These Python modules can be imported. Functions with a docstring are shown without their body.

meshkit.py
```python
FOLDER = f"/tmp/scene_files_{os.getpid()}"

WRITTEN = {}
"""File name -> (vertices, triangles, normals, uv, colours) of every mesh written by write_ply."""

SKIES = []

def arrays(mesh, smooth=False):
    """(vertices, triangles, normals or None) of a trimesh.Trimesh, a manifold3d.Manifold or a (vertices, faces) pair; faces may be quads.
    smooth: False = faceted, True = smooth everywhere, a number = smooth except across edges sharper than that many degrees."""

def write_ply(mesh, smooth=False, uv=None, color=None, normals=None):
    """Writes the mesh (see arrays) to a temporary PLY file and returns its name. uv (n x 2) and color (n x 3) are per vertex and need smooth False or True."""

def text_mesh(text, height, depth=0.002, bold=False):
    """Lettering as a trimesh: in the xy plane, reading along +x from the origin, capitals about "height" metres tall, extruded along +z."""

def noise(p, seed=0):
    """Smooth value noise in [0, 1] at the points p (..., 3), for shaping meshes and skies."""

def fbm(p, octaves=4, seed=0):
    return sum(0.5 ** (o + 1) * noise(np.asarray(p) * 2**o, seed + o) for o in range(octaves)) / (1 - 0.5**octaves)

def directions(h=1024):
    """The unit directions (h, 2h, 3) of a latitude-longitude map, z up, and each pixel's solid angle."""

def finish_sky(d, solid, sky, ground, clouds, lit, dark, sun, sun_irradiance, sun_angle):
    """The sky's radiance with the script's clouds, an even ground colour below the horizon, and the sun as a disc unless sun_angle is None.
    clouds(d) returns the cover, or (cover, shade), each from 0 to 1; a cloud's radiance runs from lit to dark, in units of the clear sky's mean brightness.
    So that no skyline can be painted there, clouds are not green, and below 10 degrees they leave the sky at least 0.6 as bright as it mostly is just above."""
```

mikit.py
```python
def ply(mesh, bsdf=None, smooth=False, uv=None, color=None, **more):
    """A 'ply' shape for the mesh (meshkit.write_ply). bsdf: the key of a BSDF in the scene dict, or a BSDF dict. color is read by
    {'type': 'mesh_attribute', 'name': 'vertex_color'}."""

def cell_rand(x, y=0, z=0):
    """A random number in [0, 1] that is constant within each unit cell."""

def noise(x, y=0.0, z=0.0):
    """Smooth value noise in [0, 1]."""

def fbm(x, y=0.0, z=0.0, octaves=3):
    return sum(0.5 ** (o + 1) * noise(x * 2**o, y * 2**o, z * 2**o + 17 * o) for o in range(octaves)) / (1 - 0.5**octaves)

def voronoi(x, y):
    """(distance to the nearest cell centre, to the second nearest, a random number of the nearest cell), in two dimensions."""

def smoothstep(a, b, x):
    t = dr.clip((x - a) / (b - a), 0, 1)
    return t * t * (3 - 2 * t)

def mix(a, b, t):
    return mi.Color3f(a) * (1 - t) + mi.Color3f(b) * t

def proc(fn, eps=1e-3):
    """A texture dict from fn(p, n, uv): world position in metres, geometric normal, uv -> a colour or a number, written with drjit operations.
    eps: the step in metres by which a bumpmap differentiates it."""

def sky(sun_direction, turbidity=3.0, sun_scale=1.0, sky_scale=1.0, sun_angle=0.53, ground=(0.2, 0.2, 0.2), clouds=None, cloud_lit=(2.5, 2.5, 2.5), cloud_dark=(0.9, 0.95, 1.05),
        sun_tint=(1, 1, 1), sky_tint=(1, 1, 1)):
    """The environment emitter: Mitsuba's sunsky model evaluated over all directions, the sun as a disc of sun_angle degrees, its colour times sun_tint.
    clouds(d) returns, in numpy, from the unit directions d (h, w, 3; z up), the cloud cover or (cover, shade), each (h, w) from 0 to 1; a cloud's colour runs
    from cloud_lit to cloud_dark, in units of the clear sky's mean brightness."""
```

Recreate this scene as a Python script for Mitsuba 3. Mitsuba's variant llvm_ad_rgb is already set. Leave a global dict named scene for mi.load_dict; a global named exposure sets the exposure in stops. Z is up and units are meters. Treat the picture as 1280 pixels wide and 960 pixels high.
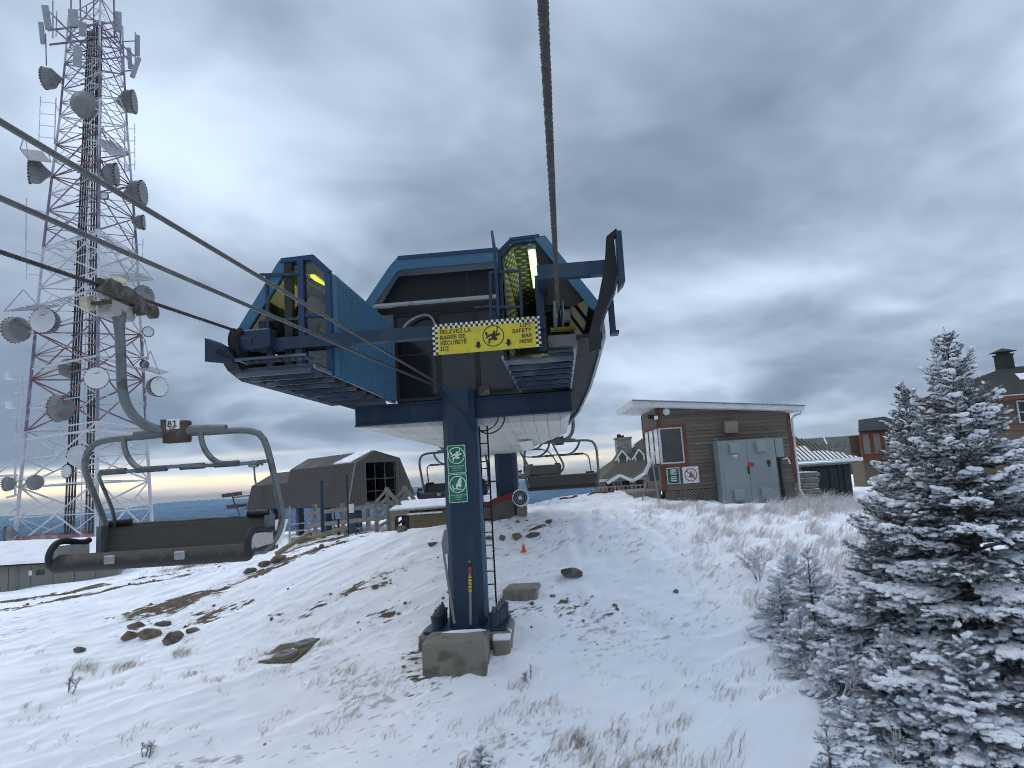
import math
import numpy as np
import drjit as dr
import mitsuba as mi
import trimesh
import manifold3d as m3
import mapbox_earcut
import shapely
from shapely.geometry import Point, LineString, Polygon, box as sbox
from scipy.interpolate import RBFInterpolator
import mikit, meshkit

T = mi.ScalarTransform4f
rng = np.random.default_rng(7)
scene, labels = {}, {}

# ---------------------------------------------------------------- camera, sky, exposure
P, R = math.radians(7.5), math.radians(3.8)
fwd = np.array([0, math.cos(P), math.sin(P)])
up0 = np.array([0, -math.sin(P), math.cos(P)])
cam_up = math.cos(R) * up0 + math.sin(R) * np.array([1.0, 0, 0])
scene['air'] = {'type': 'homogeneous', 'albedo': {'type': 'rgb', 'value': [0.95, 0.95, 0.95]},
                'sigma_t': {'type': 'rgb', 'value': [1.7e-5, 3.4e-5, 6.6e-5]}}
scene['camera'] = {'type': 'perspective', 'fov': 2 * math.degrees(math.atan(640 / 850.)), 'fov_axis': 'x',
                   'near_clip': 0.05, 'far_clip': 200000.0,
                   'to_world': T().look_at(origin=[0, 0, 0], target=fwd.tolist(), up=cam_up.tolist()),
                   'medium': {'type': 'ref', 'id': 'air'}}
exposure = 1.44


def clouds(d):
    az = np.degrees(np.arctan2(d[..., 0], d[..., 1]))
    el = np.degrees(np.arcsin(np.clip(d[..., 2], -1, 1)))
    k = 1.0 / (np.maximum(d[..., 2], 0) + 0.27)
    q = np.stack([d[..., 0] * k, d[..., 1] * k, np.full_like(k, 0.3)], -1)
    w = meshkit.fbm(q * 1.1 + 11, 3, 5) - 0.5
    q2 = q + w[..., None] * np.array([0.9, 0.6, 0])
    big = meshkit.fbm(q2 * 0.75 + np.array([3.1, 0.4, 0]), 5, 21)
    mid = meshkit.fbm(q2 * 2.1 + 5, 5, 9)
    bil = 1 - np.abs(2 * meshkit.fbm(q2 * 3.2 + 8 + 0.6 * w[..., None], 5, 13) - 1)
    fine = meshkit.fbm(q2 * np.array([6.5, 7.0, 1]) + 2, 4, 3)
    s = 0.59 + 1.35 * (big - 0.5) + 1.0 * (mid - 0.5) + 0.40 * (fine - 0.5) - 0.34 * (bil - 0.75)

    def blob(a, e, ra, re, amp):
        return amp * np.exp(-(((az - a) / ra) ** 2 + ((el - e) / re) ** 2))
    # the large cloud bodies that the photograph shows, by where they hang in the sky
    s = s + blob(-27, 26, 11, 6, -0.5) + blob(-17, 23, 9, 4, -0.35) + blob(14, 21, 18, 7, 0.24) + blob(24, 26, 14, 5, 0.2)
    s = s + blob(-8, 24, 8, 5, 0.2) + blob(-34, 14, 14, 6, 0.18) + blob(2, 36, 20, 8, -0.15) + blob(-22, 37, 14, 5, 0.15)
    s = s + blob(19, 13.5, 14, 2.2, -0.32) + blob(15, 8, 6, 2.0, -0.3) + blob(33, 10.5, 12, 1.6, -0.22) + blob(18, 10.8, 14, 1.5, 0.22)
    s = s + blob(-22, 5.0, 26, 2.4, 0.22) - 0.25 * np.clip((el - 40) / 50, 0, 1)
    s = 0.5 + 0.5 * np.tanh(2.0 * (s - 0.47))
    band = meshkit.fbm(np.stack([az * 0.045, el * 1.1, el * 0], -1) + 4, 4, 17)
    gap = np.clip((band - 0.42) * 5, 0, 1) * np.exp(-((el - 1.5) / 1.5) ** 2) * np.clip((22 - az) / 14, 0, 1)
    cover = 1 - 0.9 * gap
    return cover, s


scene['sky'] = mikit.sky([-0.55, 0.25, 0.9], turbidity=4, sun_scale=0.16, sun_angle=38, clouds=clouds,
                         cloud_lit=(1.58, 1.88, 2.28), cloud_dark=(0.27, 0.385, 0.56), sky_tint=(2.3, 1.75, 1.15), ground=(0.5, 0.5, 0.52))

# ---------------------------------------------------------------- materials
C3, sm, mix, fbm, noise = mi.Color3f, mikit.smoothstep, mikit.mix, mikit.fbm, mikit.noise


def rgb(*c):
    return {'type': 'rgb', 'value': list(c)}


def mat(key, col, rough=0.6, metal=0.0, two=True, spec=0.5, **k):
    b = {'type': 'principled', 'base_color': col if isinstance(col, dict) else rgb(*col), 'roughness': rough, 'metallic': metal, 'specular': spec, **k}
    scene[key] = {'type': 'twosided', 'b': b} if two else b


def worn(base, dirt, scale=3.0, lo=0.5, hi=0.75, grain=0.12, stretch=(1, 1, 1)):
    b, d = list(base), list(dirt)

    def f(p, n, uv):
        t = sm(lo, hi, fbm(p.x * scale * stretch[0], p.y * scale * stretch[1], p.z * scale * stretch[2], 4))
        g = 1 - grain + 2 * grain * fbm(p.x * 40, p.y * 40, p.z * 40, 2)
        return mix(C3(*b), C3(*d), t) * g
    return mikit.proc(f)


mat('m_blue', worn((0.009, 0.030, 0.062), (0.022, 0.044, 0.068), 3.5, 0.48, 0.72, 0.2, (1, 1, 0.16)), 0.42)
mat('m_blue_light', worn((0.043, 0.135, 0.225), (0.063, 0.14, 0.195), 2.4, 0.46, 0.74, 0.18, (1, 1, 0.2)), 0.5)
mat('m_blue_frame', worn((0.012, 0.040, 0.115), (0.014, 0.036, 0.09), 3.0), 0.45)
mat('m_dark', worn((0.008, 0.008, 0.009), (0.014, 0.013, 0.012), 2.5), 0.6)
mat('m_brown_dark', worn((0.020, 0.017, 0.015), (0.032, 0.027, 0.022), 2.0), 0.7)
mat('m_black', (0.012, 0.012, 0.013), 0.55)
mat('m_rubber', worn((0.02, 0.02, 0.02), (0.05, 0.047, 0.04), 6.0), 0.85)
mat('m_galv', worn((0.36, 0.37, 0.38), (0.22, 0.22, 0.22), 5.0), 0.42, 0.75)
mat('m_belly', worn((0.58, 0.56, 0.51), (0.48, 0.46, 0.42), 1.5), 0.55)
mat('m_white', (0.78, 0.78, 0.77), 0.5)
mat('m_cream', (0.55, 0.50, 0.40), 0.6)
mat('m_yellow', worn((0.62, 0.50, 0.028), (0.52, 0.43, 0.05), 6.0, grain=0.05), 0.45)
mat('m_print_black', (0.015, 0.015, 0.015), 0.5)
mat('m_green_sign', (0.008, 0.17, 0.075), 0.4)
mat('m_red', (0.42, 0.03, 0.025), 0.55)
mat('m_orange', (0.75, 0.13, 0.03), 0.6)
mat('m_steel_paint', worn((0.16, 0.175, 0.175), (0.11, 0.10, 0.085), 6.0, 0.52, 0.7), 0.45, 0.35)
mat('m_rust', worn((0.070, 0.052, 0.036), (0.13, 0.125, 0.115), 9.0, 0.45, 0.7), 0.75)
mat('m_pad', worn((0.030, 0.028, 0.026), (0.05, 0.047, 0.043), 14.0), 0.6)
mat('m_back', worn((0.055, 0.052, 0.042), (0.04, 0.037, 0.03), 5.0, stretch=(0.2, 1, 6)), 0.5)
mat('m_pad_grey', worn((0.42, 0.41, 0.385), (0.34, 0.33, 0.31), 30.0), 0.85)
mat('m_cable', worn((0.055, 0.053, 0.05), (0.09, 0.088, 0.085), 20.0), 0.25, 0.2, spec=1.0, clearcoat=1.0, clearcoat_gloss=0.9)
mat('m_rope', worn((0.055, 0.052, 0.05), (0.10, 0.096, 0.09), 30.0), 0.5, 0.5)
mat('m_concrete', worn((0.21, 0.19, 0.155), (0.12, 0.105, 0.08), 3.5, 0.5, 0.72), 0.9)
mat('m_ply', worn((0.16, 0.125, 0.075), (0.10, 0.08, 0.052), 7.0, stretch=(1, 1, 2)), 0.85)
mat('m_wood', worn((0.24, 0.215, 0.19), (0.15, 0.135, 0.12), 9.0, stretch=(1, 1, 0.3)), 0.85)
mat('m_snow_cap', worn((0.80, 0.82, 0.85), (0.74, 0.77, 0.81), 4.0, grain=0.05), 0.9, spec=0.2)

# ---------------------------------------------------------------- mesh helpers
def unit(v):
    v = np.asarray(v, float)
    return v / max(np.linalg.norm(v), 1e-12)


class MB:
    """collects pieces of ONE part"""

    def __init__(self, M=None):
        self.v, self.f, self.n, self.M = [], [], 0, M

    def add(self, v, f):
        v, f = np.asarray(v, float), np.asarray(f, int)
        if f.shape[1] == 4:
            f = np.vstack([f[:, [0, 1, 2]], f[:, [0, 2, 3]]])
        self.v.append(v)
        self.f.append(f + self.n)
        self.n += len(v)
        return self

    BOXF = np.array([[0, 3, 2, 1], [4, 5, 6, 7], [0, 1, 5, 4], [1, 2, 6, 5], [2, 3, 7, 6], [3, 0, 4, 7]])

    def box(self, c, s, x=(1, 0, 0), y=(0, 1, 0), z=(0, 0, 1), b=0.0):
        c, s = np.asarray(c, float), np.asarray(s, float) / 2
        x, y, z = unit(x), unit(y), unit(z)
        if b > 0:
            pts = []
            for sx in (-1, 1):
                for sy in (-1, 1):
                    for sz in (-1, 1):
                        for k in range(3):
                            h = s - b
                            h[k] = s[k]
                            pts.append([sx * h[0], sy * h[1], sz * h[2]])
            pts = np.array(pts)
            m = m3.Manifold.hull_points(pts.astype(np.float64)).to_mesh()
            q = np.asarray(m.vert_properties)[:, :3]
            return self.add(c + q[:, :1] * x + q[:, 1:2] * y + q[:, 2:3] * z, m.tri_verts)
        q = np.array([[-1, -1, -1], [1, -1, -1], [1, 1, -1], [-1, 1, -1], [-1, -1, 1], [1, -1, 1], [1, 1, 1], [-1, 1, 1]]) * s
        return self.add(c + q[:, :1] * x + q[:, 1:2] * y + q[:, 2:3] * z, self.BOXF)

    def bb(self, lo, hi, b=0.0):
        lo, hi = np.asarray(lo, float), np.asarray(hi, float)
        return self.box((lo + hi) / 2, np.abs(hi - lo), b=b)

    def bar(self, p, q, w, h=None, up=(0, 0, 1), b=0.0):
        p, q = np.asarray(p, float), np.asarray(q, float)
        d = unit(q - p)
        if abs(d @ unit(up)) > 0.98:
            up = (0, 1, 0) if abs(d[1]) < 0.9 else (1, 0, 0)
        x = unit(np.cross(d, up))
        z = np.cross(x, d)
        return self.box((p + q) / 2, (w, np.linalg.norm(q - p), h or w), x, d, z, b=b)

    def tube(self, pts, r, n=8, caps=True):
        pts = np.asarray(pts, float)
        r = np.broadcast_to(np.asarray(r, float), (len(pts),))
        t = np.gradient(pts, axis=0)
        t /= np.linalg.norm(t, axis=1, keepdims=True) + 1e-12
        x = np.cross(t[0], [0, 0, 1] if abs(t[0][2]) < 0.9 else [1, 0, 0])
        rings, a = [], np.arange(n) * 2 * np.pi / n
        for i in range(len(pts)):
            x = unit(x - t[i] * (x @ t[i]))
            y = np.cross(t[i], x)
            rings.append(pts[i] + r[i] * (np.cos(a)[:, None] * x + np.sin(a)[:, None] * y))
        v = np.vstack(rings)
        f = []
        for i in range(len(pts) - 1):
            for j in range(n):
                k = (j + 1) % n
                f.append([i * n + j, i * n + k, (i + 1) * n + k, (i + 1) * n + j])
        self.add(v, f)
        if caps:
            for o, p, rev in ((0, pts[0], True), ((len(pts) - 1) * n, pts[-1], False)):
                vv = np.vstack([v[o:o + n], p])
                ff = [[j, (j + 1) % n, n] if not rev else [(j + 1) % n, j, n] for j in range(n)]
                self.add(vv, ff)
        return self

    def cyl(self, p, q, r, r2=None, n=20):
        return self.tube([p, q], [r, r if r2 is None else r2], n)

    def prism(self, poly, off):
        """planar polygon of 3d points, extruded by the vector off (centred)"""
        poly, off = np.asarray(poly, float), np.asarray(off, float)
        nx_ = np.roll(poly, -1, 0)
        nrm = unit(np.cross(poly - poly.mean(0), nx_ - poly.mean(0)).sum(0))
        if nrm @ off < 0:
            poly, nrm = poly[::-1], -nrm
        c = poly.mean(0)
        x = unit(np.cross(nrm, [0, 0, 1] if abs(nrm[2]) < 0.9 else [1, 0, 0]))
        y = np.cross(nrm, x)
        p2 = np.stack([(poly - c) @ x, (poly - c) @ y], 1)
        n = len(poly)
        t = mapbox_earcut.triangulate_float64(p2, np.array([n], dtype=np.uint32)).reshape(-1, 3).astype(int)
        a, b = p2[t[:, 1]] - p2[t[:, 0]], p2[t[:, 2]] - p2[t[:, 0]]
        neg = a[:, 0] * b[:, 1] - a[:, 1] * b[:, 0] < 0
        t[neg] = t[neg][:, ::-1]
        k = np.arange(n)
        k1 = (k + 1) % n
        sides = np.vstack([np.stack([k, k1, n + k1], 1), np.stack([k, n + k1, n + k], 1)])
        return self.add(np.vstack([poly - off / 2, poly + off / 2]), np.vstack([t[:, ::-1], t + n, sides]))

    def flat(self, g, o, x, y, depth):
        """shapely geometry in the plane (o, x, y), extruded by depth along x cross y"""
        o, x, y = np.asarray(o, float), unit(x), unit(y)
        nrm = np.cross(x, y)
        for q in getattr(g, 'geoms', [g]):
            if q.geom_type != 'Polygon' or q.area < 1e-9:
                continue
            m = trimesh.creation.extrude_polygon(q, depth, engine='earcut')
            v = np.array(m.vertices)
            self.add(o + v[:, :1] * x + v[:, 1:2] * y + v[:, 2:3] * nrm, m.faces)
        return self

    def text(self, s, h, o, x, y, depth=0.003, align='left', slant=0.0, bold=False):
        m = meshkit.text_mesh(s, h, depth, bold)
        v = np.array(m.vertices)
        w = v[:, 0].max()
        v[:, 0] -= {'left': 0, 'right': w, 'center': w / 2}[align]
        v[:, 0] += slant * v[:, 1]
        x, y = unit(x), unit(y)
        return self.add(np.asarray(o) + v[:, :1] * x + v[:, 1:2] * y + v[:, 2:3] * np.cross(x, y), m.faces)

    def man(self, m):
        q = m.to_mesh()
        return self.add(np.asarray(q.vert_properties)[:, :3], q.tri_verts)

    def get(self):
        v, f = np.vstack(self.v), np.vstack(self.f)
        if self.M is not None:
            v = self.M(v)
        return v, f

    def empty(self):
        return not self.v


def frame(o, yaw=0.0, s=1.0):
    """local (x right, y forward, z up) -> world, yaw in degrees to the right of +y"""
    a = math.radians(yaw)
    X, Y = np.array([math.cos(a), -math.sin(a), 0]), np.array([math.sin(a), math.cos(a), 0])
    o = np.asarray(o, float)

    def M(v):
        v = np.asarray(v, float)
        return o + s * (v[..., :1] * X + v[..., 1:2] * Y + v[..., 2:3] * np.array([0, 0, 1.0]))
    return M


used = {}


def num(k):
    i = used.get(k, -1) + 1
    used[k] = i
    return k if i == 0 else f'{k}_{i:03d}'


def obj(name, mb, m, parent=None, smooth=False, label=None, to_world=None):
    """one entry of the scene; a part's key starts with its holder's key"""
    key = num(name if parent is None else parent + '__' + name)
    d = mikit.ply(mb.get() if isinstance(mb, MB) else mb, m, smooth=smooth)
    if to_world is not None:
        d['to_world'] = to_world
    scene[key] = d
    if label:
        labels.setdefault(key, {})['label'] = label
    return key


def tag(key, label=None, cat=None, group=None, kind=None):
    e = labels.setdefault(key, {})
    for k, v in (('label', label), ('category', cat), ('group', group), ('kind', kind)):
        if v:
            e[k] = v
    return key


def thing(name, label, cat, group=None):
    return tag(num(name), label, cat, group)


def dup(root, M0, label, group=None, skip=()):
    """a copy of a thing and its parts, moved by the matrix M0"""
    base = root.rstrip('0123456789').rstrip('_') if root[-1].isdigit() else root
    new = num(base)
    for k in [k for k in scene if k.startswith(root + '__')]:
        if any(s in k for s in skip):
            continue
        d = dict(scene[k])
        d['to_world'] = T(M0 @ np.array(T(d['to_world']).matrix)) if 'to_world' in d else T(M0)
        scene[new + k[len(root):]] = d
        if k in labels:
            labels[new + k[len(root):]] = dict(labels[k])
    tag(new, label, labels[root]['category'], group or labels[root].get('group'))
    return new


def arc(c, x, y, r, a0, a1, n=8):
    a = np.radians(np.linspace(a0, a1, n))
    return np.asarray(c) + r * (np.cos(a)[:, None] * np.asarray(x, float) + np.sin(a)[:, None] * np.asarray(y, float))


def smooth_path(pts, n=24):
    from scipy.interpolate import CubicSpline
    pts = np.asarray(pts, float)
    t = np.concatenate([[0], np.cumsum(np.linalg.norm(np.diff(pts, axis=0), axis=1))])
    return CubicSpline(t, pts)(np.linspace(0, t[-1], n))


def corr_sheet(mb, o, a, la, b, lb, pitch, amp, n):
    """corrugated sheet: ribs run along b, waves along a, bulging along n"""
    o, a, b, n = np.asarray(o, float), unit(a), unit(b), unit(n)
    k = max(1, int(round(la / pitch)))
    xs, hs = [], []
    for i in range(k):
        for t, h in ((0, 0), (0.35, 0), (0.5, 1), (0.85, 1)):
            xs.append((i + t) * la / k)
            hs.append(h * amp)
    xs.append(la)
    hs.append(0)
    q0 = o + np.outer(xs, a) + np.outer(hs, n)
    q1 = q0 + b * lb
    m = len(xs)
    f = [[i, i + 1, m + i + 1, m + i] for i in range(m - 1)]
    return mb.add(np.vstack([q0, q1]), f)


# ---------------------------------------------------------------- terrain
CP = np.array([(-1.54, 13.9, -3.79), (-0.39, 11.2, -4.5), (-4.69, 11.4, -4.32), (-8.64, 11.6, -4.15), (2.71, 10.8, -4.53), (4.05, 11.0, -4.1), (4.43, 10.4, -4.48),
               (6.8, 10.2, -4.75), (-11.76, 15.7, -3.78), (-9.27, 16.0, -3.85), (-6.22, 15.2, -3.66), (-4.0, 14.6, -3.64), (-20.32, 27.0, -3.47), (-17.93, 30.0, -3.29),
               (-11.5, 22.0, -3.08), (-5.56, 16.3, -3.63), (-9.56, 18.3, -3.57), (-8.95, 24.0, -2.38), (-7.54, 27.0, -1.98), (-9.5, 31.0, -3.0), (-6.3, 30.0, -2.6), (-3.86, 22.0, -1.66), (-3.9, 24.0, -1.78), (-2.42, 23.6, -1.70),
               (-0.86, 24.0, -1.55), (-0.8, 21.6, -1.48), (-5.0, 24.8, -1.85), (0.02, 20.0, -2.25), (1.23, 18.2, -2.73), (1.12, 20.3, -2.02), (1.16, 25.0, -1.09), (3.34, 26.0, -0.98), (5.0, 24.0, -1.33),
               (6.61, 22.5, -1.58), (9.27, 24.0, -1.67), (5.86, 18.0, -2.6), (3.79, 17.3, -3.05), (4.38, 14.5, -3.67), (5.98, 15.5, -3.33), (9.86, 21.0, -2.05),
               (12.0, 27.6, -2.15), (13.4, 24.5, -2.15), (-4.25, 18.0, -2.75), (-4.1, 20.5, -2.04), (-1.39, 15.2, -3.47), (-0.36, 15.3, -3.39), (1.45, 13.6, -4.01), (13.38, 22.0, -2.1),
               (7.5, 13.0, -4.2), (9.0, 15.0, -3.8), (9.0, 11.5, -4.7), (-15, 5, -6.0), (12, 5, -6.5), (0, 3, -6.9), (0, -15, -12.5), (-20, -15, -13), (20, -15, -13.5),
               (-22, 42, -3.6), (-10, 38, -2.4), (0, 36, -2.2), (-28, 46, -3.2), (3, 40, -2.2), (14, 40, -2.3), (30, 45, -2.0), (40, 30, -2.0), (30, 15, -5.5), (-40, 28, -4.6),
               (-45, 60, -6.0), (0, 75, -4.0), (12, 70, -2.6), (30, 80, -2.0), (60, 60, -3.0), (-30, 15, -5.0)])
_rbf = RBFInterpolator(CP[:, :2], CP[:, 2], kernel='thin_plate_spline', smoothing=0.02)


def ground0(x, y):
    x, y = np.asarray(x, float), np.asarray(y, float)
    sh = x.shape
    z = _rbf(np.stack([np.clip(x, -50, 65).ravel(), np.clip(y, -18, 85).ravel()], 1)).reshape(sh)
    r = np.hypot((x - 5) / 1.1, y - 35)
    out = np.maximum(r - 52, 0)
    return z - 0.0055 * out ** 1.75 * (1 - 0.55 * np.clip(out / 900, 0, 1)) if True else z


def bumps(x, y):
    p = np.stack([x, y, x * 0], -1)
    b = 0.16 * (meshkit.fbm(p * 0.45, 3, 2) - 0.5) + 0.10 * (meshkit.fbm(p * 1.4, 3, 8) - 0.5) + 0.05 * (meshkit.fbm(p * np.array([4.2, 3.0, 1]), 3, 4) - 0.5)
    w = meshkit.fbm(np.stack([x * 0.5, y * 0.5, x * 0 + 3], -1), 2, 6)
    a_, b_ = x * 0.82 + y * 0.57 + 1.2 * w, -x * 0.57 + y * 0.82
    rid = (1 - np.abs(2 * meshkit.fbm(np.stack([a_ * 0.55, b_ * 1.7, x * 0 + 9], -1), 3, 14) - 1)) ** 4
    b = b + 0.075 * rid
    tr = np.exp(-(((x - 2.6) / 3.0) ** 2 + ((y - 21.0) / 2.6) ** 2)) + 0.5 * np.exp(-(((x - 1.0) / 2.5) ** 2 + ((y - 16.0) / 2.0) ** 2))
    dent = meshkit.noise(np.stack([x * 3.2, y * 2.4, x * 0 + 5], -1), 33)
    b = b - 0.11 * tr * np.clip((dent - 0.60) / 0.18, 0, 1) + 0.03 * tr * np.clip((0.35 - dent) / 0.2, 0, 1)
    near = np.clip((70 - np.hypot(x, y - 20)) / 30, 0, 1)
    return b * near


def ground(x, y):
    x, y = np.atleast_1d(np.asarray(x, float)), np.atleast_1d(np.asarray(y, float))
    return ground0(x, y) + bumps(x, y)


def gz(x, y):
    return float(ground(x, y)[0])


def axis(lo, hi, step, far_lo, far_hi, g=1.16):
    a = list(np.arange(lo, hi, step))
    s, x = step, a[-1]
    while x < far_hi:
        s *= g
        x += s
        a.append(x)
    s, x = step, a[0]
    while x > far_lo:
        s *= g
        x -= s
        a.insert(0, x)
    return np.array(a)


gx, gy = axis(-14, 11, 0.075, -340, 340), axis(8.5, 27.5, 0.075, -240, 330)
XX, YY = np.meshgrid(gx, gy)
ZZ = ground(XX, YY)
nx, ny = len(gx), len(gy)
idx = np.arange(nx * ny).reshape(ny, nx)
GF = np.stack([idx[:-1, :-1], idx[:-1, 1:], idx[1:, 1:], idx[1:, :-1]], -1).reshape(-1, 4)

# bare earth where the photograph shows it: (x, y, rx, ry, turn, strength)
SOIL = [(-10.3, 20.6, 1.5, 0.75, 0.3, 1.05), (-8.6, 19.3, 1.9, 0.7, 0.3, 0.6), (-7.2, 22.6, 3.0, 0.5, 0.55, 0.75),
        (-4.6, 18.2, 2.2, 0.45, 0.3, 0.54), (-3.2, 16.6, 1.3, 0.7, 0.3, 0.5), (-14.5, 24.5, 5.5, 0.45, 0.22, 0.85), (-13.0, 26.5, 6.5, 0.35, 0.22, 0.8),
        (-17.5, 25.8, 4.0, 0.5, 0.2, 0.9), (-1.9, 14.3, 0.8, 0.7, 0.0, 0.7), (0.6, 16.6, 1.6, 0.5, 0.2, 0.5), (-8.0, 26.0, 3.0, 0.8, 0.4, 0.7),
        (-6.8, 24.6, 2.2, 0.5, 0.5, 0.8), (0.2, 21.4, 1.6, 0.3, 0.0, 0.62), (1.6, 16.0, 1.5, 0.4, 0.1, 0.42)]


def f_snow(p, n, uv):
    x, y = p.x, p.y
    w1, w2 = fbm(x * 0.9, y * 0.9, 3.0, 4) - 0.5, fbm(x * 0.9, y * 0.9, 9.0, 4) - 0.5
    big = fbm(x * 2.2 + 4, y * 3.4, 1.0, 5)
    fine = fbm((x * 0.9 + y * 0.44) * 5, (y * 0.9 - x * 0.44) * 15, 2.0, 4)
    m = mi.Float(0)
    for (cx, cy, rx, ry, t, s) in SOIL:
        ct, st = math.cos(t), math.sin(t)
        dx, dy = x + 1.1 * w1 - cx, y + 0.9 * w2 - cy
        u, v = (dx * ct + dy * st) / rx, (-dx * st + dy * ct) / ry
        m = dr.maximum(m, s * dr.exp(-0.9 * (u * u + v * v)))
    soil = sm(0.50, 0.64, m + 0.85 * (big - 0.5) + 0.85 * (fine - 0.5))
    # thin cover: wind combed streaks of earth and dead stalks poking through
    a, b = x * 0.82 + y * 0.57, -x * 0.57 + y * 0.82
    speck = fbm(a * 6.0, b * 19.0, 5.0, 3)
    reg = fbm(x * 0.33 + 2, y * 0.45, 7.0, 3)
    sp = sm(0.76, 0.88, speck + 0.6 * (reg - 0.5)) * 0.6
    earth = mix(C3(0.085, 0.066, 0.045), C3(0.16, 0.13, 0.092), fbm(x * 6, y * 6, 8.0, 3))
    snow = C3(0.87, 0.895, 0.94) * (0.94 + 0.10 * fbm(x * 1.3, y * 1.3, 4.0, 4))
    c = mix(snow, C3(0.30, 0.25, 0.215), sp)
    return mix(c, earth, soil)


mat('m_ground', mikit.proc(f_snow), 0.92, spec=0.25)
scene['snow_ground'] = mikit.ply((np.stack([XX, YY, ZZ], -1).reshape(-1, 3), GF), 'm_ground', smooth=True)
tag('snow_ground', 'snow covered summit ground with bare earth showing through', None, None, 'structure')

# far forested hills below the summit
na, rr = 260, np.concatenate([np.geomspace(150, 4000, 26), np.geomspace(4300, 30000, 60)])
aa = np.linspace(-np.pi, np.pi, na, endpoint=False)
AA, RR = np.meshgrid(aa, rr)
HX, HY = RR * np.sin(AA), RR * np.cos(AA)
hp = np.stack([HX, HY, HX * 0], -1)
HZ = -80 - 380 * np.clip((RR - 150) / 2600, 0, 1) ** 0.6
HZ = HZ + (meshkit.fbm(hp / 2600., 5, 31) - 0.5) * 560 * np.clip(RR / 4000, 0, 1) + np.clip((RR - 9000) / 16000, 0, 1) * 110 * (0.6 + meshkit.fbm(hp / 7000., 3, 12))
nh = len(rr)
ih = np.arange(na * nh).reshape(nh, na)
HF = np.stack([ih[:-1], ih[1:], np.roll(ih, -1, 1)[1:], np.roll(ih, -1, 1)[:-1]], -1).reshape(-1, 4)
mat('m_hills', mikit.proc(lambda p, n, uv: mix(C3(0.018, 0.026, 0.030), C3(0.05, 0.055, 0.058), sm(0.5, 0.75, fbm(p.x / 420, p.y / 420, 0.0, 4)))), 0.95, spec=0.1)
scene['hills'] = mikit.ply((np.stack([HX, HY, HZ], -1).reshape(-1, 3), HF), 'm_hills', smooth=True)
tag('hills', 'dark forested hills and valley far below the summit', None, None, 'structure')
scene['m_null'] = {'type': 'null'}
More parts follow.
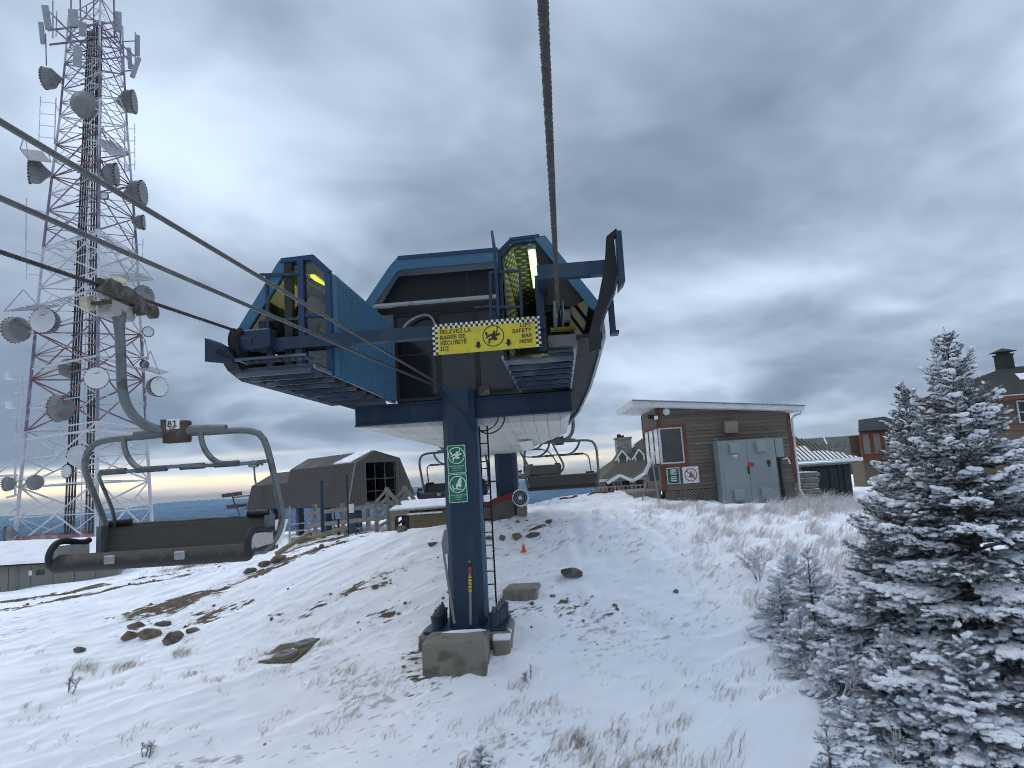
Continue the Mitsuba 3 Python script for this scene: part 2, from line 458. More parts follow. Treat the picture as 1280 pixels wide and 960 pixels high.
scene['haze'] = {'type': 'cube', 'to_world': T().translate([0, 0, -300]).scale([31000, 31000, 360]), 'bsdf': {'type': 'ref', 'id': 'm_null'},
                 'interior': {'type': 'ref', 'id': 'air'}}
tag('haze', 'blue haze over the valley', None, None, 'stuff')

# ---------------------------------------------------------------- the lift terminal: local u right, v along the rope, z up from the rider's eye
A = math.radians(3.5)
RU, AV = np.array([math.cos(A), -math.sin(A), 0]), np.array([math.sin(A), math.cos(A), 0])
LT = frame(-2.5 * RU, 3.5)


def wl(u, v, z):
    return LT(np.array([u, v, z], float))


def f_mesh(p, n, uv):
    a, b = p.y * 5.5, (p.z + 0.55 * p.x) * 9.0
    b = b + 0.5 * dr.floor(a)
    d = dr.sqrt(dr.square(a - dr.floor(a) - 0.5) + dr.square(b - dr.floor(b) - 0.5))
    return mix(C3(0.50, 0.53, 0.36), C3(0.10, 0.11, 0.06), sm(0.24, 0.34, d))


mat('m_green_mesh', mikit.proc(f_mesh), 0.6)
mat('m_panel_cream', (0.62, 0.58, 0.48), 0.6)
scene['m_skylight'] = {'type': 'twosided', 'b': {'type': 'principled', 'base_color': rgb(0.5, 0.47, 0.38), 'roughness': 0.7}}
scene['m_skylight'] = {'type': 'principledthin', 'base_color': rgb(0.60, 0.56, 0.46), 'roughness': 0.6, 'diff_trans': 0.9}
scene['m_glass'] = {'type': 'thindielectric'}
mat('m_dark_glass', (0.012, 0.013, 0.015), 0.08, spec=0.6)

term = thing('lift_terminal', 'big blue chairlift terminal on a thick blue column with a checkered yellow sign', 'lift terminal')

# column, base plate and anchor sleeves
mb = MB(LT)
cs = Polygon([(-0.36, -0.30), (-0.24, -0.42), (0.24, -0.42), (0.36, -0.30), (0.36, 0.36), (0.30, 0.42), (-0.30, 0.42), (-0.36, 0.36)])
for s0, s1, z0, z1 in ((1.06, 1.0, -3.2, 1.9),):
    a0, a1 = np.array(cs.exterior.coords)[:-1] * s0, np.array(cs.exterior.coords)[:-1] * s1
    q0 = np.column_stack([a0[:, 0] + 0.27, a0[:, 1] + 15.4, np.full(len(a0), z0)])
    q1 = np.column_stack([a1[:, 0] + 0.34, a1[:, 1] + 15.4, np.full(len(a1), z1)])
    n = len(q0)
    mb.add(np.vstack([q0, q1, [[0.27, 15.4, z0], [0.34, 15.4, z1]]]),
           [[i, (i + 1) % n, n + (i + 1) % n] for i in range(n)] + [[i, n + (i + 1) % n, n + i] for i in range(n)] + [[n + i, n + (i + 1) % n, 2 * n + 1] for i in range(n)])
col = obj('column', mb, 'm_blue', term, label='thick dark blue front column of the terminal')
obj('top_rim', MB(LT).prism(np.column_stack([np.array(cs.exterior.coords)[:-1] * 1.05 + [0.34, 15.4], np.full(8, 1.925)]), (0, 0, 0.05)), 'm_blue_frame', col)
obj('seam_flange', MB(LT).bb((0.70, 15.16, -3.05), (0.745, 15.24, 1.28)), 'm_blue_light', col)
obj('base_plate', MB(LT).bb((-0.62, 14.72, -3.235), (1.15, 16.1, -3.185), 0.01), 'm_blue', col)
for k, (u, v) in enumerate([(-0.36, 14.86), (-0.36, 15.14), (-0.36, 15.42), (-0.36, 15.7), (0.88, 14.86), (0.93, 15.14), (0.96, 15.42), (0.98, 15.7), (1.0, 15.96)]):
    s = MB(LT)
    s.tube([(u, v, -3.18), (u, v, -2.93)], 0.105, 10)
    s.cyl((u, v, -2.93), (u, v, -2.89), 0.12, n=10)
    sl = obj('anchor_sleeve', s, 'm_blue', col)
    b = MB(LT).cyl((u, v, -2.89), (u, v, -2.76), 0.03, n=8).cyl((u, v, -2.89), (u, v, -2.83), 0.055, n=6)
    obj('anchor_bolt', b, 'm_steel_paint', col)
mb = MB(LT)
q = np.array(cs.exterior.coords)[:-1] * 0.98
mb.prism(np.column_stack([q + [0.75, 22.6], np.full(8, -0.35)]), (0, 0, 2.4))
obj('rear_column', mb, 'm_blue', term)

# main cross beam with flanges
xb = xbeam = obj('cross_beam', MB(LT).bb((-2.12, 15.42, 1.34), (2.88, 15.9, 1.74)), 'm_blue', term)
obj('flange', MB(LT).bb((-2.13, 15.36, 1.742), (2.9, 15.94, 1.775)), 'm_blue', xb)
obj('flange', MB(LT).bb((-2.13, 15.36, 1.305), (2.9, 15.94, 1.338)), 'm_blue_frame', xb)
obj('stiffener', MB(LT).bb((1.0, 15.40, 1.34), (1.03, 15.417, 1.74)), 'm_blue', xb)
obj('stiffener', MB(LT).bb((-0.9, 15.40, 1.34), (-0.87, 15.417, 1.74)), 'm_blue', xb)

# pale belly, in strips
BP = np.array([(-2.11, 15.45, 1.29), (-1.85, 17, 1.25), (-1.44, 20, 1.2), (-1.17, 21.5, 1.15), (-0.14, 22.6, 0.66), (0.48, 22.6, 0.64), (1.4, 21.8, 0.68), (1.86, 20.2, 0.79),
               (2.75, 18.0, 0.97), (2.84, 15.45, 1.27), (-1.2, 15.45, 1.22), (2.6, 15.45, 1.12), (-2.0, 15.5, 1.4), (2.8, 15.5, 1.4), (-1.1, 21.6, 1.4), (1.5, 21.8, 1.4), (2.7, 18, 1.4), (-1.8, 17, 1.4), (0, 22.6, 1.4)])
hull = m3.Manifold.hull_points(BP)
for i in range(17):
    u0 = -2.15 + i * 0.297
    cut = m3.Manifold.cube([0.289, 8, 2]).translate([u0, 15.4, 0.4]) ^ hull
    if cut.num_tri() == 0:
        continue
    mb = MB(LT)
    mb.man(cut)
    obj('belly_panel', mb, 'm_belly', term)
mb = MB(LT)
mb.man(hull.translate([-0.3, -18, 0]).scale([0.97, 0.97, 1]).translate([0.3, 18.12, 0.05]))
obj('belly_tray', mb, 'm_brown_dark', term)


def skin(mb, p, q, v0, v1, t=0.05):
    """a roof or wall panel spanning the section points p, q (u, z) from v0 to v1"""
    (u0, z0), (u1, z1) = p, q
    d = unit([u1 - u0, 0, z1 - z0])
    n = np.array([-d[2], 0, d[0]])
    return mb.box([(u0 + u1) / 2, (v0 + v1) / 2, (z0 + z1) / 2], (math.hypot(u1 - u0, z1 - z0), v1 - v0, t), d, (0, 1, 0), n)


# main roof: outer slopes, flat top
hull_roof = MB(LT)
skin(hull_roof, (-0.9, 5.10), (1.46, 5.09), 15.05, 22, 0.06)
skin(hull_roof, (-2.84, 2.56), (-0.9, 5.09), 15.05, 22, 0.06)
skin(hull_roof, (1.46, 5.09), (3.36, 2.60), 15.05, 22, 0.06)
roof = obj('roof', hull_roof, 'm_blue_light', term)


def band(profile, inner, v, t, mkey, name='fascia'):
    for i in range(len(profile) - 1):
        mb = MB(LT)
        poly = [profile[i], profile[i + 1], inner[i + 1], inner[i]]
        mb.prism([(a, v, b) for a, b in poly], (0, t, 0))
        obj(name, mb, mkey, roof)


band([(-2.2, 3.41), (-1.06, 4.93), (-0.86, 5.13), (1.46, 5.13), (1.66, 4.93), (2.6, 3.6)],
     [(-1.99, 3.33), (-0.92, 4.76), (-0.80, 4.82), (1.40, 4.82), (1.52, 4.76), (2.4, 3.52)], 15.02, 0.06, 'm_blue_light')
obj('drip_edge', MB(LT).bar((-0.86, 14.98, 5.10), (1.46, 14.98, 5.10), 0.02, 0.09), 'm_blue_frame', roof)

# dark front wall: three upper panels, gutter, window row, lower panels
wall_poly = Polygon([(-1.95, 3.3), (-0.95, 4.78), (1.55, 4.78), (2.5, 3.5), (2.5, 1.78), (-1.12, 1.78), (-1.12, 3.3)])
for lo, hi in ((-2.2, -0.32), (-0.31, 0.66), (0.67, 2.6)):
    mb = MB(LT)
    g = wall_poly.intersection(sbox(lo, 4.05, hi, 5))
    mb.flat(g, (0, 15.42, 0), (1, 0, 0), (0, 0, 1), 0.04)
    obj('wall_panel', mb, 'm_dark', term)
obj('wall_strip', MB(LT).flat(wall_poly.intersection(sbox(-2.2, 3.88, 2.6, 4.045)), (0, 15.41, 0), (1, 0, 0), (0, 0, 1), 0.04), 'm_brown_dark', term)
mb = MB(LT)
mb.bb((-1.55, 15.0, 3.965), (1.38, 15.12, 4.055))
gut = obj('gutter', mb, 'm_galv', term, label='weathered galvanized gutter strip')
mb = MB(LT).bb((-1.5, 14.985, 3.99), (1.36, 14.998, 4.02))
obj('gutter_lip', mb, 'm_galv', gut)
edges = [-1.12, -0.12, 0.78, 1.62, 2.5]
for i in range(4):
    a, b = edges[i], edges[i + 1]
    fr = MB(LT)
    for lo, hi in (((a, 15.36, 1.8), (a + 0.07, 15.44, 3.87)), ((b - 0.05, 15.36, 1.8), (b, 15.44, 3.87)), ((a + 0.07, 15.36, 3.80), (b - 0.05, 15.44, 3.87)),
                   ((a + 0.07, 15.36, 1.8), (b - 0.05, 15.44, 1.87)), ((a + 0.07, 15.37, 2.86), (b - 0.05, 15.43, 2.90))):
        fr.bb(lo, hi)
    w = obj('window', fr, 'm_brown_dark', term)
    obj('pane', MB(LT).bb((a + 0.07, 15.395, 1.87), (b - 0.05, 15.41, 3.80)), 'm_dark_glass', w)
obj('window_sill', MB(LT).bb((-1.12, 15.46, 1.70), (2.88, 15.62, 1.90)), 'm_brown_dark', term)
# inside lamp bracket with the pale hood seen through the first pane
obj('red_rail', MB(LT).bb((0.8, 15.33, 3.86), (2.2, 15.36, 3.90)), 'm_rust', term)
obj('wall_box', MB(LT).bb((0.80, 15.25, 1.80), (1.05, 15.36, 2.02)), 'm_rust', term)
hb = MB(LT)
hb.tube(smooth_path([(-1.0, 15.2, 3.2), (-0.85, 15.2, 3.5), (-0.55, 15.2, 3.72), (-0.25, 15.2, 3.74), (-0.14, 15.2, 3.6), (-0.11, 15.2, 3.3)], 14), 0.03)
obj('bent_pipe', hb, 'm_galv', term)

# --- left bay
VF, VB = 10.95, 15.1
lw = MB(LT)
corr_sheet(lw, (-1.10, VF, 1.80), (0, 1, 0), VB - VF, (0, 0, 1), 1.74, 0.11, 0.055, (1, 0, 0))
lw.bb((-1.15, VF, 1.80), (-1.11, VB, 3.54))
obj('bay_side_wall', lw, 'm_blue_light', term, label='blue corrugated side wall of the left bay')
mb = MB(LT)
skin(mb, (-1.96, 3.82), (-1.40, 3.84), VF, VB)
skin(mb, (-1.42, 3.83), (-1.12, 3.54), VF, VB)
bayroof = obj('bay_roof', mb, 'm_blue_light', term)
# outer slope of the left bay in ribs with translucent panels between
so, eo = np.array([-2.82, 2.58]), np.array([-1.96, 3.82])


def slope_pieces(so, eo, vs, sgn):
    dz = eo - so
    L = np.linalg.norm(dz)
    d = np.array([dz[0], 0, dz[1]]) / L
    n = np.array([-d[2], 0, d[0]]) * sgn
    mb = MB(LT)
    for i, v in enumerate(vs):
        mb.box([(so[0] + eo[0]) / 2, v, (so[1] + eo[1]) / 2], (L, 0.16, 0.09), d, (0, 1, 0), n)
    for t in (0.06, 0.5, 0.94):
        c = so + dz * t
        mb.box([c[0], (vs[0] + vs[-1]) / 2, c[1]], (0.14, vs[-1] - vs[0] - 0.17, 0.07), d, (0, 1, 0), n)
    obj('slope_ribs', mb, 'm_brown_dark', term)
    for i in range(len(vs) - 1):
        for a, b in ((0.1, 0.46), (0.54, 0.9)):
            c = so + dz * (a + b) / 2
            mb = MB(LT)
            mb.box([c[0], (vs[i] + vs[i + 1]) / 2, c[1]], (L * (b - a) - 0.02, vs[i + 1] - vs[i] - 0.17, 0.012), d, (0, 1, 0), n)
            obj('skylight_panel', mb, 'm_skylight', term)


slope_pieces(so, eo, np.linspace(VF + 0.2, 21, 9), -1)
obj('slope_fascia', MB(LT).prism([(-2.84, VF, 2.56), (-1.99, VF, 3.86), (-1.83, VF, 3.74), (-2.64, VF, 2.56)], (0, 0.07, 0)), 'm_blue_light', term, label='light blue front edge of the left bay roof')
# doorway frame
fr = MB(LT)
f0 = VF - 0.02
for p, q, w in (((-1.62, 1.9), (-1.62, 3.86), 0.10), ((-1.16, 1.8), (-1.16, 3.54), 0.09), ((-1.96, 3.84), (-1.40, 3.86), 0.08), ((-1.42, 3.86), (-1.13, 3.56), 0.10),
                ((-1.62, 1.93), (-1.16, 1.85), 0.12), ((-1.57, 2.86), (-1.20, 2.84), 0.06)):
    fr.bar((p[0], f0, p[1]), (q[0], f0, q[1]), w, w, up=(0, 1, 0))
bdf = obj('bay_door_frame', fr, 'm_blue_frame', term)
obj('pane', MB(LT).prism([(-1.57, f0 + 0.03, 1.98), (-1.20, f0 + 0.03, 1.9), (-1.20, f0 + 0.03, 3.56), (-1.42, f0 + 0.03, 3.78), (-1.57, f0 + 0.03, 3.8)], (0, 0.006, 0)), 'm_tinted_glass', bdf)
scene['m_tinted_glass'] = {'type': 'thindielectric', 'specular_transmittance': rgb(0.45, 0.43, 0.39)}
obj('bay_post', MB(LT).bar((-1.84, VF + 0.02, 3.8), (-1.86, VF + 0.02, 2.0), 0.13, 0.13, up=(0, 1, 0)), 'm_brown_dark', term)
rl = MB(LT)
for p, q in (((-2.20, 3.6), (-2.2, 2.35)), ((-2.32, 3.62), (-1.66, 3.57)), ((-2.24, 2.83), (-1.66, 2.8))):
    rl.bar((p[0], VF - 0.06, p[1]), (q[0], VF - 0.06, q[1]), 0.045, 0.045, up=(0, 1, 0))
rl.bar((-1.6, VF, 3.55), (-1.18, 13.2, 3.5), 0.04)
rl.bar((-1.6, VF, 2.55), (-1.18, 13.2, 2.5), 0.04)
rl.bar((-1.4, 12.0, 3.55), (-1.4, 12.0, 2.0), 0.04)
obj('bay_railing', rl, 'm_blue', term)
# inside of the bay: back wall, machinery boxes
obj('bay_back_wall', MB(LT).prism([(-2.75, 15.3, 2.5), (-1.96, 15.3, 3.78), (-1.42, 15.3, 3.8), (-1.16, 15.3, 3.5), (-1.16, 15.3, 1.85), (-2.6, 15.3, 1.85)], (0, 0.05, 0)), 'm_brown_dark', term)
obj('bay_lining', MB(LT).bb((-1.185, VF + 0.05, 1.85), (-1.155, VB, 3.5)), 'm_brown_dark', term)
mb = MB(LT)
skin(mb, (-1.93, 3.775), (-1.44, 3.79), VF + 0.1, VB, 0.01)
skin(mb, (-1.44, 3.775), (-1.19, 3.53), VF + 0.1, VB, 0.01)
obj('bay_ceiling', mb, 'm_panel_cream', term)
mach = MB(LT)
mach.bb((-2.5, 12.2, 1.95), (-1.7, 14.6, 2.35), 0.03)
mach.bar((-2.35, 11.0, 2.75), (-2.35, 15, 2.75), 0.12, 0.2)
obj('rope_guide_beam', mach, 'm_blue', term)
for i in range(6):
    t = MB(LT)
    v = 11.5 + i * 0.55
    t.tube([(-2.36, v, 2.95), (-2.33, v, 2.95), (-2.18, v, 2.95), (-2.15, v, 2.95)], [0.17, 0.22, 0.22, 0.17], 16)
    obj('drive_tire', t, 'm_rubber', term)
yl = MB(LT)
yl.bb((-2.12, 11.3, 2.42), (-1.7, 11.5, 2.46))
yl.bb((-1.95, 11.36, 2.46), (-1.78, 11.44, 2.55))
obj('yellow_bracket', yl, 'm_yellow', term)

# catwalk slats under both bays
def slats(u0, u1, vs, z, tilt=0.32, sink=None):
    for i, v in enumerate(vs):
        w = 0.44
        d = np.array([0, math.cos(tilt), math.sin(tilt)])
        n = np.array([0, -math.sin(tilt), math.cos(tilt)])
        zz = z if sink is None else z + sink * i
        mb = MB(LT)
        mb.box([(u0 + u1) / 2, v, zz], (u1 - u0, w, 0.025), (1, 0, 0), d, n)
        mb.box([(u0 + u1) / 2, v - w / 2 * d[1], zz - w / 2 * d[2] - 0.03], (u1 - u0, 0.03, 0.07))
        obj('catwalk_slat', mb, 'm_slat', term)


mat('m_slat', worn((0.035, 0.055, 0.085), (0.10, 0.12, 0.15), 3.0), 0.3, spec=0.8)
slats(-2.35, -1.17, [10.25, 10.75, 11.35, 11.95, 12.6, 13.25, 13.9, 14.55], 1.87)
slats(1.75, 2.86, [10.95, 11.6, 12.3, 13.0, 13.7, 14.4], 1.86)
er = MB(LT).bar((-1.14, 10.1, 1.84), (-1.14, 15.3, 1.80), 0.03, 0.05)
er.bar((1.72, 10.75, 1.86), (1.75, 15.2, 1.82), 0.03, 0.05).bar((2.88, 10.7, 1.86), (2.88, 15.2, 1.84), 0.04, 0.08)
obj('catwalk_edge', er, 'm_galv', term)
gr = MB(LT)
for i in range(10):
    gr.bb((-2.3 + i * 0.115, 9.95, 1.985), (-2.27 + i * 0.115, 10.3, 2.01))
gr.bb((-2.32, 9.94, 1.98), (-1.2, 9.96, 2.02)).bb((-2.32, 10.29, 1.98), (-1.2, 10.31, 2.02))
obj('catwalk_grate', gr, 'm_slat', term)
# outer bottom rails
mb = MB(LT)
mb.prism([(-2.72, 10.35, 2.25), (-2.70, 10.7, 1.98), (-2.66, 11.1, 1.85), (-2.55, 15.4, 1.83), (-2.55, 15.4, 2.1), (-2.72, 11.1, 2.3)], (0.22, 0, 0))
obj('outer_rail', mb, 'm_dark', term)
mb = MB(LT)
skin(mb, (-2.62, 1.9), (-2.84, 2.57), VF + 0.1, 21, 0.04)
obj('outer_skirt', mb, 'm_dark', term)

# sheave at the end of the front beam
wh = MB(LT)
wh.tube([(-2.70, 10.72, 2.42), (-2.68, 10.72, 2.42), (-2.66, 10.72, 2.42), (-2.60, 10.72, 2.42), (-2.58, 10.72, 2.42), (-2.56, 10.72, 2.42)], [0.21, 0.265, 0.235, 0.235, 0.265, 0.21], 28)
sh = obj('sheave', wh, 'm_rubber', term, smooth=30)
obj('hub', MB(LT).cyl((-2.56, 10.72, 2.42), (-2.35, 10.72, 2.42), 0.14, n=16), 'm_blue', sh)
obj('bearing_block', MB(LT).bb((-2.5, 10.6, 2.3), (-2.05, 10.9, 2.62), 0.02), 'm_blue', sh)
fb = obj('front_beam', MB(LT).bb((-2.35, 10.78, 2.285), (2.45, 10.98, 2.485)), 'm_blue', term)
obj('beam_hanger', MB(LT).bb((-1.7, 10.82, 1.9), (-1.6, 10.94, 2.285)), 'm_blue', fb)
obj('beam_hanger', MB(LT).bb((-2.2, 10.82, 1.95), (-2.1, 10.94, 2.285)), 'm_blue', fb)
obj('funnel_guide', MB(LT).prism([(-2.95, 10.35, 2.46), (-2.82, 10.4, 2.40), (-2.62, 10.6, 2.25), (-2.62, 10.6, 2.06), (-2.95, 10.35, 2.08)], (0.05, 0.12, 0)), 'm_blue', term)

# --- right bay
rw = MB(LT)
corr_sheet(rw, (1.80, VF + 0.1, 1.9), (0, 1, 0), VB - VF - 0.1, (0, 0, 1), 1.76, 0.074, 0.02, (1, 0, 0))
corr_sheet(rw, (1.80, VF + 0.1, 3.655), (0, 1, 0), VB - VF - 0.1, (0.19, 0, 0.16), 0.22, 0.074, 0.02, (0.6, 0, -0.8))
skin(rw, (1.83, 3.615), (1.99, 3.775), VF + 0.1, VB, 0.01)
skin(rw, (1.99, 3.80), (2.48, 3.815), VF + 0.1, VB, 0.01)
obj('bay_mesh_wall', rw, 'm_green_mesh', term, label='perforated inner wall of the right bay')
mb = MB(LT)
mb.bb((1.735, VF, 1.8), (1.775, VB, 3.64))
skin(mb, (1.76, 3.65), (1.97, 3.84), VF, VB)
skin(mb, (1.95, 3.85), (2.54, 3.87), VF, VB)
obj('bay_roof', mb, 'm_blue_light', term)
slope_pieces(np.array([3.30, 2.60]), np.array([2.52, 3.85]), np.linspace(VF + 0.2, 21, 9), 1)
obj('slope_fascia', MB(LT).prism([(2.36, VF, 3.86), (2.54, VF, 3.89), (3.33, VF, 2.70), (3.25, VF, 2.56), (3.18, VF, 2.62)], (0, 0.07, 0)), 'm_blue_light', term, label='light blue front edge of the right bay roof')
fr = MB(LT)
for p, q, w in (((1.76, 1.9), (1.76, 3.66), 0.05), ((1.75, 3.66), (1.97, 3.86), 0.05), ((1.95, 3.87), (2.45, 3.89), 0.05), ((2.38, 1.95), (2.38, 3.2), 0.13)):
    fr.bar((p[0], f0, p[1]), (q[0], f0, q[1]), w, w, up=(0, 1, 0))
obj('bay_door_frame', fr, 'm_blue', term)
obj('bay_gusset', MB(LT).prism([(2.38, VF + 0.06, 3.82), (2.44, VF + 0.06, 3.82), (3.14, VF + 0.06, 2.76), (2.9, VF + 0.06, 2.66), (2.42, VF + 0.06, 2.74)], (0, 0.03, 0)), 'm_brown_dark', term)
obj('bay_back_wall', MB(LT).prism([(1.8, 15.2, 1.85), (1.8, 15.2, 3.6), (1.97, 15.2, 3.8), (2.5, 15.2, 3.8), (3.25, 15.2, 2.6), (3.2, 15.2, 1.85)], (0, 0.05, 0)), 'm_brown_dark', term)
rl = MB(LT)
for p, q in (((1.60, 3.3), (1.56, 2.5)), ((1.58, 3.3), (2.10, 3.29)), ((2.09, 3.29), (2.07, 2.5)), ((1.57, 2.72), (2.09, 2.68))):
    rl.bar((p[0], VF - 0.12, p[1]), (q[0], VF - 0.12, q[1]), 0.045, 0.045, up=(0, 1, 0))
rl.bar((1.6, VF - 0.1, 3.3), (1.6, 13.0, 3.3), 0.04).bar((1.6, VF - 0.1, 2.7), (1.6, 13.0, 2.7), 0.04).bar((1.6, 12.6, 3.3), (1.6, 12.6, 2.5), 0.04)
obj('bay_railing', rl, 'm_blue', term)
mb = MB(LT)
mb.prism([(1.70, 10.75, 2.55), (1.70, 10.75, 3.75), (1.66, 10.95, 4.06), (1.66, 11.3, 3.75), (1.70, 11.3, 2.55)], (0.045, 0, 0))
obj('shield_plate', mb, 'm_blue', term, label='tall blue plate beside the right bay')
# guide beam and trumpet guide on the right
gb = MB(LT).bb((2.38, 10.0, 2.88), (3.42, 10.16, 3.10)).bb((2.38, 10.16, 2.9), (2.52, 11.0, 3.08))
obj('guide_beam', gb, 'm_blue', term)
tg = MB(LT)
tg.prism([(3.46, 10.0, 3.44), (3.62, 10.0, 3.56), (3.63, 10.0, 3.47), (3.57, 10.0, 3.40), (3.58, 10.0, 2.86), (3.50, 10.0, 2.55), (3.36, 10.0, 2.30), (3.25, 10.0, 2.02), (3.24, 10.0, 1.74), (3.06, 10.0, 1.70),
          (3.09, 10.0, 2.0), (3.26, 10.0, 2.5), (3.40, 10.0, 3.0)], (0, 0.10, 0))
trum = obj('trumpet_guide', tg, 'm_dark', term, label='big curved guide at the right entrance')
e = MB(LT)
e.prism([(3.60, 9.93, 3.45), (3.67, 9.93, 3.45), (3.66, 9.93, 2.68), (3.56, 9.93, 2.58), (3.585, 9.93, 2.85)], (0, 0.34, 0))
obj('guide_face', e, 'm_blue', trum)
e = MB(LT)
path = [(3.36, 2.30), (3.25, 2.02), (3.24, 1.74)]
for p, q in (((3.57, 2.80), (3.50, 2.55)), ((3.50, 2.55), (3.36, 2.30)), ((3.36, 2.30), (3.25, 2.02))):
    e.bar((p[0], 10.05, p[1]), (q[0], 10.05, q[1]), 0.22, 0.03, up=(1, 0, 0.3))
obj('guide_lip', e, 'm_slat', trum)
e = MB(LT)
e.bb((3.42, 10.12, 2.02), (3.50, 10.3, 2.55)).bb((3.42, 10.1, 1.98), (3.54, 10.32, 2.03))
obj('guide_bracket', e, 'm_blue', trum)
# right outer rail and skirt
e = MB(LT)
pts = [(3.40, 10.9, 2.07, 0.30), (3.38, 13, 1.93, 0.30), (3.33, 15, 1.76, 0.30), (3.15, 18, 1.50, 0.28), (2.88, 20.3, 1.32, 0.26)]
for a, b in zip(pts[:-1], pts[1:]):
    e.add([(a[0], a[1], a[2]), (b[0], b[1], b[2]), (b[0], b[1], b[2] + b[3]), (a[0], a[1], a[2] + a[3]), (a[0] - 0.05, a[1], a[2]), (b[0] - 0.05, b[1], b[2]), (b[0] - 0.05, b[1], b[2] + b[3]), (a[0] - 0.05, a[1], a[2] + a[3])],
          [[0, 1, 2, 3], [4, 7, 6, 5], [0, 4, 5, 1], [3, 2, 6, 7], [0, 3, 7, 4], [1, 5, 6, 2]])
obj('outer_rail', e, 'm_galv', term)
e = MB(LT)
for a, b in zip(pts[:-1], pts[1:]):
    ai, bi = 2.93, 2.9 if b[1] < 16 else (2.78 if b[1] < 19 else 2.6)
    e.add([(a[0] - 0.06, a[1], a[2] + 0.05), (b[0] - 0.06, b[1], b[2] + 0.05), (bi, b[1], b[2] + 0.02), (ai if a[1] < 15 else (2.9 if a[1] < 17 else 2.78), a[1], a[2] + 0.02),
           (a[0] - 0.06, a[1], a[2] + 0.12), (b[0] - 0.06, b[1], b[2] + 0.12), (bi, b[1], b[2] + 0.09), (ai if a[1] < 15 else (2.9 if a[1] < 17 else 2.78), a[1], a[2] + 0.09)],
          [[0, 1, 2, 3], [4, 7, 6, 5], [0, 4, 5, 1], [3, 2, 6, 7], [0, 3, 7, 4], [1, 5, 6, 2]])
obj('outer_underside', e, 'm_dark', term)
e = MB(LT)
skin(e, (3.34, 2.60), (3.40, 2.2), VF + 0.1, 17, 0.04)
obj('outer_skirt', e, 'm_blue', term)
e = MB(LT)
e.bar((2.62, 10.3, 2.48), (2.60, 10.9, 2.40), 0.05, 0.26)
e.bar((2.74, 10.3, 2.48), (2.72, 10.9, 2.40), 0.02, 0.26)
e.bb((2.45, 10.95, 1.98), (2.95, 11.6, 2.2), 0.02)
e.bb((2.7, 10.9, 2.42), (2.86, 11.1, 2.6))
obj('rope_entry_guide', e, 'm_steel_paint', term)
e = MB(LT)
e.bb((2.52, 11.5, 2.40), (2.95, 11.7, 2.44))
obj('yellow_bracket', e, 'm_yellow', term)
for i in range(6):
    t = MB(LT)
    v = 11.6 + i * 0.55
    t.tube([(2.62, v, 2.85), (2.65, v, 2.85), (2.80, v, 2.85), (2.83, v, 2.85)], [0.17, 0.22, 0.22, 0.17], 16)
    obj('drive_tire', t, 'm_rubber', term)
obj('number_plate', MB(LT).prism([(2.47, 11.85, 3.34), (2.56, 11.85, 3.27), (2.56, 11.85, 3.13), (2.47, 11.85, 3.19)], (0, 0.01, 0)), 'm_white', term)
obj('rope_guide_beam', MB(LT).bb((2.68, 11.0, 3.0), (2.80, 15.1, 3.2)).bb((1.95, 12.6, 1.9), (2.5, 14.9, 2.9), 0.03), 'm_dark', term)

# fluorescent tubes in both bays (lit)
for (u, v0, v1, z, hw) in ((-1.62, 11.45, 12.75, 3.70, 0.05), (2.30, 11.25, 13.7, 3.74, 0.05)):
    fx = MB(LT).bb((u - 0.07, v0 - 0.03, z + 0.03), (u + 0.07, v1 + 0.03, z + 0.07))
    k = obj('lamp', fx, 'm_white', term, label='lit fluorescent tube fitting')
    tb = MB(LT).cyl((u, v0, z), (u, v1, z), 0.034 if u < 0 else 0.024, n=10)
    key = obj('tube', tb, 'm_white', k)
    scene[key]['emitter'] = {'type': 'area', 'radiance': rgb(1.7, 2.0, 0.16) if u < 0 else rgb(2.0, 2.6, 1.25)}

# belly details
obj('hatch', MB(LT).box((1.62, 19.5, 0.765), (0.36, 1.9, 0.02), (1, 0, 0.10), (0, 1, -0.085), (-0.1, 0.085, 1)), 'm_white', term, label='white hatch in the pale belly')
e = MB(LT)
e.tube(smooth_path([(0.62, 15.35, 1.25), (0.72, 15.3, 1.06), (0.95, 15.25, 0.93), (1.22, 15.25, 1.02), (1.34, 15.3, 1.30)], 16), 0.016, 6)
e.tube(smooth_path([(0.05, 14.92, 1.86), (0.2, 14.93, 1.66), (0.45, 14.93, 1.4), (0.66, 14.98, 1.1), (0.9, 15.2, 1.0), (1.15, 15.3, 1.15), (1.2, 15.35, 1.3)], 20), 0.014, 6)
obj('hanging_cable', e, 'm_black', term)

# ladder behind the column
ld = MB(LT)
L0, L1 = np.array([0.80, 15.62, 1.3]), np.array([0.80, 15.62, -2.55])
ld.bar((0.70, 15.8, 1.3), (0.66, 15.8, -2.9), 0.035, 0.05).bar((0.89, 15.8, 1.3), (0.85, 15.8, -2.9), 0.035, 0.05)
lad = obj('ladder', ld, 'm_dark', term, label='dark steel ladder fixed to the column')
for i in range(13):
    z = -2.45 + i * 0.29
    obj('rung', MB(LT).cyl((0.675, 15.8, z), (0.87, 15.8, z), 0.014, n=6), 'm_dark', lad)

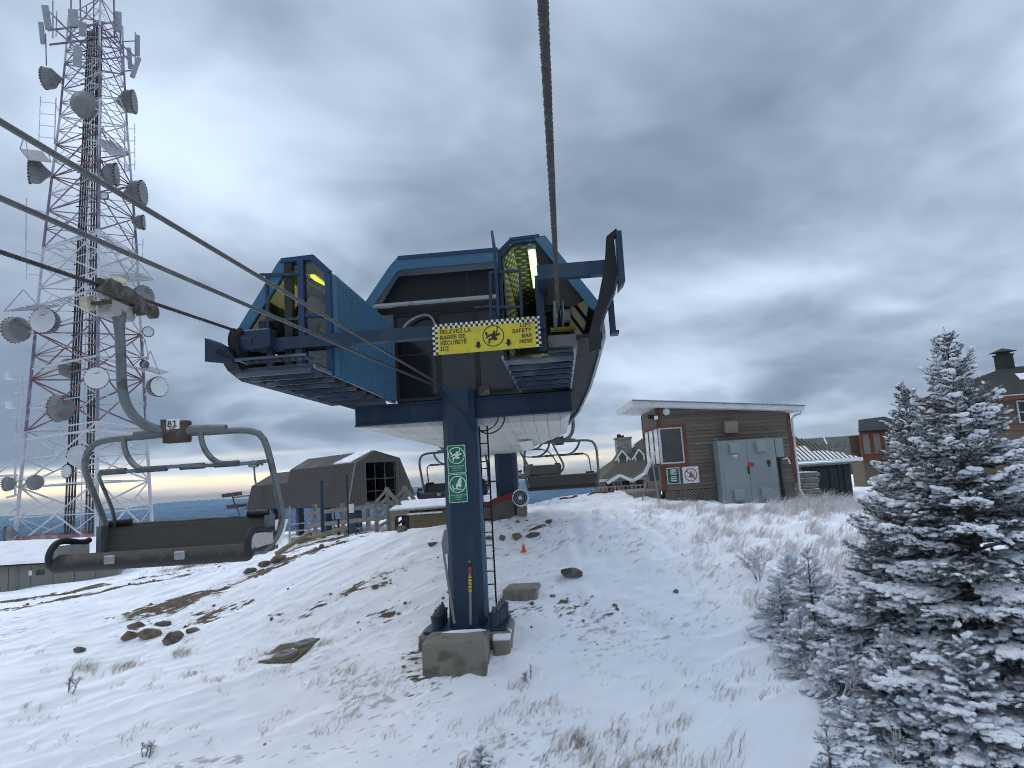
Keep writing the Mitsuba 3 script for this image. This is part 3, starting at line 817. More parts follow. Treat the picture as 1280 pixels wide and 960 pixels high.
# ---------------------------------------------------------------- signs
def pict_lift():
    """a rider on a chair reaching up to the bar (strokes in a unit circle)"""
    s = [LineString([(0.45, 0.85), (0.30, 0.15)]).buffer(0.05), LineString([(0.55, 0.15), (0.12, -0.05)]).buffer(0.09), Point(0.10, 0.36).buffer(0.13),
         LineString([(0.06, 0.18), (-0.02, -0.12)]).buffer(0.16), LineString([(-0.02, -0.22), (0.22, -0.30)]).buffer(0.14), LineString([(0.0, 0.15), (-0.35, 0.12), (-0.6, -0.1)]).buffer(0.06),
         LineString([(-0.05, -0.25), (-0.38, -0.30), (-0.40, -0.62)]).buffer(0.08), LineString([(-0.7, -0.15), (-0.05, 0.1)]).buffer(0.04), Point(-0.62, 0.28).buffer(0.12),
         LineString([(-0.62, 0.35), (-0.58, 0.1)]).buffer(0.07)]
    return shapely.union_all(s)


def pict_tips():
    s = [LineString([(0.35, 0.65), (0.3, -0.25)]).buffer(0.12), Point(0.25, 0.45).buffer(0.15), LineString([(0.2, 0.25), (0.15, -0.1)]).buffer(0.2), LineString([(0.15, -0.15), (-0.1, -0.2), (-0.12, -0.45)]).buffer(0.1),
         LineString([(0.45, -0.62), (-0.55, -0.48)]).buffer(0.05), LineString([(-0.55, -0.5), (-0.62, -0.1)]).buffer(0.07), LineString([(0.1, 0.1), (-0.15, 0.0)]).buffer(0.08)]
    return shapely.union_all(s)


ring = lambda r, w: Point(0, 0).buffer(r, 32).difference(Point(0, 0).buffer(r - w, 32))
aff = shapely.affinity if hasattr(shapely, 'affinity') else None
from shapely import affinity as aff


def at2(g, x, y, s):
    return aff.translate(aff.scale(g, s, s, origin=(0, 0)), x, y)


# yellow sign on the front beam
ys = thing('safety_bar_sign', 'yellow bilingual sign with black and white checkered border hung on the blue front beam', 'sign')
W, H = 1.75, 0.50
tilt = unit(wl(1, 0, 0.004) - wl(0, 0, 0))
so_ = LT(np.array([0.61, 10.71, 1.975]))
SX, SY = tilt, np.array([0, 0, 1.0])
obj('board', MB().flat(sbox(0, 0, W, H), so_ + np.array(AV) * 0.03, SX, SY, 0.03), 'm_yellow', ys)
c = W / 42
wb, bb_ = [], []
for i in range(42):
    for r_ in range(2):
        (wb if (i + r_) % 2 else bb_).append(sbox(i * c, H - (r_ + 1) * c, (i + 1) * c, H - r_ * c))
for j in range(2, 12):
    for r_ in range(2):
        y0 = H - (j + 1) * c
        if y0 < -1e-6:
            continue
        (wb if (j + r_) % 2 else bb_).append(sbox(r_ * c, y0, (r_ + 1) * c, y0 + c))
        (wb if (j + r_) % 2 == 0 else bb_).append(sbox(W - (r_ + 1) * c, y0, W - r_ * c, y0 + c))
m_ = MB()
for g in wb:
    m_.flat(g, so_, SX, SY, 0.004)
tag(obj('checker_white', m_, 'm_cream_print', ys), kind='stuff')
mat('m_cream_print', (0.66, 0.62, 0.45), 0.5)
m_ = MB()
for g in bb_:
    m_.flat(g, so_, SX, SY, 0.004)
tag(obj('checker_black', m_, 'm_print_black', ys), kind='stuff')
m_ = MB()
for i, s_ in enumerate(('RELEVEZ LA', 'BARRE DE', 'SÉCURITÉ', 'ICI')):
    m_.text(s_, 0.064, so_ + SX * 0.115 + SY * (0.335 - i * 0.092), SX, SY, 0.004, bold=True)
tag(obj('lettering', m_, 'm_print_black', ys), kind='stuff')
m_ = MB()
for i, s_ in enumerate(('LIFT', 'SAFETY', 'BAR', 'HERE')):
    m_.text(s_, 0.060, so_ + SX * 1.60 + SY * (0.345 - i * 0.088), SX, SY, 0.004, 'right', slant=0.18, bold=True)
tag(obj('lettering', m_, 'm_print_black', ys), kind='stuff')
m_ = MB()
m_.flat(at2(shapely.union_all([ring(1.0, 0.08), pict_lift()]), 0.985, 0.235, 0.175), so_, SX, SY, 0.004)
for ax in (0.735, 1.225):
    m_.flat(Polygon([(ax - .028, .16), (ax + .028, .16), (ax + .028, .105), (ax + .058, .105), (ax, .045), (ax - .058, .105), (ax - .028, .105)]), so_, SX, SY, 0.004)
obj('pictogram', m_, 'm_print_black', ys)

# two green signs on the column
for top, pict, words, lab in ((0.72, pict_lift(), ('RELEVEZ LA BARRE', 'DE SÉCURITÉ', 'LIFT SAFETY BAR'), 'upper green sign on the blue column with white rider raising the bar'),
                              (0.088, pict_tips(), ('RELEVEZ VOS SPATULES', 'DE SKIS', 'TIPS UP'), 'lower green sign on the blue column with white seated skier symbol')):
    gs = thing('column_sign', lab, 'sign')
    o_ = wl(0.045 if top > 0.5 else 0.04, 14.955, top - 0.64)
    X_ = unit(wl(1, 0, 0) - wl(0, 0, 0))
    Y_ = np.array([0, 0, 1.0])
    obj('board', MB().flat(sbox(0, 0, 0.42, 0.63).buffer(-0.03).buffer(0.03), o_, X_, Y_, 0.012), 'm_green_sign', gs)
    m_ = MB()
    m_.flat(sbox(0.008, 0.008, 0.412, 0.622).buffer(-0.03).buffer(0.03).difference(sbox(0.02, 0.02, 0.40, 0.61).buffer(-0.03).buffer(0.03)), o_ - AV * 0.012, X_, Y_, 0.003)
    m_.flat(at2(shapely.union_all([ring(1.0, 0.1), pict]), 0.21, 0.40, 0.185), o_ - AV * 0.012, X_, Y_, 0.003)
    for i, s_ in enumerate(words):
        m_.text(s_, 0.026 if i < 2 else 0.018, o_ - AV * 0.012 + X_ * 0.21 + Y_ * (0.155 - 0.045 * i), X_, Y_, 0.003, 'center')
    tag(obj('print', m_, 'm_white', gs), kind='stuff')

# ---------------------------------------------------------------- ropes and cables
def rope_mesh(p, q, r, n, sag=0.0, strands=0, segs=40):
    p, q = np.asarray(p, float), np.asarray(q, float)
    t = np.linspace(0, 1, segs)
    pts = p + (q - p) * t[:, None] - np.array([0, 0, 1]) * (4 * sag * t * (1 - t))[:, None]
    mb = MB()
    if not strands:
        return mb.tube(pts, r, n)
    L = np.linalg.norm(q - p)
    d = unit(q - p)
    x = unit(np.cross(d, [0.3, 0.2, 1]))
    y = np.cross(d, x)
    for k in range(strands):
        a = 2 * np.pi * (k / strands + np.linspace(0, L / 0.19, segs))
        mb.tube(pts + 0.6 * r * (np.cos(a)[:, None] * x + np.sin(a)[:, None] * y), r * 0.46, 5)
    return mb


ur = np.array([0.0, -0.6, 1.95])
tag(obj('haul_rope', rope_mesh(wl(2.535, -2.0, 2.02), wl(2.66, 10.6, 2.48), 0.029, 8, strands=6, segs=300), 'm_rope'), 'twisted steel haul rope running overhead into the right bay', 'rope')
tag(obj('haul_rope', rope_mesh((-4.93, -3.0, 1.81), (-4.44, 10.95, 2.61), 0.025, 8, strands=6, segs=300), 'm_rope'), 'twisted steel haul rope that carries chair 81 into the left bay', 'rope')
e0 = np.array([-1.42, 14.9, 1.95])
tag(obj('signal_cable', rope_mesh(np.array([-3.30, 3.1, 2.50]) * 1.0 + (np.array([-3.30, 3.1, 2.50]) - e0) * 0.5, e0, 0.024, 10, 0.02), 'm_cable'), 'smooth grey cable, upper of the two running to the column top', 'cable')
e1 = np.array([-1.60, 14.9, 1.99])
tag(obj('signal_cable', rope_mesh(np.array([-3.30, 4.2, 2.04]) + (np.array([-3.30, 4.2, 2.04]) - e1) * 0.5, e1, 0.022, 10, 0.02), 'm_cable'), 'smooth grey cable, lower of the two running to the column top', 'cable')

# ---------------------------------------------------------------- chairs: local x right, y towards the back rest, z up; the grip is the origin
def make_chair(name, label, group, M, number=None, off=0.47, mirror=1):
    t = thing(name, label, 'chairlift chair', group)
    MM = lambda v: M(np.asarray(v) * np.array([mirror, 1, 1]))
    g = MB(MM)
    g.bb((-0.16, -0.2, -0.30), (0.04, 0.24, -0.12), 0.02).bb((-0.10, -0.30, -0.14), (0.0, 0.32, -0.06), 0.02)
    gr_ = obj('grip', g, 'm_white_worn', t)
    g2 = MB(MM)
    g2.prism([(0.03, -0.5, -0.10), (0.03, 0.5, -0.10), (0.03, 0.45, -0.02), (0.03, 0.1, 0.08), (0.03, -0.3, 0.09)], (0.08, 0, 0)).bb((-0.04, -0.42, -0.05), (0.03, 0.42, 0.07), 0.01)
    obj('jaw', g2, 'm_rust', gr_)
    for (x, y, z, ax) in ((-0.22, -0.26, -0.18, 0), (0.12, 0.46, -0.13, 0), (0.10, 0.24, -0.14, 0), (0.0, -0.05, 0.11, 1)):
        w = MB(MM)
        dd = np.array([0.05, 0, 0]) if ax == 0 else np.array([0.03, -0.02, 0.045])
        c_ = np.array([x, y, z])
        w.tube([c_ - dd, c_ - dd * 0.8, c_ + dd * 0.8, c_ + dd], [0.055, 0.085, 0.085, 0.055], 16)
        obj('roller', w, 'm_roller' if y < 0.2 else 'm_rust', gr_)
    obj('axle', MB(MM).cyl((-0.2, -0.26, -0.18), (0.05, -0.26, -0.18), 0.025, n=8), 'm_rust', gr_)
    st = [(-0.02, 0.0, -0.24), (-0.01, 0.0, -0.45), (0.0, 0.02, -0.85), (0.0, 0.06, -1.18), (0.05, 0.12, -1.40), (0.16, 0.2, -1.55), (0.34, 0.3, -1.635), (off, 0.35, -1.65)]
    m_ = MB(MM)
    m_.tube(smooth_path(st, 30), np.concatenate([np.linspace(0.08, 0.06, 4), np.full(26, 0.056)]), 12)
    obj('hanger', m_, 'm_steel_paint', t, smooth=40)
    cl = obj('clamp', MB(MM).box((off + 0.02, 0.35, -1.66), (0.30, 0.14, 0.26), b=0.015).box((off - 0.10, 0.33, -1.60), (0.06, 0.16, 0.18)), 'm_rust', t)
    if number:
        obj('number_plate', MB(M).bb((off - 0.09, 0.268, -1.63), (off + 0.09, 0.276, -1.51)), 'm_white', cl)
        o_ = M(np.array([off, 0.266, -1.60]))
        X_ = unit(M(np.array([1.0, 0, 0])) - M(np.zeros(3)))
        obj('number', MB().text(number, 0.07, o_, X_, (0, 0, 1), 0.003, 'center', bold=True), 'm_print_black', cl)
        obj('red_mark', MB(M).bb((off - 0.03, 0.262, -1.625), (off + 0.04, 0.267, -1.61)), 'm_red', cl)
    h = 1.13
    bail = MB(MM)
    y0 = 0.35
    prof = [(off, y0, -1.68), (off - 0.5, y0, -1.69), (off - h + 0.28, y0, -1.70), (off - h + 0.10, y0, -1.76), (off - h + 0.02, y0, -1.92), (off - h, y0 + 0.12, -2.2), (off - h + 0.01, y0 + 0.34, -2.58), (off - h + 0.02, y0 + 0.42, -2.80), (off - h + 0.05, y0 + 0.30, -3.0), (off - h + 0.08, y0 + 0.05, -3.10), (off - h + 0.10, y0 - 0.4, -3.10)]
    prof = np.array(prof)
    other = prof * [-1, 1, 1] + [2 * off, 0, 0]
    path = np.vstack([prof[::-1], other[1:]])
    bail.tube(smooth_path(path, 60), 0.039, 10)
    obj('bail', bail, 'm_steel_paint', t, smooth=40)
    obj('cross_tube', MB(MM).tube([(off - 0.5, y0, -1.66), (off - 0.15, y0, -1.655), (off + 0.2, y0, -1.655), (off + 0.62, y0, -1.655)], [0.045, 0.07, 0.07, 0.045], 10), 'm_steel_paint', t, smooth=40)
    # seat, back rest, end pads
    s = MB(MM)
    m3h = lambda pts, r: m3.Manifold.batch_hull([m3.Manifold.sphere(r, 10).translate(list(p)) for p in pts])
    s.man(m3h([(off - h + 0.06, -0.16, -3.10), (off + h - 0.06, -0.16, -3.10), (off - h + 0.06, -0.10, -3.06), (off + h - 0.06, -0.1, -3.06)], 0.075))
    s.man(m3h([(off - h + 0.1, -0.12, -3.06), (off + h - 0.1, -0.12, -3.06), (off - h + 0.1, 0.62, -3.10), (off + h - 0.1, 0.62, -3.10)], 0.05))
    seat = obj('seat', s, 'm_pad', t, smooth=40)
    for x in (off - 0.42, off + 0.36):
        obj('seat_clip', MB(MM).box((x, -0.225, -3.06), (0.12, 0.05, 0.09), b=0.01), 'm_galv', seat)
    b = MB(MM)
    b.man(m3h([(off - h + 0.12, 0.60, -3.05), (off + h - 0.12, 0.60, -3.05), (off - h + 0.10, 0.70, -2.76), (off + h - 0.10, 0.70, -2.76)], 0.03))
    back = obj('backrest', b, 'm_back', t, smooth=40)
    obj('top_trim', MB(MM).tube([(off - h + 0.10, 0.70, -2.725), (off + h - 0.10, 0.70, -2.725)], 0.018, 8), 'm_steel_paint', back)
    for sx in (-1, 1):
        x = off + sx * (h - 0.02)
        e = MB(MM)
        loop = [(x, -0.2, -3.1), (x, -0.21, -2.95), (x, -0.13, -2.87), (x, 0.15, -2.86), (x, 0.45, -2.87)]
        e.tube(smooth_path(loop, 20), 0.036, 8)
        ep = obj('side_frame', e, 'm_black', t, smooth=40)
        obj('side_pad', MB(MM).prism([(x, -0.16, -3.05), (x, -0.17, -2.94), (x, -0.10, -2.89), (x, 0.42, -2.90), (x, 0.42, -3.04)], (0.05, 0, 0)), 'm_pad_grey', ep)
        obj('back_roll', MB(MM).tube([(off + sx * (h - 0.14), 0.66, -2.70), (off + sx * (h - 0.40), 0.66, -2.69)], 0.04, 10), 'm_black', t)
        obj('back_bracket', MB(MM).bb((off + sx * (h - 0.10) - 0.03, 0.5, -3.05), (off + sx * (h - 0.10) + 0.03, 0.68, -2.72)), 'm_steel_paint', t)
    # restraint bar, raised
    yb, zb = 0.05, -2.10
    r_ = MB(MM)
    r_.tube(smooth_path([(off - h + 0.2, 0.66, -2.74), (off - h + 0.24, 0.52, -2.5), (off - h + 0.30, 0.2, -2.16), (off - h + 0.42, yb, zb), (off - h + 0.7, yb, zb), (off, yb, zb + 0.015), (off + h - 0.5, yb, zb), (off + h - 0.25, yb + 0.08, zb), (off + h - 0.03, y0, zb + 0.02)], 60), 0.022, 8)
    rb = obj('restraint_bar', r_, 'm_steel_paint', t, smooth=40)
    for a_, b_ in ((-0.72, -0.42), (-0.3, 0.06), (0.22, 0.50), (0.62, 0.9)):
        obj('bar_sleeve', MB(MM).cyl((off + a_, yb, zb + 0.005), (off + b_, yb, zb + 0.005), 0.036, n=10), 'm_sleeve', rb)
    for sx in (-0.52, 0.42):
        f_ = MB(MM).tube(smooth_path([(off + sx - 0.1, y0 - 0.02, -1.68), (off + sx - 0.04, y0 - 0.08, -1.86), (off + sx + 0.08, 0.2, -2.0), (off + sx + 0.34, yb, zb + 0.01)], 14), 0.034, 8)
        obj('footrest_arm', f_, 'm_steel_paint', t, smooth=40)
    return t


mat('m_white_worn', worn((0.36, 0.35, 0.33), (0.19, 0.15, 0.11), 12.0, 0.5, 0.9), 0.6)
mat('m_roller', worn((0.55, 0.50, 0.36), (0.35, 0.3, 0.2), 10.0), 0.7)
mat('m_sleeve', (0.07, 0.08, 0.085), 0.5)
ch = make_chair('lift_chair', 'near grey tubed chairlift chair numbered 81 with dark seat hanging on the left rope', 'chairs of the blue lift', frame((-4.55, 7.8, 2.42), 2.0), '81')

# ---------------------------------------------------------------- telecom tower
TC = np.array([-27.58, 44.1])
TL = [np.array([-32.4, 44.1]) - TC, np.array([-25.4, 47.6]) - TC, np.array([-24.94, 40.57]) - TC]
TZ = np.array([-2.6, 7, 18, 28, 39])
TS = np.array([1.0, 0.85, 0.70, 0.49, 0.37])


def leg_at(i, z):
    p = TC + TL[i] * np.interp(z, TZ, TS)
    return np.array([p[0], p[1], z])


mat('m_tower_white', worn((0.58, 0.58, 0.60), (0.42, 0.40, 0.42), 1.2), 0.5)
mat('m_tower_red', worn((0.21, 0.10, 0.11), (0.36, 0.28, 0.28), 1.5), 0.55)
mat('m_tower_purple', worn((0.20, 0.17, 0.24), (0.36, 0.34, 0.38), 1.4), 0.5)
mat('m_tray', worn((0.05, 0.05, 0.055), (0.12, 0.11, 0.11), 3.0), 0.6)
mat('m_dish_grey', worn((0.20, 0.20, 0.20), (0.14, 0.135, 0.125), 2.0), 0.55)
mat('m_dish_white', (0.70, 0.71, 0.72), 0.5)
mat('m_antenna', worn((0.34, 0.36, 0.38), (0.28, 0.30, 0.32), 2.0), 0.5)
tw = thing('telecom_tower', 'tall red and white lattice telecom tower covered in dishes and antennas', 'telecom tower')
levels = [-2.6, 1.2, 4.8, 8.2, 11.4, 14.4, 17.2, 19.8, 22.2, 24.5, 26.6, 28.6, 30.5, 32.4, 34.2]
bandcol = lambda z: 'm_tower_white' if (z < 5 or 10 < z < 17 or 24 < z < 29) else ('m_tower_red' if (5 <= z <= 10 or 20 < z < 24) else 'm_tower_purple')
for i in range(3):
    for j in range(0, len(levels) - 1, 2):
        a, b = levels[j], levels[min(j + 2, len(levels) - 1)]
        obj('leg', MB().cyl(leg_at(i, a), leg_at(i, b), 0.115 - 0.0015 * a, 0.115 - 0.0015 * b, 8), 'm_tower_purple' if (j // 2) % 2 else 'm_tower_white', tw)
for i in range(3):
    k = (i + 1) % 3
    for j in range(len(levels) - 1):
        a, b = levels[j], levels[j + 1]
        p0, q0, p1, q1 = leg_at(i, a), leg_at(k, a), leg_at(i, b), leg_at(k, b)
        mid0, mid1 = (p0 + q0) / 2, (p1 + q1) / 2
        r = 0.058 - 0.0006 * a
        m_ = bandcol((a + b) / 2)
        for s, e in ((p0, q1), (q0, p1)):
            obj('brace', MB().cyl(s, e, r, n=5), m_, tw)
        obj('brace', MB().cyl(p1, q1, r * 0.9, n=5), m_, tw)
        c = (p0 + q0 + p1 + q1) / 4
        sec = MB()
        sec.cyl((p0 + p1) / 2, (p0 + c) / 2, 0.036, n=4).cyl((p0 + p1) / 2, (p1 + c) / 2, 0.036, n=4).cyl((q0 + q1) / 2, (q0 + c) / 2, 0.022, n=4).cyl((q0 + q1) / 2, (q1 + c) / 2, 0.022, n=4)
        sec.cyl((p0 + p1) / 2, c, 0.022, n=4).cyl((q0 + q1) / 2, c, 0.022, n=4)
        sec.cyl((p0 + p1) / 2, (q0 + q1) / 2, 0.03, n=4)
        obj('sub_brace', sec, 'm_tower_white' if j % 3 else m_, tw)
for (x0, x1, y_, w) in ((-28.45, -27.75, 43.4, 0.55), (-26.75, -26.95, 42.9, 0.6)):
    t = MB()
    x1 = x1
    for k in range(4):
        f = (k / 3 - 0.5) * w
        t.cyl((x0 + f, y_, -2.4), (x1 + f * 0.8, y_ + 0.3, 32.6), 0.06, n=5)
    for z in np.arange(-2, 32.4, 0.8):
        xx = np.interp(z, [-2.4, 36.5], [x0, x1])
        t.bar((xx - w / 2, y_ - 0.08, z), (xx + w / 2, y_ - 0.08, z), 0.05, 0.06)
    obj('cable_tray', t, 'm_tray', tw)
t = MB()
t.cyl((-27.4, 42.9, -2.4), (-27.3, 43.3, 33.5), 0.03, n=5).cyl((-27.0, 42.9, -2.4), (-26.95, 43.3, 33.5), 0.03, n=5)
for z in np.arange(-2, 33.2, 0.42):
    t.bar((-27.4, 42.95, z), (-27.0, 42.95, z), 0.025)
obj('climbing_ladder', t, 'm_tower_white', tw)
t = MB()
for q in np.linspace(0, 1, 5):
    t.bar(leg_at(0, -2.2) * (1 - q) + leg_at(2, -2.2) * q + [0, 0, 0.3], leg_at(0, -2.2) * (1 - q) + leg_at(1, -2.2) * q + [0, 0, 0.3], 0.12, 0.2)
t.bar(leg_at(0, -2.0), leg_at(2, -2.0), 0.15, 0.25).bar(leg_at(2, -2.0), leg_at(1, -2.0), 0.15, 0.25)
obj('base_frame', t, 'm_tower_red', tw)


def dish(c, r, ax, el=0.0, white=False, depth=0.85, logo=False):
    c = np.asarray(c, float)
    ax = unit([ax[0], ax[1], el])
    m_ = MB()
    d = r * depth
    m_.tube([c - ax * d * 1.25, c - ax * d * 0.75, c - ax * d * 0.35, c, c + ax * d * 0.55], [r * 0.16, r * 0.55, r * 0.93, r, r * 1.0], 24)
    k = obj('dish', m_, 'm_dish_grey', tw, smooth=30)
    f = MB().cyl(c + ax * d * 0.551, c + ax * d * 0.58, r * 0.97, n=24)
    obj('radome', f, 'm_dish_white' if white else 'm_dish_grey', k)
    rim = MB()
    y = unit(np.cross(ax, [0, 0, 1]))
    z = np.cross(y, ax)
    for a in np.arange(0, 2 * np.pi, 2 * np.pi / 22):
        q = c + ax * d * 0.5 + r * 1.02 * (math.cos(a) * y + math.sin(a) * z)
        rim.box(q, (0.05, 0.05, 0.14), y, z, ax)
    tag(obj('rim_clips', rim, 'm_tray', k), kind='stuff')
    if logo:
        o = c + ax * d * 0.59 + z * r * 0.45
        yy = -y if y[0] < 0 else y
        obj('logo_mark', MB().prism([o - yy * r * 0.3 - z * 0.04, o + yy * r * 0.05 + z * 0.02, o + yy * r * 0.35 + z * 0.12, o + yy * r * 0.05 - z * 0.05], ax * 0.01), 'm_red', k)
    # mount back to the nearest leg
    j = min(range(3), key=lambda i: np.linalg.norm(leg_at(i, c[2]) - c))
    b = MB()
    L_ = leg_at(j, c[2])
    if np.linalg.norm(L_ - c) < 4:
        b.cyl(c - ax * d, L_ + [0, 0, 0.3], 0.05, n=5).cyl(c - ax * d, L_ - [0, 0, 0.4], 0.05, n=5)
        obj('dish_arm', b, 'm_tower_white', k)


dish((-30.51, 43.60, 29.15), 0.71, (-1, -0.15))
dish((-26.38, 46.00, 28.53), 0.80, (1, 0.25))
dish((-27.06, 42.00, 26.09), 0.84, (-0.1, 1), 0.1)
dish((-31.14, 43.40, 22.28), 0.80, (-0.9, -0.5))
dish((-25.50, 42.50, 21.30), 0.71, (1, 0.3))
dish((-25.70, 46.00, 21.54), 0.84, (1, 0.15))
dish((-25.51, 46.00, 19.33), 0.50, (1, 0.3))
dish((-32.21, 43.60, 11.52), 0.84, (-0.85, 0.25))
dish((-29.56, 42.50, 11.62), 0.82, (0.05, -1), white=True, logo=True)
dish((-24.72, 40.00, 7.26), 0.66, (0.42, -0.9), white=True, depth=0.45, logo=True)
dish((-28.75, 43.00, 6.04), 0.84, (-0.9, 0.15))
dish((-24.35, 46.00, 7.47), 0.67, (0.9, -0.42), white=True)
dish((-27.57, 43.00, 2.90), 0.71, (0.4, -0.9), white=True, depth=0.4)
dish((-28.26, 43.00, 1.99), 0.42, (-0.3, -0.9), white=True, depth=0.5)
dish((-30.32, 43.00, 1.43), 0.46, (-0.6, 0.4))
dish((-32.28, 43.40, 1.45), 0.42, (-1, 0.1))
dish((-32.19, 43.40, -1.65), 0.42, (-1, -0.4))
dish((-29.10, 44.00, 8.81), 0.63, (0.2, 1))
dish((-24.82, 45.00, 13.60), 0.71, (0.9, -0.5))
dish((-24.91, 46.00, 11.37), 0.35, (0.6, -0.7), white=True, depth=0.3)
dish((-25.18, 46.00, 9.08), 0.27, (0.6, -0.7))
dish((-25.65, 42.00, 19.60), 0.25, (0.4, -0.8), white=True, depth=0.4)
for a, b, c, d in (((-32.69, 43.00, 12.64), (-30.24, 43.00, 12.58), (-27.64, 41.00, 12.17), (-29.44, 41.00, 12.35)), ((-26.99, 42.00, 12.43), (-25.24, 41.00, 11.65), (-23.74, 41.50, 11.88), (-26.69, 43.00, 12.66)), ((-25.72, 44.00, 14.44), (-24.54, 46.00, 15.05), (-25.87, 47.00, 15.91), (-26.86, 45.00, 15.21)),
                   ((-24.85, 45.00, 8.62), (-23.55, 45.00, 8.15), (-23.98, 47.00, 8.65), (-25.16, 47.00, 8.95)), ((-31.60, 42.50, 23.52), (-30.26, 41.50, 22.15), (-29.50, 42.50, 22.42), (-30.78, 44.00, 23.98)), ((-25.92, 41.50, 23.22), (-24.36, 40.50, 21.58), (-24.21, 42.00, 22.30), (-25.77, 43.00, 24.16)),
                   ((-24.85, 45.00, 9.33), (-24.31, 45.00, 9.24), (-25.23, 46.50, 9.73), (-25.57, 46.50, 9.75))):
    a, b, c, d = map(np.array, (a, b, c, d))
    m_ = MB()
    for t in np.linspace(0, 1, 6):
        m_.bar(a + (d - a) * t, b + (c - b) * t, 0.06, 0.05)
    nn = np.cross(b - a, d - a)
    m_.prism([a, b, c, a + (c - b)], unit(nn) * 0.04)
    m_.cyl(a, (a + b) / 2 + [0, 0, 1.4], 0.036, n=4).cyl(b, (a + b) / 2 + [0, 0, 1.4], 0.03, n=4)
    obj('ice_shield', m_, 'm_antenna', tw)
# panel antennas and the head frames
for (a, b, w) in (((-30.19, 42.50, 33.80), (-29.88, 42.50, 32.00), 0.42), ((-30.44, 42.50, 32.57), (-30.24, 42.50, 30.96), 0.3), ((-27.27, 41.00, 32.19), (-27.14, 41.00, 31.03), 0.55), ((-26.90, 41.00, 29.53), (-26.88, 41.00, 28.12), 0.5), ((-26.62, 45.00, 34.90), (-26.60, 45.00, 33.33), 0.42),
                  ((-25.77, 46.00, 33.71), (-25.76, 46.00, 32.06), 0.3), ((-24.53, 44.00, 30.54), (-25.02, 44.00, 29.07), 0.3), ((-25.84, 45.00, 32.03), (-25.71, 45.00, 30.41), 0.28), ((-25.71, 44.00, 30.62), (-25.64, 44.00, 29.53), 0.2), ((-27.21, 42.00, 31.98), (-27.25, 42.00, 30.99), 0.4)):
    m_ = MB().bar(a, b, w, 0.18, up=(0.4, -0.9, 0), b=0.03)
    obj('panel_antenna', m_, 'm_antenna', tw)
for (a, b, r) in (((-29.58, 42.00, 31.56), (-26.95, 45.00, 34.11), 0.075), ((-29.45, 42.00, 30.51), (-26.71, 45.00, 32.96), 0.075), ((-29.50, 42.00, 32.91), (-26.82, 43.00, 29.87), 0.06), ((-29.15, 42.00, 31.65), (-27.37, 43.00, 29.85), 0.06), ((-25.58, 41.00, 28.48), (-25.32, 45.00, 31.43), 0.06), ((-26.69, 41.00, 32.14), (-25.43, 45.00, 31.38), 0.05),
                  ((-27.06, 45.00, 32.74), (-25.43, 45.00, 30.51), 0.05), ((-26.94, 45.00, 32.54), (-25.77, 46.00, 33.27), 0.04), ((-26.23, 45.00, 30.26), (-25.54, 45.00, 30.28), 0.05), ((-27.08, 43.00, 32.45), (-26.94, 45.00, 32.60), 0.05)):
    obj('head_frame', MB().cyl(a, b, r, n=5), 'm_tower_purple', tw)
for (a, b, r) in (((-29.24, 42.00, 30.96), (-29.30, 42.00, 33.72), 0.04), ((-28.04, 42.00, 30.17), (-28.07, 42.00, 34.52), 0.05), ((-27.36, 42.00, 31.00), (-27.48, 42.00, 34.71), 0.05), ((-27.11, 43.00, 30.78), (-27.18, 43.00, 35.59), 0.04), ((-26.62, 43.00, 30.74), (-26.74, 43.00, 35.56), 0.05), ((-26.88, 45.00, 32.85), (-26.98, 45.00, 36.76), 0.06),
                  ((-27.00, 42.00, 32.43), (-27.01, 42.00, 33.14), 0.04), ((-29.03, 42.00, 31.06), (-29.02, 42.00, 32.93), 0.03), ((-26.41, 45.00, 31.45), (-26.50, 45.00, 34.57), 0.04), ((-29.98, 42.50, 29.36), (-30.09, 42.50, 31.72), 0.04), ((-25.93, 46.00, 31.19), (-25.95, 46.00, 33.98), 0.035), ((-25.58, 44.00, 29.05), (-25.66, 44.00, 31.65), 0.035)):
    obj('whip_antenna', MB().cyl(a, b, r, n=5), 'm_tower_purple', tw)
# dipole arrays on side masts
for (p, q, n, o) in (((-29.62, 43.00, 27.31), (-29.66, 43.00, 23.97), 4, -0.7), ((-26.08, 45.00, 26.30), (-26.05, 45.00, 22.72), 4, 0.48), ((-31.44, 43.00, 20.26), (-31.38, 43.00, 16.01), 0, 0), ((-26.02, 46.00, 18.18), (-26.06, 46.00, 16.32), 2, 0.5), ((-30.37, 43.00, 15.94), (-30.39, 43.00, 14.58), 2, -0.6), ((-25.00, 46.00, 6.19), (-24.99, 46.00, 4.43), 2, 0.3)):
    p, q = np.array(p), np.array(q)
    m_ = MB().cyl(p, q, 0.04, n=5)
    j = min(range(3), key=lambda i: np.linalg.norm(leg_at(i, p[2])[:2] - p[:2]))
    for t in (0.15, 0.85):
        s = p + (q - p) * t
        m_.cyl(s, leg_at(j, s[2]), 0.035, n=4)
    for k in range(n):
        s = p + (q - p) * ((k + 0.5) / n)
        e = s + np.array([o * 1.3, o * 0.3, 0.06])
        m_.cyl(s, e, 0.025, n=4).cyl(e - [0, 0, 0.38], e + [0, 0, 0.38], 0.03, n=4)
    obj('dipole_array', m_, 'm_tower_white', tw)
for (c, r, h) in (((-32.52, 43.50, 8.43), 0.26, 0.42), ((-32.46, 43.50, 6.54), 0.26, 0.42)):
    c = np.array(c)
    m_ = MB().cyl(c - [0, 0, h / 2], c + [0, 0, h / 2], r, n=14)
    obj('drum_antenna', m_, 'm_dish_white', tw)
m_ = MB()
for p in ((-32.05, 43.50, 8.35), (-31.73, 43.50, 8.33)):
    p = np.array(p)
    m_.cyl(p, p - [0, 0, 4.2], 0.04, n=5)
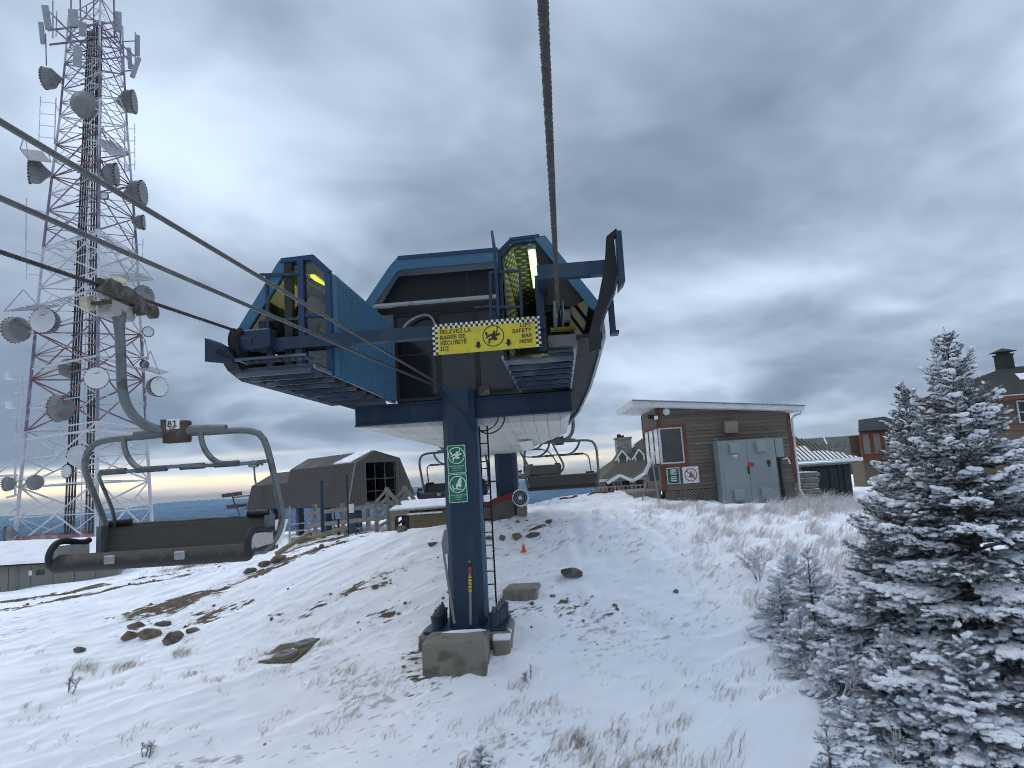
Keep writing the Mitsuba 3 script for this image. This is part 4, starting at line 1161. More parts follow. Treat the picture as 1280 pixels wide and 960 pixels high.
for z in np.linspace(5, 9, 6):
    m_.cyl(leg_at(0, z), leg_at(0, z) + [-1.0, 0, 0.02], 0.03, n=4)
for (a, b) in (((-32.23, 43.40, -0.31), (-31.53, 43.40, -0.05)), ((-32.21, 43.40, -0.81), (-31.51, 43.40, -0.60)), ((-32.46, 43.40, 0.61), (-31.60, 43.40, 0.75)), ((-32.92, 43.40, 2.25), (-31.97, 43.40, 2.95)), ((-32.91, 43.40, 2.00), (-31.79, 43.40, 1.97)), ((-31.97, 43.40, 3.00), (-31.90, 43.40, 0.77))):
    m_.cyl(a, b, 0.07, n=5)
obj('side_mast', m_, 'm_tower_white', tw)
for z in (4.3, 8.9, 13.2, 17.0):
    m_ = MB()
    for q in np.linspace(0.05, 0.95, 7):
        m_.bar(leg_at(0, z) * (1 - q) + leg_at(1, z) * q, leg_at(0, z) * (1 - q) + leg_at(2, z) * q, 0.09, 0.05)
    m_.bar(leg_at(0, z), leg_at(2, z), 0.1, 0.12).bar(leg_at(2, z), leg_at(1, z), 0.1, 0.12)
    obj('rest_platform', m_, 'm_tower_white', tw)

# ---------------------------------------------------------------- shed at the lower left
mat('m_shed', worn((0.22, 0.22, 0.185), (0.18, 0.18, 0.155), 1.2, stretch=(3, 3, 0.4)), 0.7)
mat('m_roof_snow', worn((0.80, 0.82, 0.85), (0.72, 0.74, 0.77), 2.0, grain=0.04), 0.9, spec=0.2)
sd = thing('grey_shed', 'low grey metal clad shed with snow covered roof below the telecom tower', 'shed')
A0, A1 = np.array([-23.6, 28.0]), np.array([-17.9, 30.6])
sdir = unit(np.append(A1 - A0, 0))
snor = np.array([-sdir[1], sdir[0], 0])
S0 = np.array([A0[0], A0[1], 0])
SL = np.linalg.norm(A1 - A0)
ztop0, ztop1 = -2.28, -2.62
npan = 8
for i in range(npan):
    a, b = SL * i / npan, SL * (i + 1) / npan - 0.025
    za, zb = np.interp([a, b], [0, SL], [ztop0, ztop1])
    m_ = MB()
    m_.prism([S0 + sdir * a + [0, 0, za], S0 + sdir * b + [0, 0, zb], S0 + sdir * b + [0, 0, -4.1], S0 + sdir * a + [0, 0, -4.1]], snor * 0.06)
    obj('wall_panel', m_, 'm_shed', sd)
m_ = MB()
m_.prism([S0 + snor * 0.06 + sdir * 0 + [0, 0, ztop0], S0 + sdir * SL + snor * 0.06 + [0, 0, ztop1], S0 + sdir * SL + snor * 0.06 + [0, 0, -4.2], S0 + snor * 0.06 + [0, 0, -4.2]], snor * 0.04)
e1_ = S0 + sdir * SL
m_.prism([e1_ + [0, 0, ztop1], e1_ + snor * 4.5 + [0, 0, -1.95], e1_ + snor * 4.5 + [0, 0, -4.2], e1_ + [0, 0, -4.2]], sdir * 0.06)
obj('wall', m_, 'm_shed', sd)
m_ = MB()
o = S0 - sdir * 1.0
m_.prism([o - snor * 0.35 + [0, 0, ztop0 + 0.04], S0 + sdir * (SL + 0.25) - snor * 0.35 + [0, 0, ztop1 + 0.04], S0 + sdir * (SL + 0.25) + snor * 4.6 + [0, 0, -1.93], o + snor * 4.6 + [0, 0, -1.62]], (0, 0, 0.06))
rf = obj('roof', m_, 'm_brown_dark', sd)
m_ = MB()
gu = np.linspace(-1.0, SL + 0.24, 40)
gv = np.linspace(-0.34, 4.6, 22)
GU, GV = np.meshgrid(gu, gv)
tt = (GU + 1) / (SL + 1.25)
zz = (ztop0 + (ztop1 - ztop0) * tt) * (1 - (GV + 0.34) / 4.94) + (-1.62 + (-1.93 + 1.62) * tt) * ((GV + 0.34) / 4.94) + 0.06
pp = S0 + GU[..., None] * sdir + GV[..., None] * snor
pp[..., 2] = zz + 0.04 + 0.06 * meshkit.fbm(np.stack([GU, GV, GU * 0], -1) * 1.3, 3, 3)
pp[0, :, 2] -= 0.06
ii = np.arange(40 * 22).reshape(22, 40)
m_.add(pp.reshape(-1, 3), np.stack([ii[:-1, :-1], ii[:-1, 1:], ii[1:, 1:], ii[1:, :-1]], -1).reshape(-1, 4))
obj('snow_layer', m_, 'm_roof_snow', rf, smooth=True)
for t, w in ((3.1, 0.12), (3.45, 0.28)):
    m_ = MB().box(S0 + sdir * t - snor * 0.05 + [0, 0, np.interp(t, [0, SL], [ztop0, ztop1]) - 0.35], (w, 0.05, 0.2), sdir, snor, (0, 0, 1))
    obj('wall_vent', m_, 'm_white' if w < 0.2 else 'm_tray', sd)
for t in (0.9, 2.65):
    obj('downpipe', MB().cyl(S0 + sdir * t - snor * 0.07 + [0, 0, -2.5], S0 + sdir * t - snor * 0.07 + [0, 0, -4.0], 0.035, n=6), 'm_dish_grey', sd)

# ---------------------------------------------------------------- grey lift station on columns (gambrel roof)
mat('m_station', worn((0.072, 0.063, 0.058), (0.058, 0.051, 0.047), 0.8, stretch=(1, 1, 0.2)), 0.6)
mat('m_station_roof', worn((0.075, 0.068, 0.063), (0.13, 0.125, 0.12), 0.9), 0.6)
gs = thing('grey_lift_station', 'grey corrugated gambrel roofed lift station on dark posts behind the chair', 'lift station')
GD = unit([-0.68, 0.73, 0])            # axis, running away to the left
GR = np.array([0.73, 0.68, 0])           # across the gable
GO = np.array([-8.2, 33.0, 0])
gp = lambda r, d, z: GO + GR * r + GD * d + np.array([0, 0, z])
prof = [(-0.12, -1.06), (0.42, 1.0), (1.55, 1.60), (3.0, 1.18), (3.95, -1.02)]
Lm, Lr = 7.2, 12.2


def clad(p, q, d0, d1, name, m_key, pitch=0.16):
    mb = MB()
    a, b = gp(p[0], d0, p[1]), gp(q[0], d0, q[1])
    n = unit(np.cross(GD, b - a))
    if n[2] < -0.2 or n @ np.array([8.0, -33, 0]) < 0 and abs(n[2]) < 0.4:
        n = -n
    corr_sheet(mb, a, GD, d1 - d0, b - a, np.linalg.norm(b - a), pitch, 0.025, n)
    return obj(name, mb, m_key, gs)


clad(prof[0], prof[1], 0, Lm, 'side_wall', 'm_station')
clad(prof[3], prof[4], 0, Lm, 'side_wall', 'm_station')
r1 = clad(prof[1], prof[2], -0.05, Lm + 0.1, 'roof', 'm_station_roof', 0.3)
clad(prof[2], prof[3], -0.05, Lm + 0.1, 'roof', 'm_station_roof', 0.3)
low = [(-0.12, -1.06), (0.22, 0.28), (1.6, 1.0), (3.3, 0.4), (3.95, -1.02)]
clad(low[0], low[1], Lm, Lr, 'side_wall', 'm_station')
r2 = clad(low[1], low[2], Lm, Lr, 'roof', 'm_station_roof', 0.3)
clad(low[2], low[3], Lm, Lr, 'roof', 'm_station_roof', 0.3)
gable = Polygon(prof)
opening = sbox(1.0, -0.92, 2.72, 1.02)
m_ = MB()
m_.flat(gable.difference(opening), gp(0, 0.02, 0), GR, (0, 0, 1), 0.04)
for i in range(24):
    r_ = 0.0 + i * 0.165
    for a, b in ((-1.05, 1.6),):
        seg = LineString([(r_, a), (r_, b)]).intersection(gable.difference(opening.buffer(0.03)).buffer(-0.04))
        for l in getattr(seg, 'geoms', [seg]):
            if l.length > 0.1:
                (xa, za), (xb, zb) = l.coords[0], l.coords[-1]
                m_.bar(gp(xa, -0.03, za), gp(xb, -0.03, zb), 0.05, 0.03, up=(0, 1, 0))
obj('gable_wall', m_, 'm_station', gs)
obj('gable_wall', MB().flat(gable, gp(0, Lm, 0), GR, (0, 0, 1), 0.04), 'm_station', gs)
obj('gable_wall', MB().flat(Polygon(low), gp(0, Lr, 0), GR, (0, 0, 1), 0.04), 'm_station', gs)
# the gable is open: one looks into the roofed, unlit inside
fr = MB()
for p, q in (((1.0, -0.92), (1.0, 1.02)), ((2.72, -0.92), (2.72, 1.02)), ((1.0, 1.02), (2.72, 1.02)), ((1.58, -0.9), (1.58, 1.0)), ((2.15, -0.9), (2.15, 1.0)), ((1.02, 0.2), (2.7, 0.2)), ((1.02, -0.4), (2.7, -0.4))):
    fr.bar(gp(p[0], 0.1, p[1]), gp(q[0], 0.1, q[1]), 0.035, 0.04, up=(0, 1, 0))
obj('gable_frame', fr, 'm_tray', gs)
obj('floor', MB().prism([gp(-0.1, 0, -1.05), gp(3.9, 0, -1.05), gp(3.9, Lr, -1.05), gp(-0.1, Lr, -1.05)], (0, 0, 0.06)), 'm_dark', gs)
for r_, d, m_key in ((0.8, 1.2, 0), (2.9, 0.6, 0), (0.5, 6.3, 1), (0.6, 3.3, 0), (3.0, 4.4, 0), (0.6, 9.8, 0)):
    b = gp(r_, d, 0)
    obj('post', MB().box((b[0], b[1], (-1.1 + gz(b[0], b[1]) - 0.3) / 2), (0.32, 0.32, -1.1 - gz(b[0], b[1]) + 0.3), GR, GD, (0, 0, 1)), 'm_blue', gs)
m_ = MB().prism([gp(0.5, 0.5, 1.10), gp(1.5, 0.15, 1.62), gp(1.5, 1.6, 1.62), gp(0.5, 2.3, 1.10)], (0.01, -0.01, 0.06))
obj('snow_patch', m_, 'm_roof_snow', r1, label='snow left on the front of the roof')
obj('gable_batten', MB().bar(gp(0.40, -0.05, 1.0), gp(-0.05, -0.05, -1.0), 0.07, 0.05, up=(0, 1, 0)), 'm_dish_grey', gs)

# the operator's hut --------------------------------------------------------------------
mat('m_siding', worn((0.18, 0.145, 0.108), (0.148, 0.118, 0.088), 2.5, stretch=(0.5, 1, 6)), 0.75)
mat('m_siding_b', worn((0.185, 0.155, 0.122), (0.155, 0.13, 0.102), 2.5, stretch=(0.5, 1, 6)), 0.75)
mat('m_siding_c', worn((0.145, 0.12, 0.094), (0.12, 0.10, 0.078), 2.5, stretch=(0.5, 1, 6)), 0.75)
mat('m_trim_red', worn((0.16, 0.056, 0.032), (0.12, 0.043, 0.026), 3.0), 0.65)
mat('m_cabinet', worn((0.25, 0.29, 0.285), (0.22, 0.255, 0.25), 1.5, grain=0.05), 0.45)
mat('m_white_trim', worn((0.66, 0.67, 0.68), (0.58, 0.59, 0.60), 2.0), 0.55)
mat('m_lattice', worn((0.24, 0.21, 0.17), (0.17, 0.15, 0.12), 4.0), 0.8)
ht = thing('operator_hut', 'brown sided lift operator hut with white slanted roof and corner windows', 'hut')
X0, X1, Y0, Y1 = 5.02, 9.66, 24.0, 26.8
ztl, ztr, zb_ = 1.96, 1.48, -0.93
n = 23
for i in range(n):
    za = zb_ + i * (ztl - zb_) / n
    zc = za + (ztl - zb_) / n
    # front boards, cut by the roof slope and the corner window
    xa = X0 + 0.06
    if za < 1.26 and zc > 0.0:
        xa = 5.98
    xb = X1 - 0.08
    zr = lambda x: np.interp(x, [X0, X1], [ztl, ztr])
    if za > zr(xb):
        xb = np.interp(-za, [-ztl, -ztr], [X0, X1])
    if xb - xa < 0.1:
        continue
    m_ = MB()
    m_.box(((xa + xb) / 2, Y0 - 0.005, (za + zc) / 2), (xb - xa, 0.024, zc - za + 0.012), (1, 0, 0), unit([0, 1, -0.25]), unit([0, 0.25, 1]))
    obj('siding_board', m_, ('m_siding', 'm_siding_b', 'm_siding_c')[(i * 7 + i // 3) % 3], ht)
    if not (za < 1.26 and zc > 0.0):
        m_ = MB()
        m_.box((X0 - 0.005, (Y0 + Y1) / 2 + 0.04, (za + zc) / 2), (0.024, Y1 - Y0 - 0.1, zc - za + 0.012), unit([1, 0, -0.14]), (0, 1, 0), unit([0.14, 0, 1]))
        obj('siding_board', m_, 'm_siding', ht)
core = MB()
core.prism([(5.98, Y0 + 0.03, zb_), (X1, Y0 + 0.03, zb_), (X1, Y0 + 0.03, ztr), (5.98, Y0 + 0.03, ztl - 0.1)], (0, 0.03, 0))
core.bb((X0 + 0.02, Y0 + 0.02, zb_), (5.98, Y0 + 0.05, -0.02)).bb((X0 + 0.02, Y0 + 0.02, 1.28), (5.98, Y0 + 0.05, 1.85))
core.bb((X0 + 0.02, Y0, zb_), (X0 + 0.05, Y1, -0.02)).bb((X0 + 0.02, Y0, 1.28), (X0 + 0.05, Y1, 1.9))
core.bb((X0, Y1, zb_), (X1, Y1 + 0.05, 1.45)).bb((X1 - 0.03, Y0 + 0.05, zb_), (X1, Y1, 1.45)).bb((X0, Y0 + 0.05, -0.95), (X1, Y1, -0.9))
obj('wall_core', core, 'm_brown_dark', ht)
for lo, hi in (((X0 - 0.03, Y0 - 0.035, 1.28), (X0 + 0.13, Y0 + 0.0, 1.93)),
               ((X0 - 0.03, Y0 - 0.035, zb_ - 0.05), (X0 + 0.13, Y0 + 0.0, -0.03)),
               ((X1 - 0.10, Y0 - 0.035, zb_ - 0.02), (X1 + 0.03, Y0 + 0.0, 1.48)),
               ((X0 - 0.03, Y0 - 0.03, 1.24), (5.99, Y0 + 0.0, 1.36)),
               ((5.86, Y0 - 0.032, -0.02), (5.99, Y0 + 0.0, 1.24)),
               ((X0 - 0.03, Y0 - 0.03, -0.14), (6.06, Y0 + 0.0, -0.02)),
               ((X0 - 0.035, Y0, 1.24), (X0 - 0.004, Y1, 1.36)),
               ((X0 - 0.035, Y0, -0.14), (X0 - 0.004, Y1, -0.02)),
               ((X0 - 0.035, Y0, -0.9), (X0 - 0.004, Y0 + 0.12, -0.14)),
               ((X0 - 0.035, Y1 - 0.1, -0.9), (X0 - 0.004, Y1, 1.9))):
    obj('trim_board', MB().bb(lo, hi), 'm_trim_red', ht)
w1 = MB().bb((X0, Y0 - 0.02, -0.02), (X0 + 0.07, Y0 + 0.05, 1.24)).bb((X0 + 0.07, Y0 - 0.01, -0.02), (5.86, Y0 + 0.03, 0.03)).bb((X0 + 0.07, Y0 - 0.01, 1.20), (5.86, Y0 + 0.03, 1.24)).bb((5.82, Y0 - 0.01, 0.03), (5.86, Y0 + 0.03, 1.20))
wn = obj('front_window', w1, 'm_white_trim', ht)
obj('pane', MB().bb((X0 + 0.07, Y0 + 0.005, 0.03), (5.82, Y0 + 0.013, 1.20)), 'm_window_glass', wn)
w2 = MB()
for y in (Y0 + 0.05, Y0 + 0.9, Y0 + 1.8, Y1 - 0.15):
    w2.bb((X0 - 0.02, y, 0.0), (X0 + 0.03, y + 0.05, 1.24))
wn2 = obj('side_window', w2, 'm_dish_grey', ht)
for ya, yb in ((Y0 + 0.1, Y0 + 0.9), (Y0 + 0.95, Y0 + 1.8), (Y0 + 1.85, Y1 - 0.15)):
    obj('pane', MB().bb((X0 + 0.0, ya, 0.0), (X0 + 0.008, yb, 1.24)), 'm_window_glass', wn2)
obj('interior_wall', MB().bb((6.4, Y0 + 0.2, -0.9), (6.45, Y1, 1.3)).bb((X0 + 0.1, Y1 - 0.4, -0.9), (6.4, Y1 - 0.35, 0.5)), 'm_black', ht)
scene['m_window_glass'] = {'type': 'thindielectric', 'int_ior': 1.35}
rfm = MB()
rfm.prism([(4.16, 0, 2.14), (4.16, 0, 2.20), (10.02, 0, 1.66), (10.02, 0, 1.60)], (0, 0.02, 0))
rq = lambda y: [(4.12, y, 2.05), (4.12, y, 2.24), (10.02, y, 1.66), (10.02, y, 1.50)]
rfm = MB()
rfm.prism([(a, (23.45 + 27.3) / 2, c) for a, b, c in rq(0)], (0, 27.3 - 23.45, 0))
hr = obj('roof', rfm, 'm_white_trim', ht)
obj('roof_edge', MB().bar((4.10, 23.43, 2.245), (10.04, 23.43, 1.665), 0.05, 0.03), 'm_dish_grey', hr)
obj('roof_snow', MB().prism([(4.12, 25.4, 2.245), (10.0, 25.4, 1.665), (10.0, 25.4, 1.70), (4.12, 25.4, 2.29)], (0, 3.7, 0)), 'm_roof_snow', hr)
dp = MB()
dp.tube([(9.98, 23.6, 1.55), (9.95, 23.65, 1.42), (9.80, 23.88, 1.36), (9.74, 23.95, 1.25), (9.72, 23.95, -1.2), (9.80, 23.88, -1.45), (9.9, 23.75, -1.65)], 0.04, 8)
obj('downpipe', dp, 'm_white_trim', ht)
vb = MB().box((7.54, 23.9, 1.13), (0.46, 0.3, 0.40), (1, 0, -0.02), unit([0, 1, 0.25]), unit([0, -0.25, 1]), b=0.01)
obj('wall_vent', vb, 'm_vent', ht)
mat('m_vent', (0.28, 0.22, 0.18), 0.6)
fl = MB().box((4.9, 23.75, 1.62), (0.16, 0.2, 0.16)).box((4.78, 23.95, 1.66), (0.16, 0.16, 0.14)).bar((4.9, 23.8, 1.62), (5.05, 24.0, 1.55), 0.05)
fk = obj('flood_lamp', fl, 'm_black', ht)
obj('lamp_glass', MB().box((4.92, 23.64, 1.60), (0.13, 0.02, 0.13)), 'm_white', fk)
obj('wall_lamp', MB().cyl((5.36, 23.9, 1.80), (5.36, 24.0, 1.80), 0.12, n=14), 'm_white', ht)
lt = MB()
for xa, xb in ((X0 + 0.05, 6.95), (9.0, X1)):
    zone = sbox(xa, -1.62, xb, zb_ - 0.02)
    for k in range(-20, 60):
        for sg in (1, -1):
            o_ = xa + k * 0.11
            l = LineString([(o_, -1.62), (o_ + sg * 0.75, -1.62 + 0.75)]).intersection(zone)
            if l.length > 0.05 and l.geom_type == 'LineString':
                (a, b), (c, d) = l.coords[0], l.coords[-1]
                lt.bar((a, Y0 - 0.01 + 0.012 * sg, b), (c, Y0 - 0.01 + 0.012 * sg, d), 0.036, 0.01, up=(0, 1, 0))
lk = obj('lattice_skirt', lt, 'm_lattice', ht)
labels.setdefault(lk, {})['kind'] = 'stuff'
obj('skirt_back', MB().bb((X0, Y0 + 0.25, -1.7), (X1, Y0 + 0.28, -0.93)), 'm_black', ht)
obj('deck', MB().bb((4.0, 24.3, -1.0), (5.0, 27.5, -0.92)).bb((4.02, 24.3, -1.4), (4.98, 24.34, -1.0)), 'm_wood', ht)

# grey electrical cabinet in front of the hut
cb = thing('electrical_cabinet', 'large grey two door electrical cabinet standing in front of the brown hut', 'cabinet')
cx0, cx1, cy, cz0, cz1 = 6.86, 8.78, 23.3, -1.72, 0.63
obj('body', MB().bb((cx0, cy, cz0), (cx1, cy + 0.62, cz1), 0.012), 'm_cabinet', cb)
for a, b in ((cx0 + 0.10, (cx0 + cx1) / 2 - 0.006), ((cx0 + cx1) / 2 + 0.006, cx1 - 0.03)):
    dk = obj('door', MB().bb((a, cy - 0.025, cz0 + 0.27), (b, cy - 0.001, cz1 - 0.05), 0.006), 'm_cabinet', cb)
    xm = (a + b) / 2
    for z in (0.36, -1.20):
        sh = MB()
        sh.prism([(xm - 0.17, cy - 0.03, z + 0.20), (xm - 0.17, cy - 0.13, z + 0.12), (xm - 0.17, cy - 0.13, z - 0.18), (xm - 0.17, cy - 0.03, z - 0.18)], (0.0001, 0, 0)) if False else None
        sh.prism([(xm, cy - 0.026, z + 0.19), (xm, cy - 0.17, z + 0.12), (xm, cy - 0.20, z - 0.17), (xm, cy - 0.026, z - 0.17)], (0.34, 0, 0))
        obj('vent_hood', sh, 'm_cabinet', dk)
    if a < 7.5:
        obj('door_handle', MB().bb(((cx0 + cx1) / 2 + 0.0 - 0.05, cy - 0.07, -0.52), ((cx0 + cx1) / 2 + 0.0, cy - 0.028, -0.28), 0.008), 'm_black', dk)
        obj('red_tag', MB().bb((7.80, cy - 0.05, -0.28), (8.0, cy - 0.04, -0.16)), 'm_red', dk)
        obj('latch', MB().bb((xm - 0.08, cy - 0.035, 0.08), (xm + 0.10, cy - 0.027, 0.14)).bb((xm, cy - 0.06, 0.0), (xm + 0.04, cy - 0.027, 0.06)), 'm_white', dk)
    else:
        obj('switch', MB().bb((8.45, cy - 0.07, -0.24), (8.56, cy - 0.028, -0.12), 0.01).bb((8.49, cy - 0.08, -0.34), (8.52, cy - 0.03, -0.24)), 'm_black', dk)
obj('plinth', MB().bb((cx0 - 0.02, cy - 0.03, cz0 - 0.12), (cx1 + 0.3, cy + 0.65, cz0 - 0.001)), 'm_concrete', cb)
obj('plinth_snow', MB().bb((cx0 + 0.4, cy - 0.34, cz0 - 0.02), (cx1 + 0.35, cy - 0.01, cz0 + 0.05), 0.02).bb((cx0 + 0.2, cy - 0.40, cz0 - 0.16), (cx1 + 0.4, cy - 0.03, cz0 - 0.02)), 'm_snow_cap', cb)
for x in (cx0 + 0.05, cx1 - 0.15):
    e = MB()
    e.tube(arc((x, cy + 0.3, cz1 + 0.06), (1, 0, 0), (0, 0, 1), 0.045, 0, 360, 14), 0.012, 5)
    obj('lifting_eye', e, 'm_galv', cb)
sb = thing('meter_box', 'small grey box with conduit on the right side of the electrical cabinet', 'meter box')
obj('box', MB().bb((8.89, 23.55, -0.04), (9.17, 23.85, 0.62), 0.012), 'm_cabinet', sb)
obj('conduit', MB().tube([(9.02, 23.68, -0.05), (9.03, 23.68, -1.0), (9.05, 23.66, -1.75)], 0.055, 8), 'm_black', sb)
obj('lever', MB().tube([(9.12, 23.6, -0.12), (9.26, 23.55, -0.08), (9.30, 23.55, -0.16), (9.33, 23.55, -0.3)], 0.022, 6), 'm_white', sb)
# the two signs on the hut wall
hs = thing('notice_sign', 'dark green and white notice board left on the hut wall', 'sign')
obj('frame', MB().bb((5.17, 23.93, -0.72), (5.62, 23.955, -0.16)), 'm_white_trim', hs)
obj('board', MB().bb((5.20, 23.92, -0.69), (5.59, 23.93, -0.19)), 'm_print_black', hs)
g_ = MB()
for z in (-0.24, -0.31, -0.38, -0.47, -0.54, -0.61):
    g_.bb((5.30, 23.914, z - 0.02), (5.50, 23.92, z + 0.02))
tag(obj('lettering', g_, 'm_dish_white', hs), kind='stuff')
g_ = MB().bb((5.205, 23.915, -0.42), (5.29, 23.92, -0.2)).bb((5.205, 23.915, -0.68), (5.29, 23.92, -0.46)).bb((5.51, 23.915, -0.42), (5.585, 23.92, -0.2)).bb((5.51, 23.915, -0.68), (5.585, 23.92, -0.46))
obj('green_field', g_, 'm_green_sign', hs)
ps = thing('prohibition_sign', 'white square sign with red barred circle on the hut wall', 'sign')
obj('board', MB().bb((5.72, 23.925, -0.73), (6.28, 23.955, -0.16)), 'm_dish_white', ps)
cc = np.array([6.0, 23.925, -0.445])
g_ = MB()
bar_ = LineString([(-0.72, 0.72), (0.72, -0.72)]).buffer(0.085)
g_.flat(at2(shapely.union_all([ring(1.0, 0.13), bar_.intersection(Point(0, 0).buffer(0.95))]), 0, 0, 0.225), cc - [0, 0.004, 0], (1, 0, 0), (0, 0, 1), 0.003)
obj('red_circle', g_, 'm_red', ps)
g_ = MB()
g_.flat(at2(shapely.union_all([LineString([(-0.6, -0.25), (0.35, -0.5)]).buffer(0.05), LineString([(-0.2, -0.3), (0.1, -0.05), (0.0, 0.3)]).buffer(0.1), Point(0.1, 0.45).buffer(0.13), LineString([(0.0, 0.2), (0.45, 0.05), (0.6, 0.35)]).buffer(0.05),
                              LineString([(0.3, -0.1), (0.65, -0.15)]).buffer(0.06)]), 0, 0, 0.2), cc - [0, 0.002, 0], (1, 0, 0), (0, 0, 1), 0.002)
obj('skier_symbol', g_, 'm_print_black', ps)

# ---------------------------------------------------------------- more chairs of the same lift
def place(M0_o, yaw):
    a = math.radians(yaw)
    m = np.eye(4)
    m[:3, :3] = np.array([[math.cos(a), math.sin(a), 0], [-math.sin(a), math.cos(a), 0], [0, 0, 1]])
    m[:3, 3] = M0_o
    return m


M81 = place(np.array([-4.55, 7.8, 2.42]), 2.0)
for (o, yaw, lab) in (((1.86, 21.7, 2.58), 184, 'empty lift chair under the right edge of the blue terminal, its back to the viewer'),
                      ((0.75, 26.0, 2.95), 128, 'turned empty lift chair behind the one under the right edge of the terminal'),
                      ((-2.62, 22.4, 2.55), 3, 'empty dark lift chair half hidden behind the blue front column')):
    dup(ch, place(np.array(o), yaw) @ np.linalg.inv(M81), lab, skip=('number', 'red_mark'))
for (o, yaw, lab) in (((-9.89, 36.00, -0.78), 40, 'small far chair under the left part of the grey lift station'),
                      ((-16.93, 44.00, 0.69), 60, 'far chair left of the grey lift station above the ridge')):
    dup(ch, place(np.array(o) + [0, 0, 1.1], yaw) @ np.linalg.inv(M81), lab, 'chairs of the grey lift', skip=('number', 'red_mark'))

# far lift tower head left of the grey station
fm = thing('lift_tower', 'far grey lift tower head with cross arms left of the grey lift station', 'lift tower')
m_ = MB()
for a, b, w in (((-21.61, 52.00, -0.40), (-19.30, 52.00, -0.26), 0.12), ((-21.37, 52.00, -0.90), (-19.55, 52.00, -0.78), 0.12), ((-21.08, 52.00, -1.34), (-19.68, 52.00, -1.25), 0.14)):
    m_.bar(a, b, w, w)
obj('cross_arm', m_, 'm_dish_grey', fm)
m_ = MB().cyl((-20.41, 52.00, -1.20), (-20.40, 52.00, -4.52), 0.28, n=10)
obj('mast', m_, 'm_dish_grey', fm)
m_ = MB()
for p in ((-21.73, 52.00, -0.22), (-19.30, 52.00, -0.14), (-21.38, 52.00, -1.08), (-19.56, 52.00, -1.02)):
    p = np.array(p)
    m_.bar(p - [0.5, 0.6, 0], p + [0.5, 0.6, 0.1], 0.12, 0.28)
    m_.bar(p, p + [0.3, 0, -1.0], 0.08)
obj('sheave_train', m_, 'm_tray', fm)

# ---------------------------------------------------------------- concrete footing of the front column
ft = thing('concrete_footing', 'weathered square concrete block at the foot of the blue column', 'concrete block')


def chunk(lo, hi, b, seed, amp, M=LT, seg=0.07):
    m = m3.Manifold.cube((np.array(hi) - np.array(lo)).tolist()).translate(list(lo)).refine_to_length(seg)
    v = np.asarray(m.to_mesh().vert_properties)[:, :3].copy()
    f = m.to_mesh().tri_verts
    c = (np.array(lo) + np.array(hi)) / 2
    h = (np.array(hi) - np.array(lo)) / 2
    q = (v - c) / h
    k = np.clip((np.abs(q) - 0.86) / 0.14, 0, 1)
    e = np.sort(k, axis=1)[:, 1]
    v = v - (v - c) * (e * b)[:, None]
    d = (meshkit.fbm(v * 3.0 + seed, 4, seed) - 0.5) * amp
    v = v + unit_rows(v - c) * d[:, None]
    mb = MB(M)
    return mb.add(v, f)


def unit_rows(a):
    return a / (np.linalg.norm(a, axis=1, keepdims=True) + 1e-9)


obj('front_block', chunk((-0.47, 13.72, -4.3), (0.80, 14.9, -3.19), 0.025, 4, 0.035), 'm_concrete', ft, smooth=40)
obj('slab', chunk((-0.75, 14.65, -4.1), (1.24, 16.25, -3.24), 0.04, 9, 0.05), 'm_concrete', ft, smooth=40)
obj('side_block', chunk((0.86, 14.42, -3.9), (1.22, 15.0, -3.36), 0.08, 6, 0.05), 'm_concrete', ft, smooth=40)
sn = MB(LT)
sn.man(m3.Manifold.batch_hull([m3.Manifold.sphere(0.05, 10).translate(p) for p in ([0.9, 14.5, -3.35], [1.18, 14.5, -3.36], [0.9, 14.95, -3.3], [1.18, 14.95, -3.3])]))
obj('snow_cap', sn, 'm_snow_cap', ft, smooth=True)
sn = MB(LT)
sn.man(m3.Manifold.batch_hull([m3.Manifold.sphere(0.02, 8).translate(p) for p in ([-0.2, 14.6, -3.20], [0.3, 14.5, -3.19], [0.7, 14.6, -3.19], [0.0, 14.7, -3.19], [0.6, 14.7, -3.19])]))
obj('snow_cap', sn, 'm_snow_cap', ft, smooth=True)
fb2 = thing('buried_footing', 'square concrete pad half under snow just right of the ladder foot', 'concrete pad')
q0 = wl(1.35, 17.3, 0)
q0[2] = gz(q0[0], q0[1])
m_ = chunk((-0.42, -0.5, -0.35), (0.42, 0.5, 0.13), 0.06, 12, 0.04, frame(q0, 8))
obj('pad', m_, 'm_wood', fb2, smooth=40)

# tools leaning on the column
tl = thing('snow_shovel', 'long handled shovel leaning on the left side of the blue column', 'shovel')
obj('handle', MB(LT).cyl((-0.12, 14.86, -1.62), (0.07, 14.62, -3.02), 0.028, n=8), 'm_wood', tl)
m_ = MB(LT)
m_.prism([(-0.14, 14.87, -1.62), (-0.02, 14.92, -1.62), (-0.02, 14.92, -1.12), (-0.09, 14.89, -1.10), (-0.16, 14.86, -1.38)], (0.0, -0.03, 0))
obj('blade', m_, 'm_dish_grey', tl)
t2 = thing('marker_pole', 'upright pole with red and yellow tape leaning on the front of the column', 'pole')
obj('shaft', MB(LT).cyl((0.42, 14.93, -1.80), (0.41, 14.62, -3.06), 0.027, n=8), 'm_dish_grey', t2)
pz = lambda z: np.array([0.42 - 0.01 * (-1.8 - z) / 1.26, 14.93 - 0.31 * (-1.8 - z) / 1.26, z])
for za, zb, mk in ((-1.84, -1.92, 'm_print_black'), (-1.93, -2.06, 'm_red'), (-2.12, -2.45, 'm_yellow')):
    obj('tape_band', MB(LT).cyl(pz(za), pz(zb), 0.034, n=8), mk, t2)
m_ = MB(LT)
for z in np.linspace(-2.15, -2.42, 5):
    m_.cyl(pz(z), pz(z - 0.02), 0.036, n=8)
obj('tape_stripes', m_, 'm_print_black', t2)

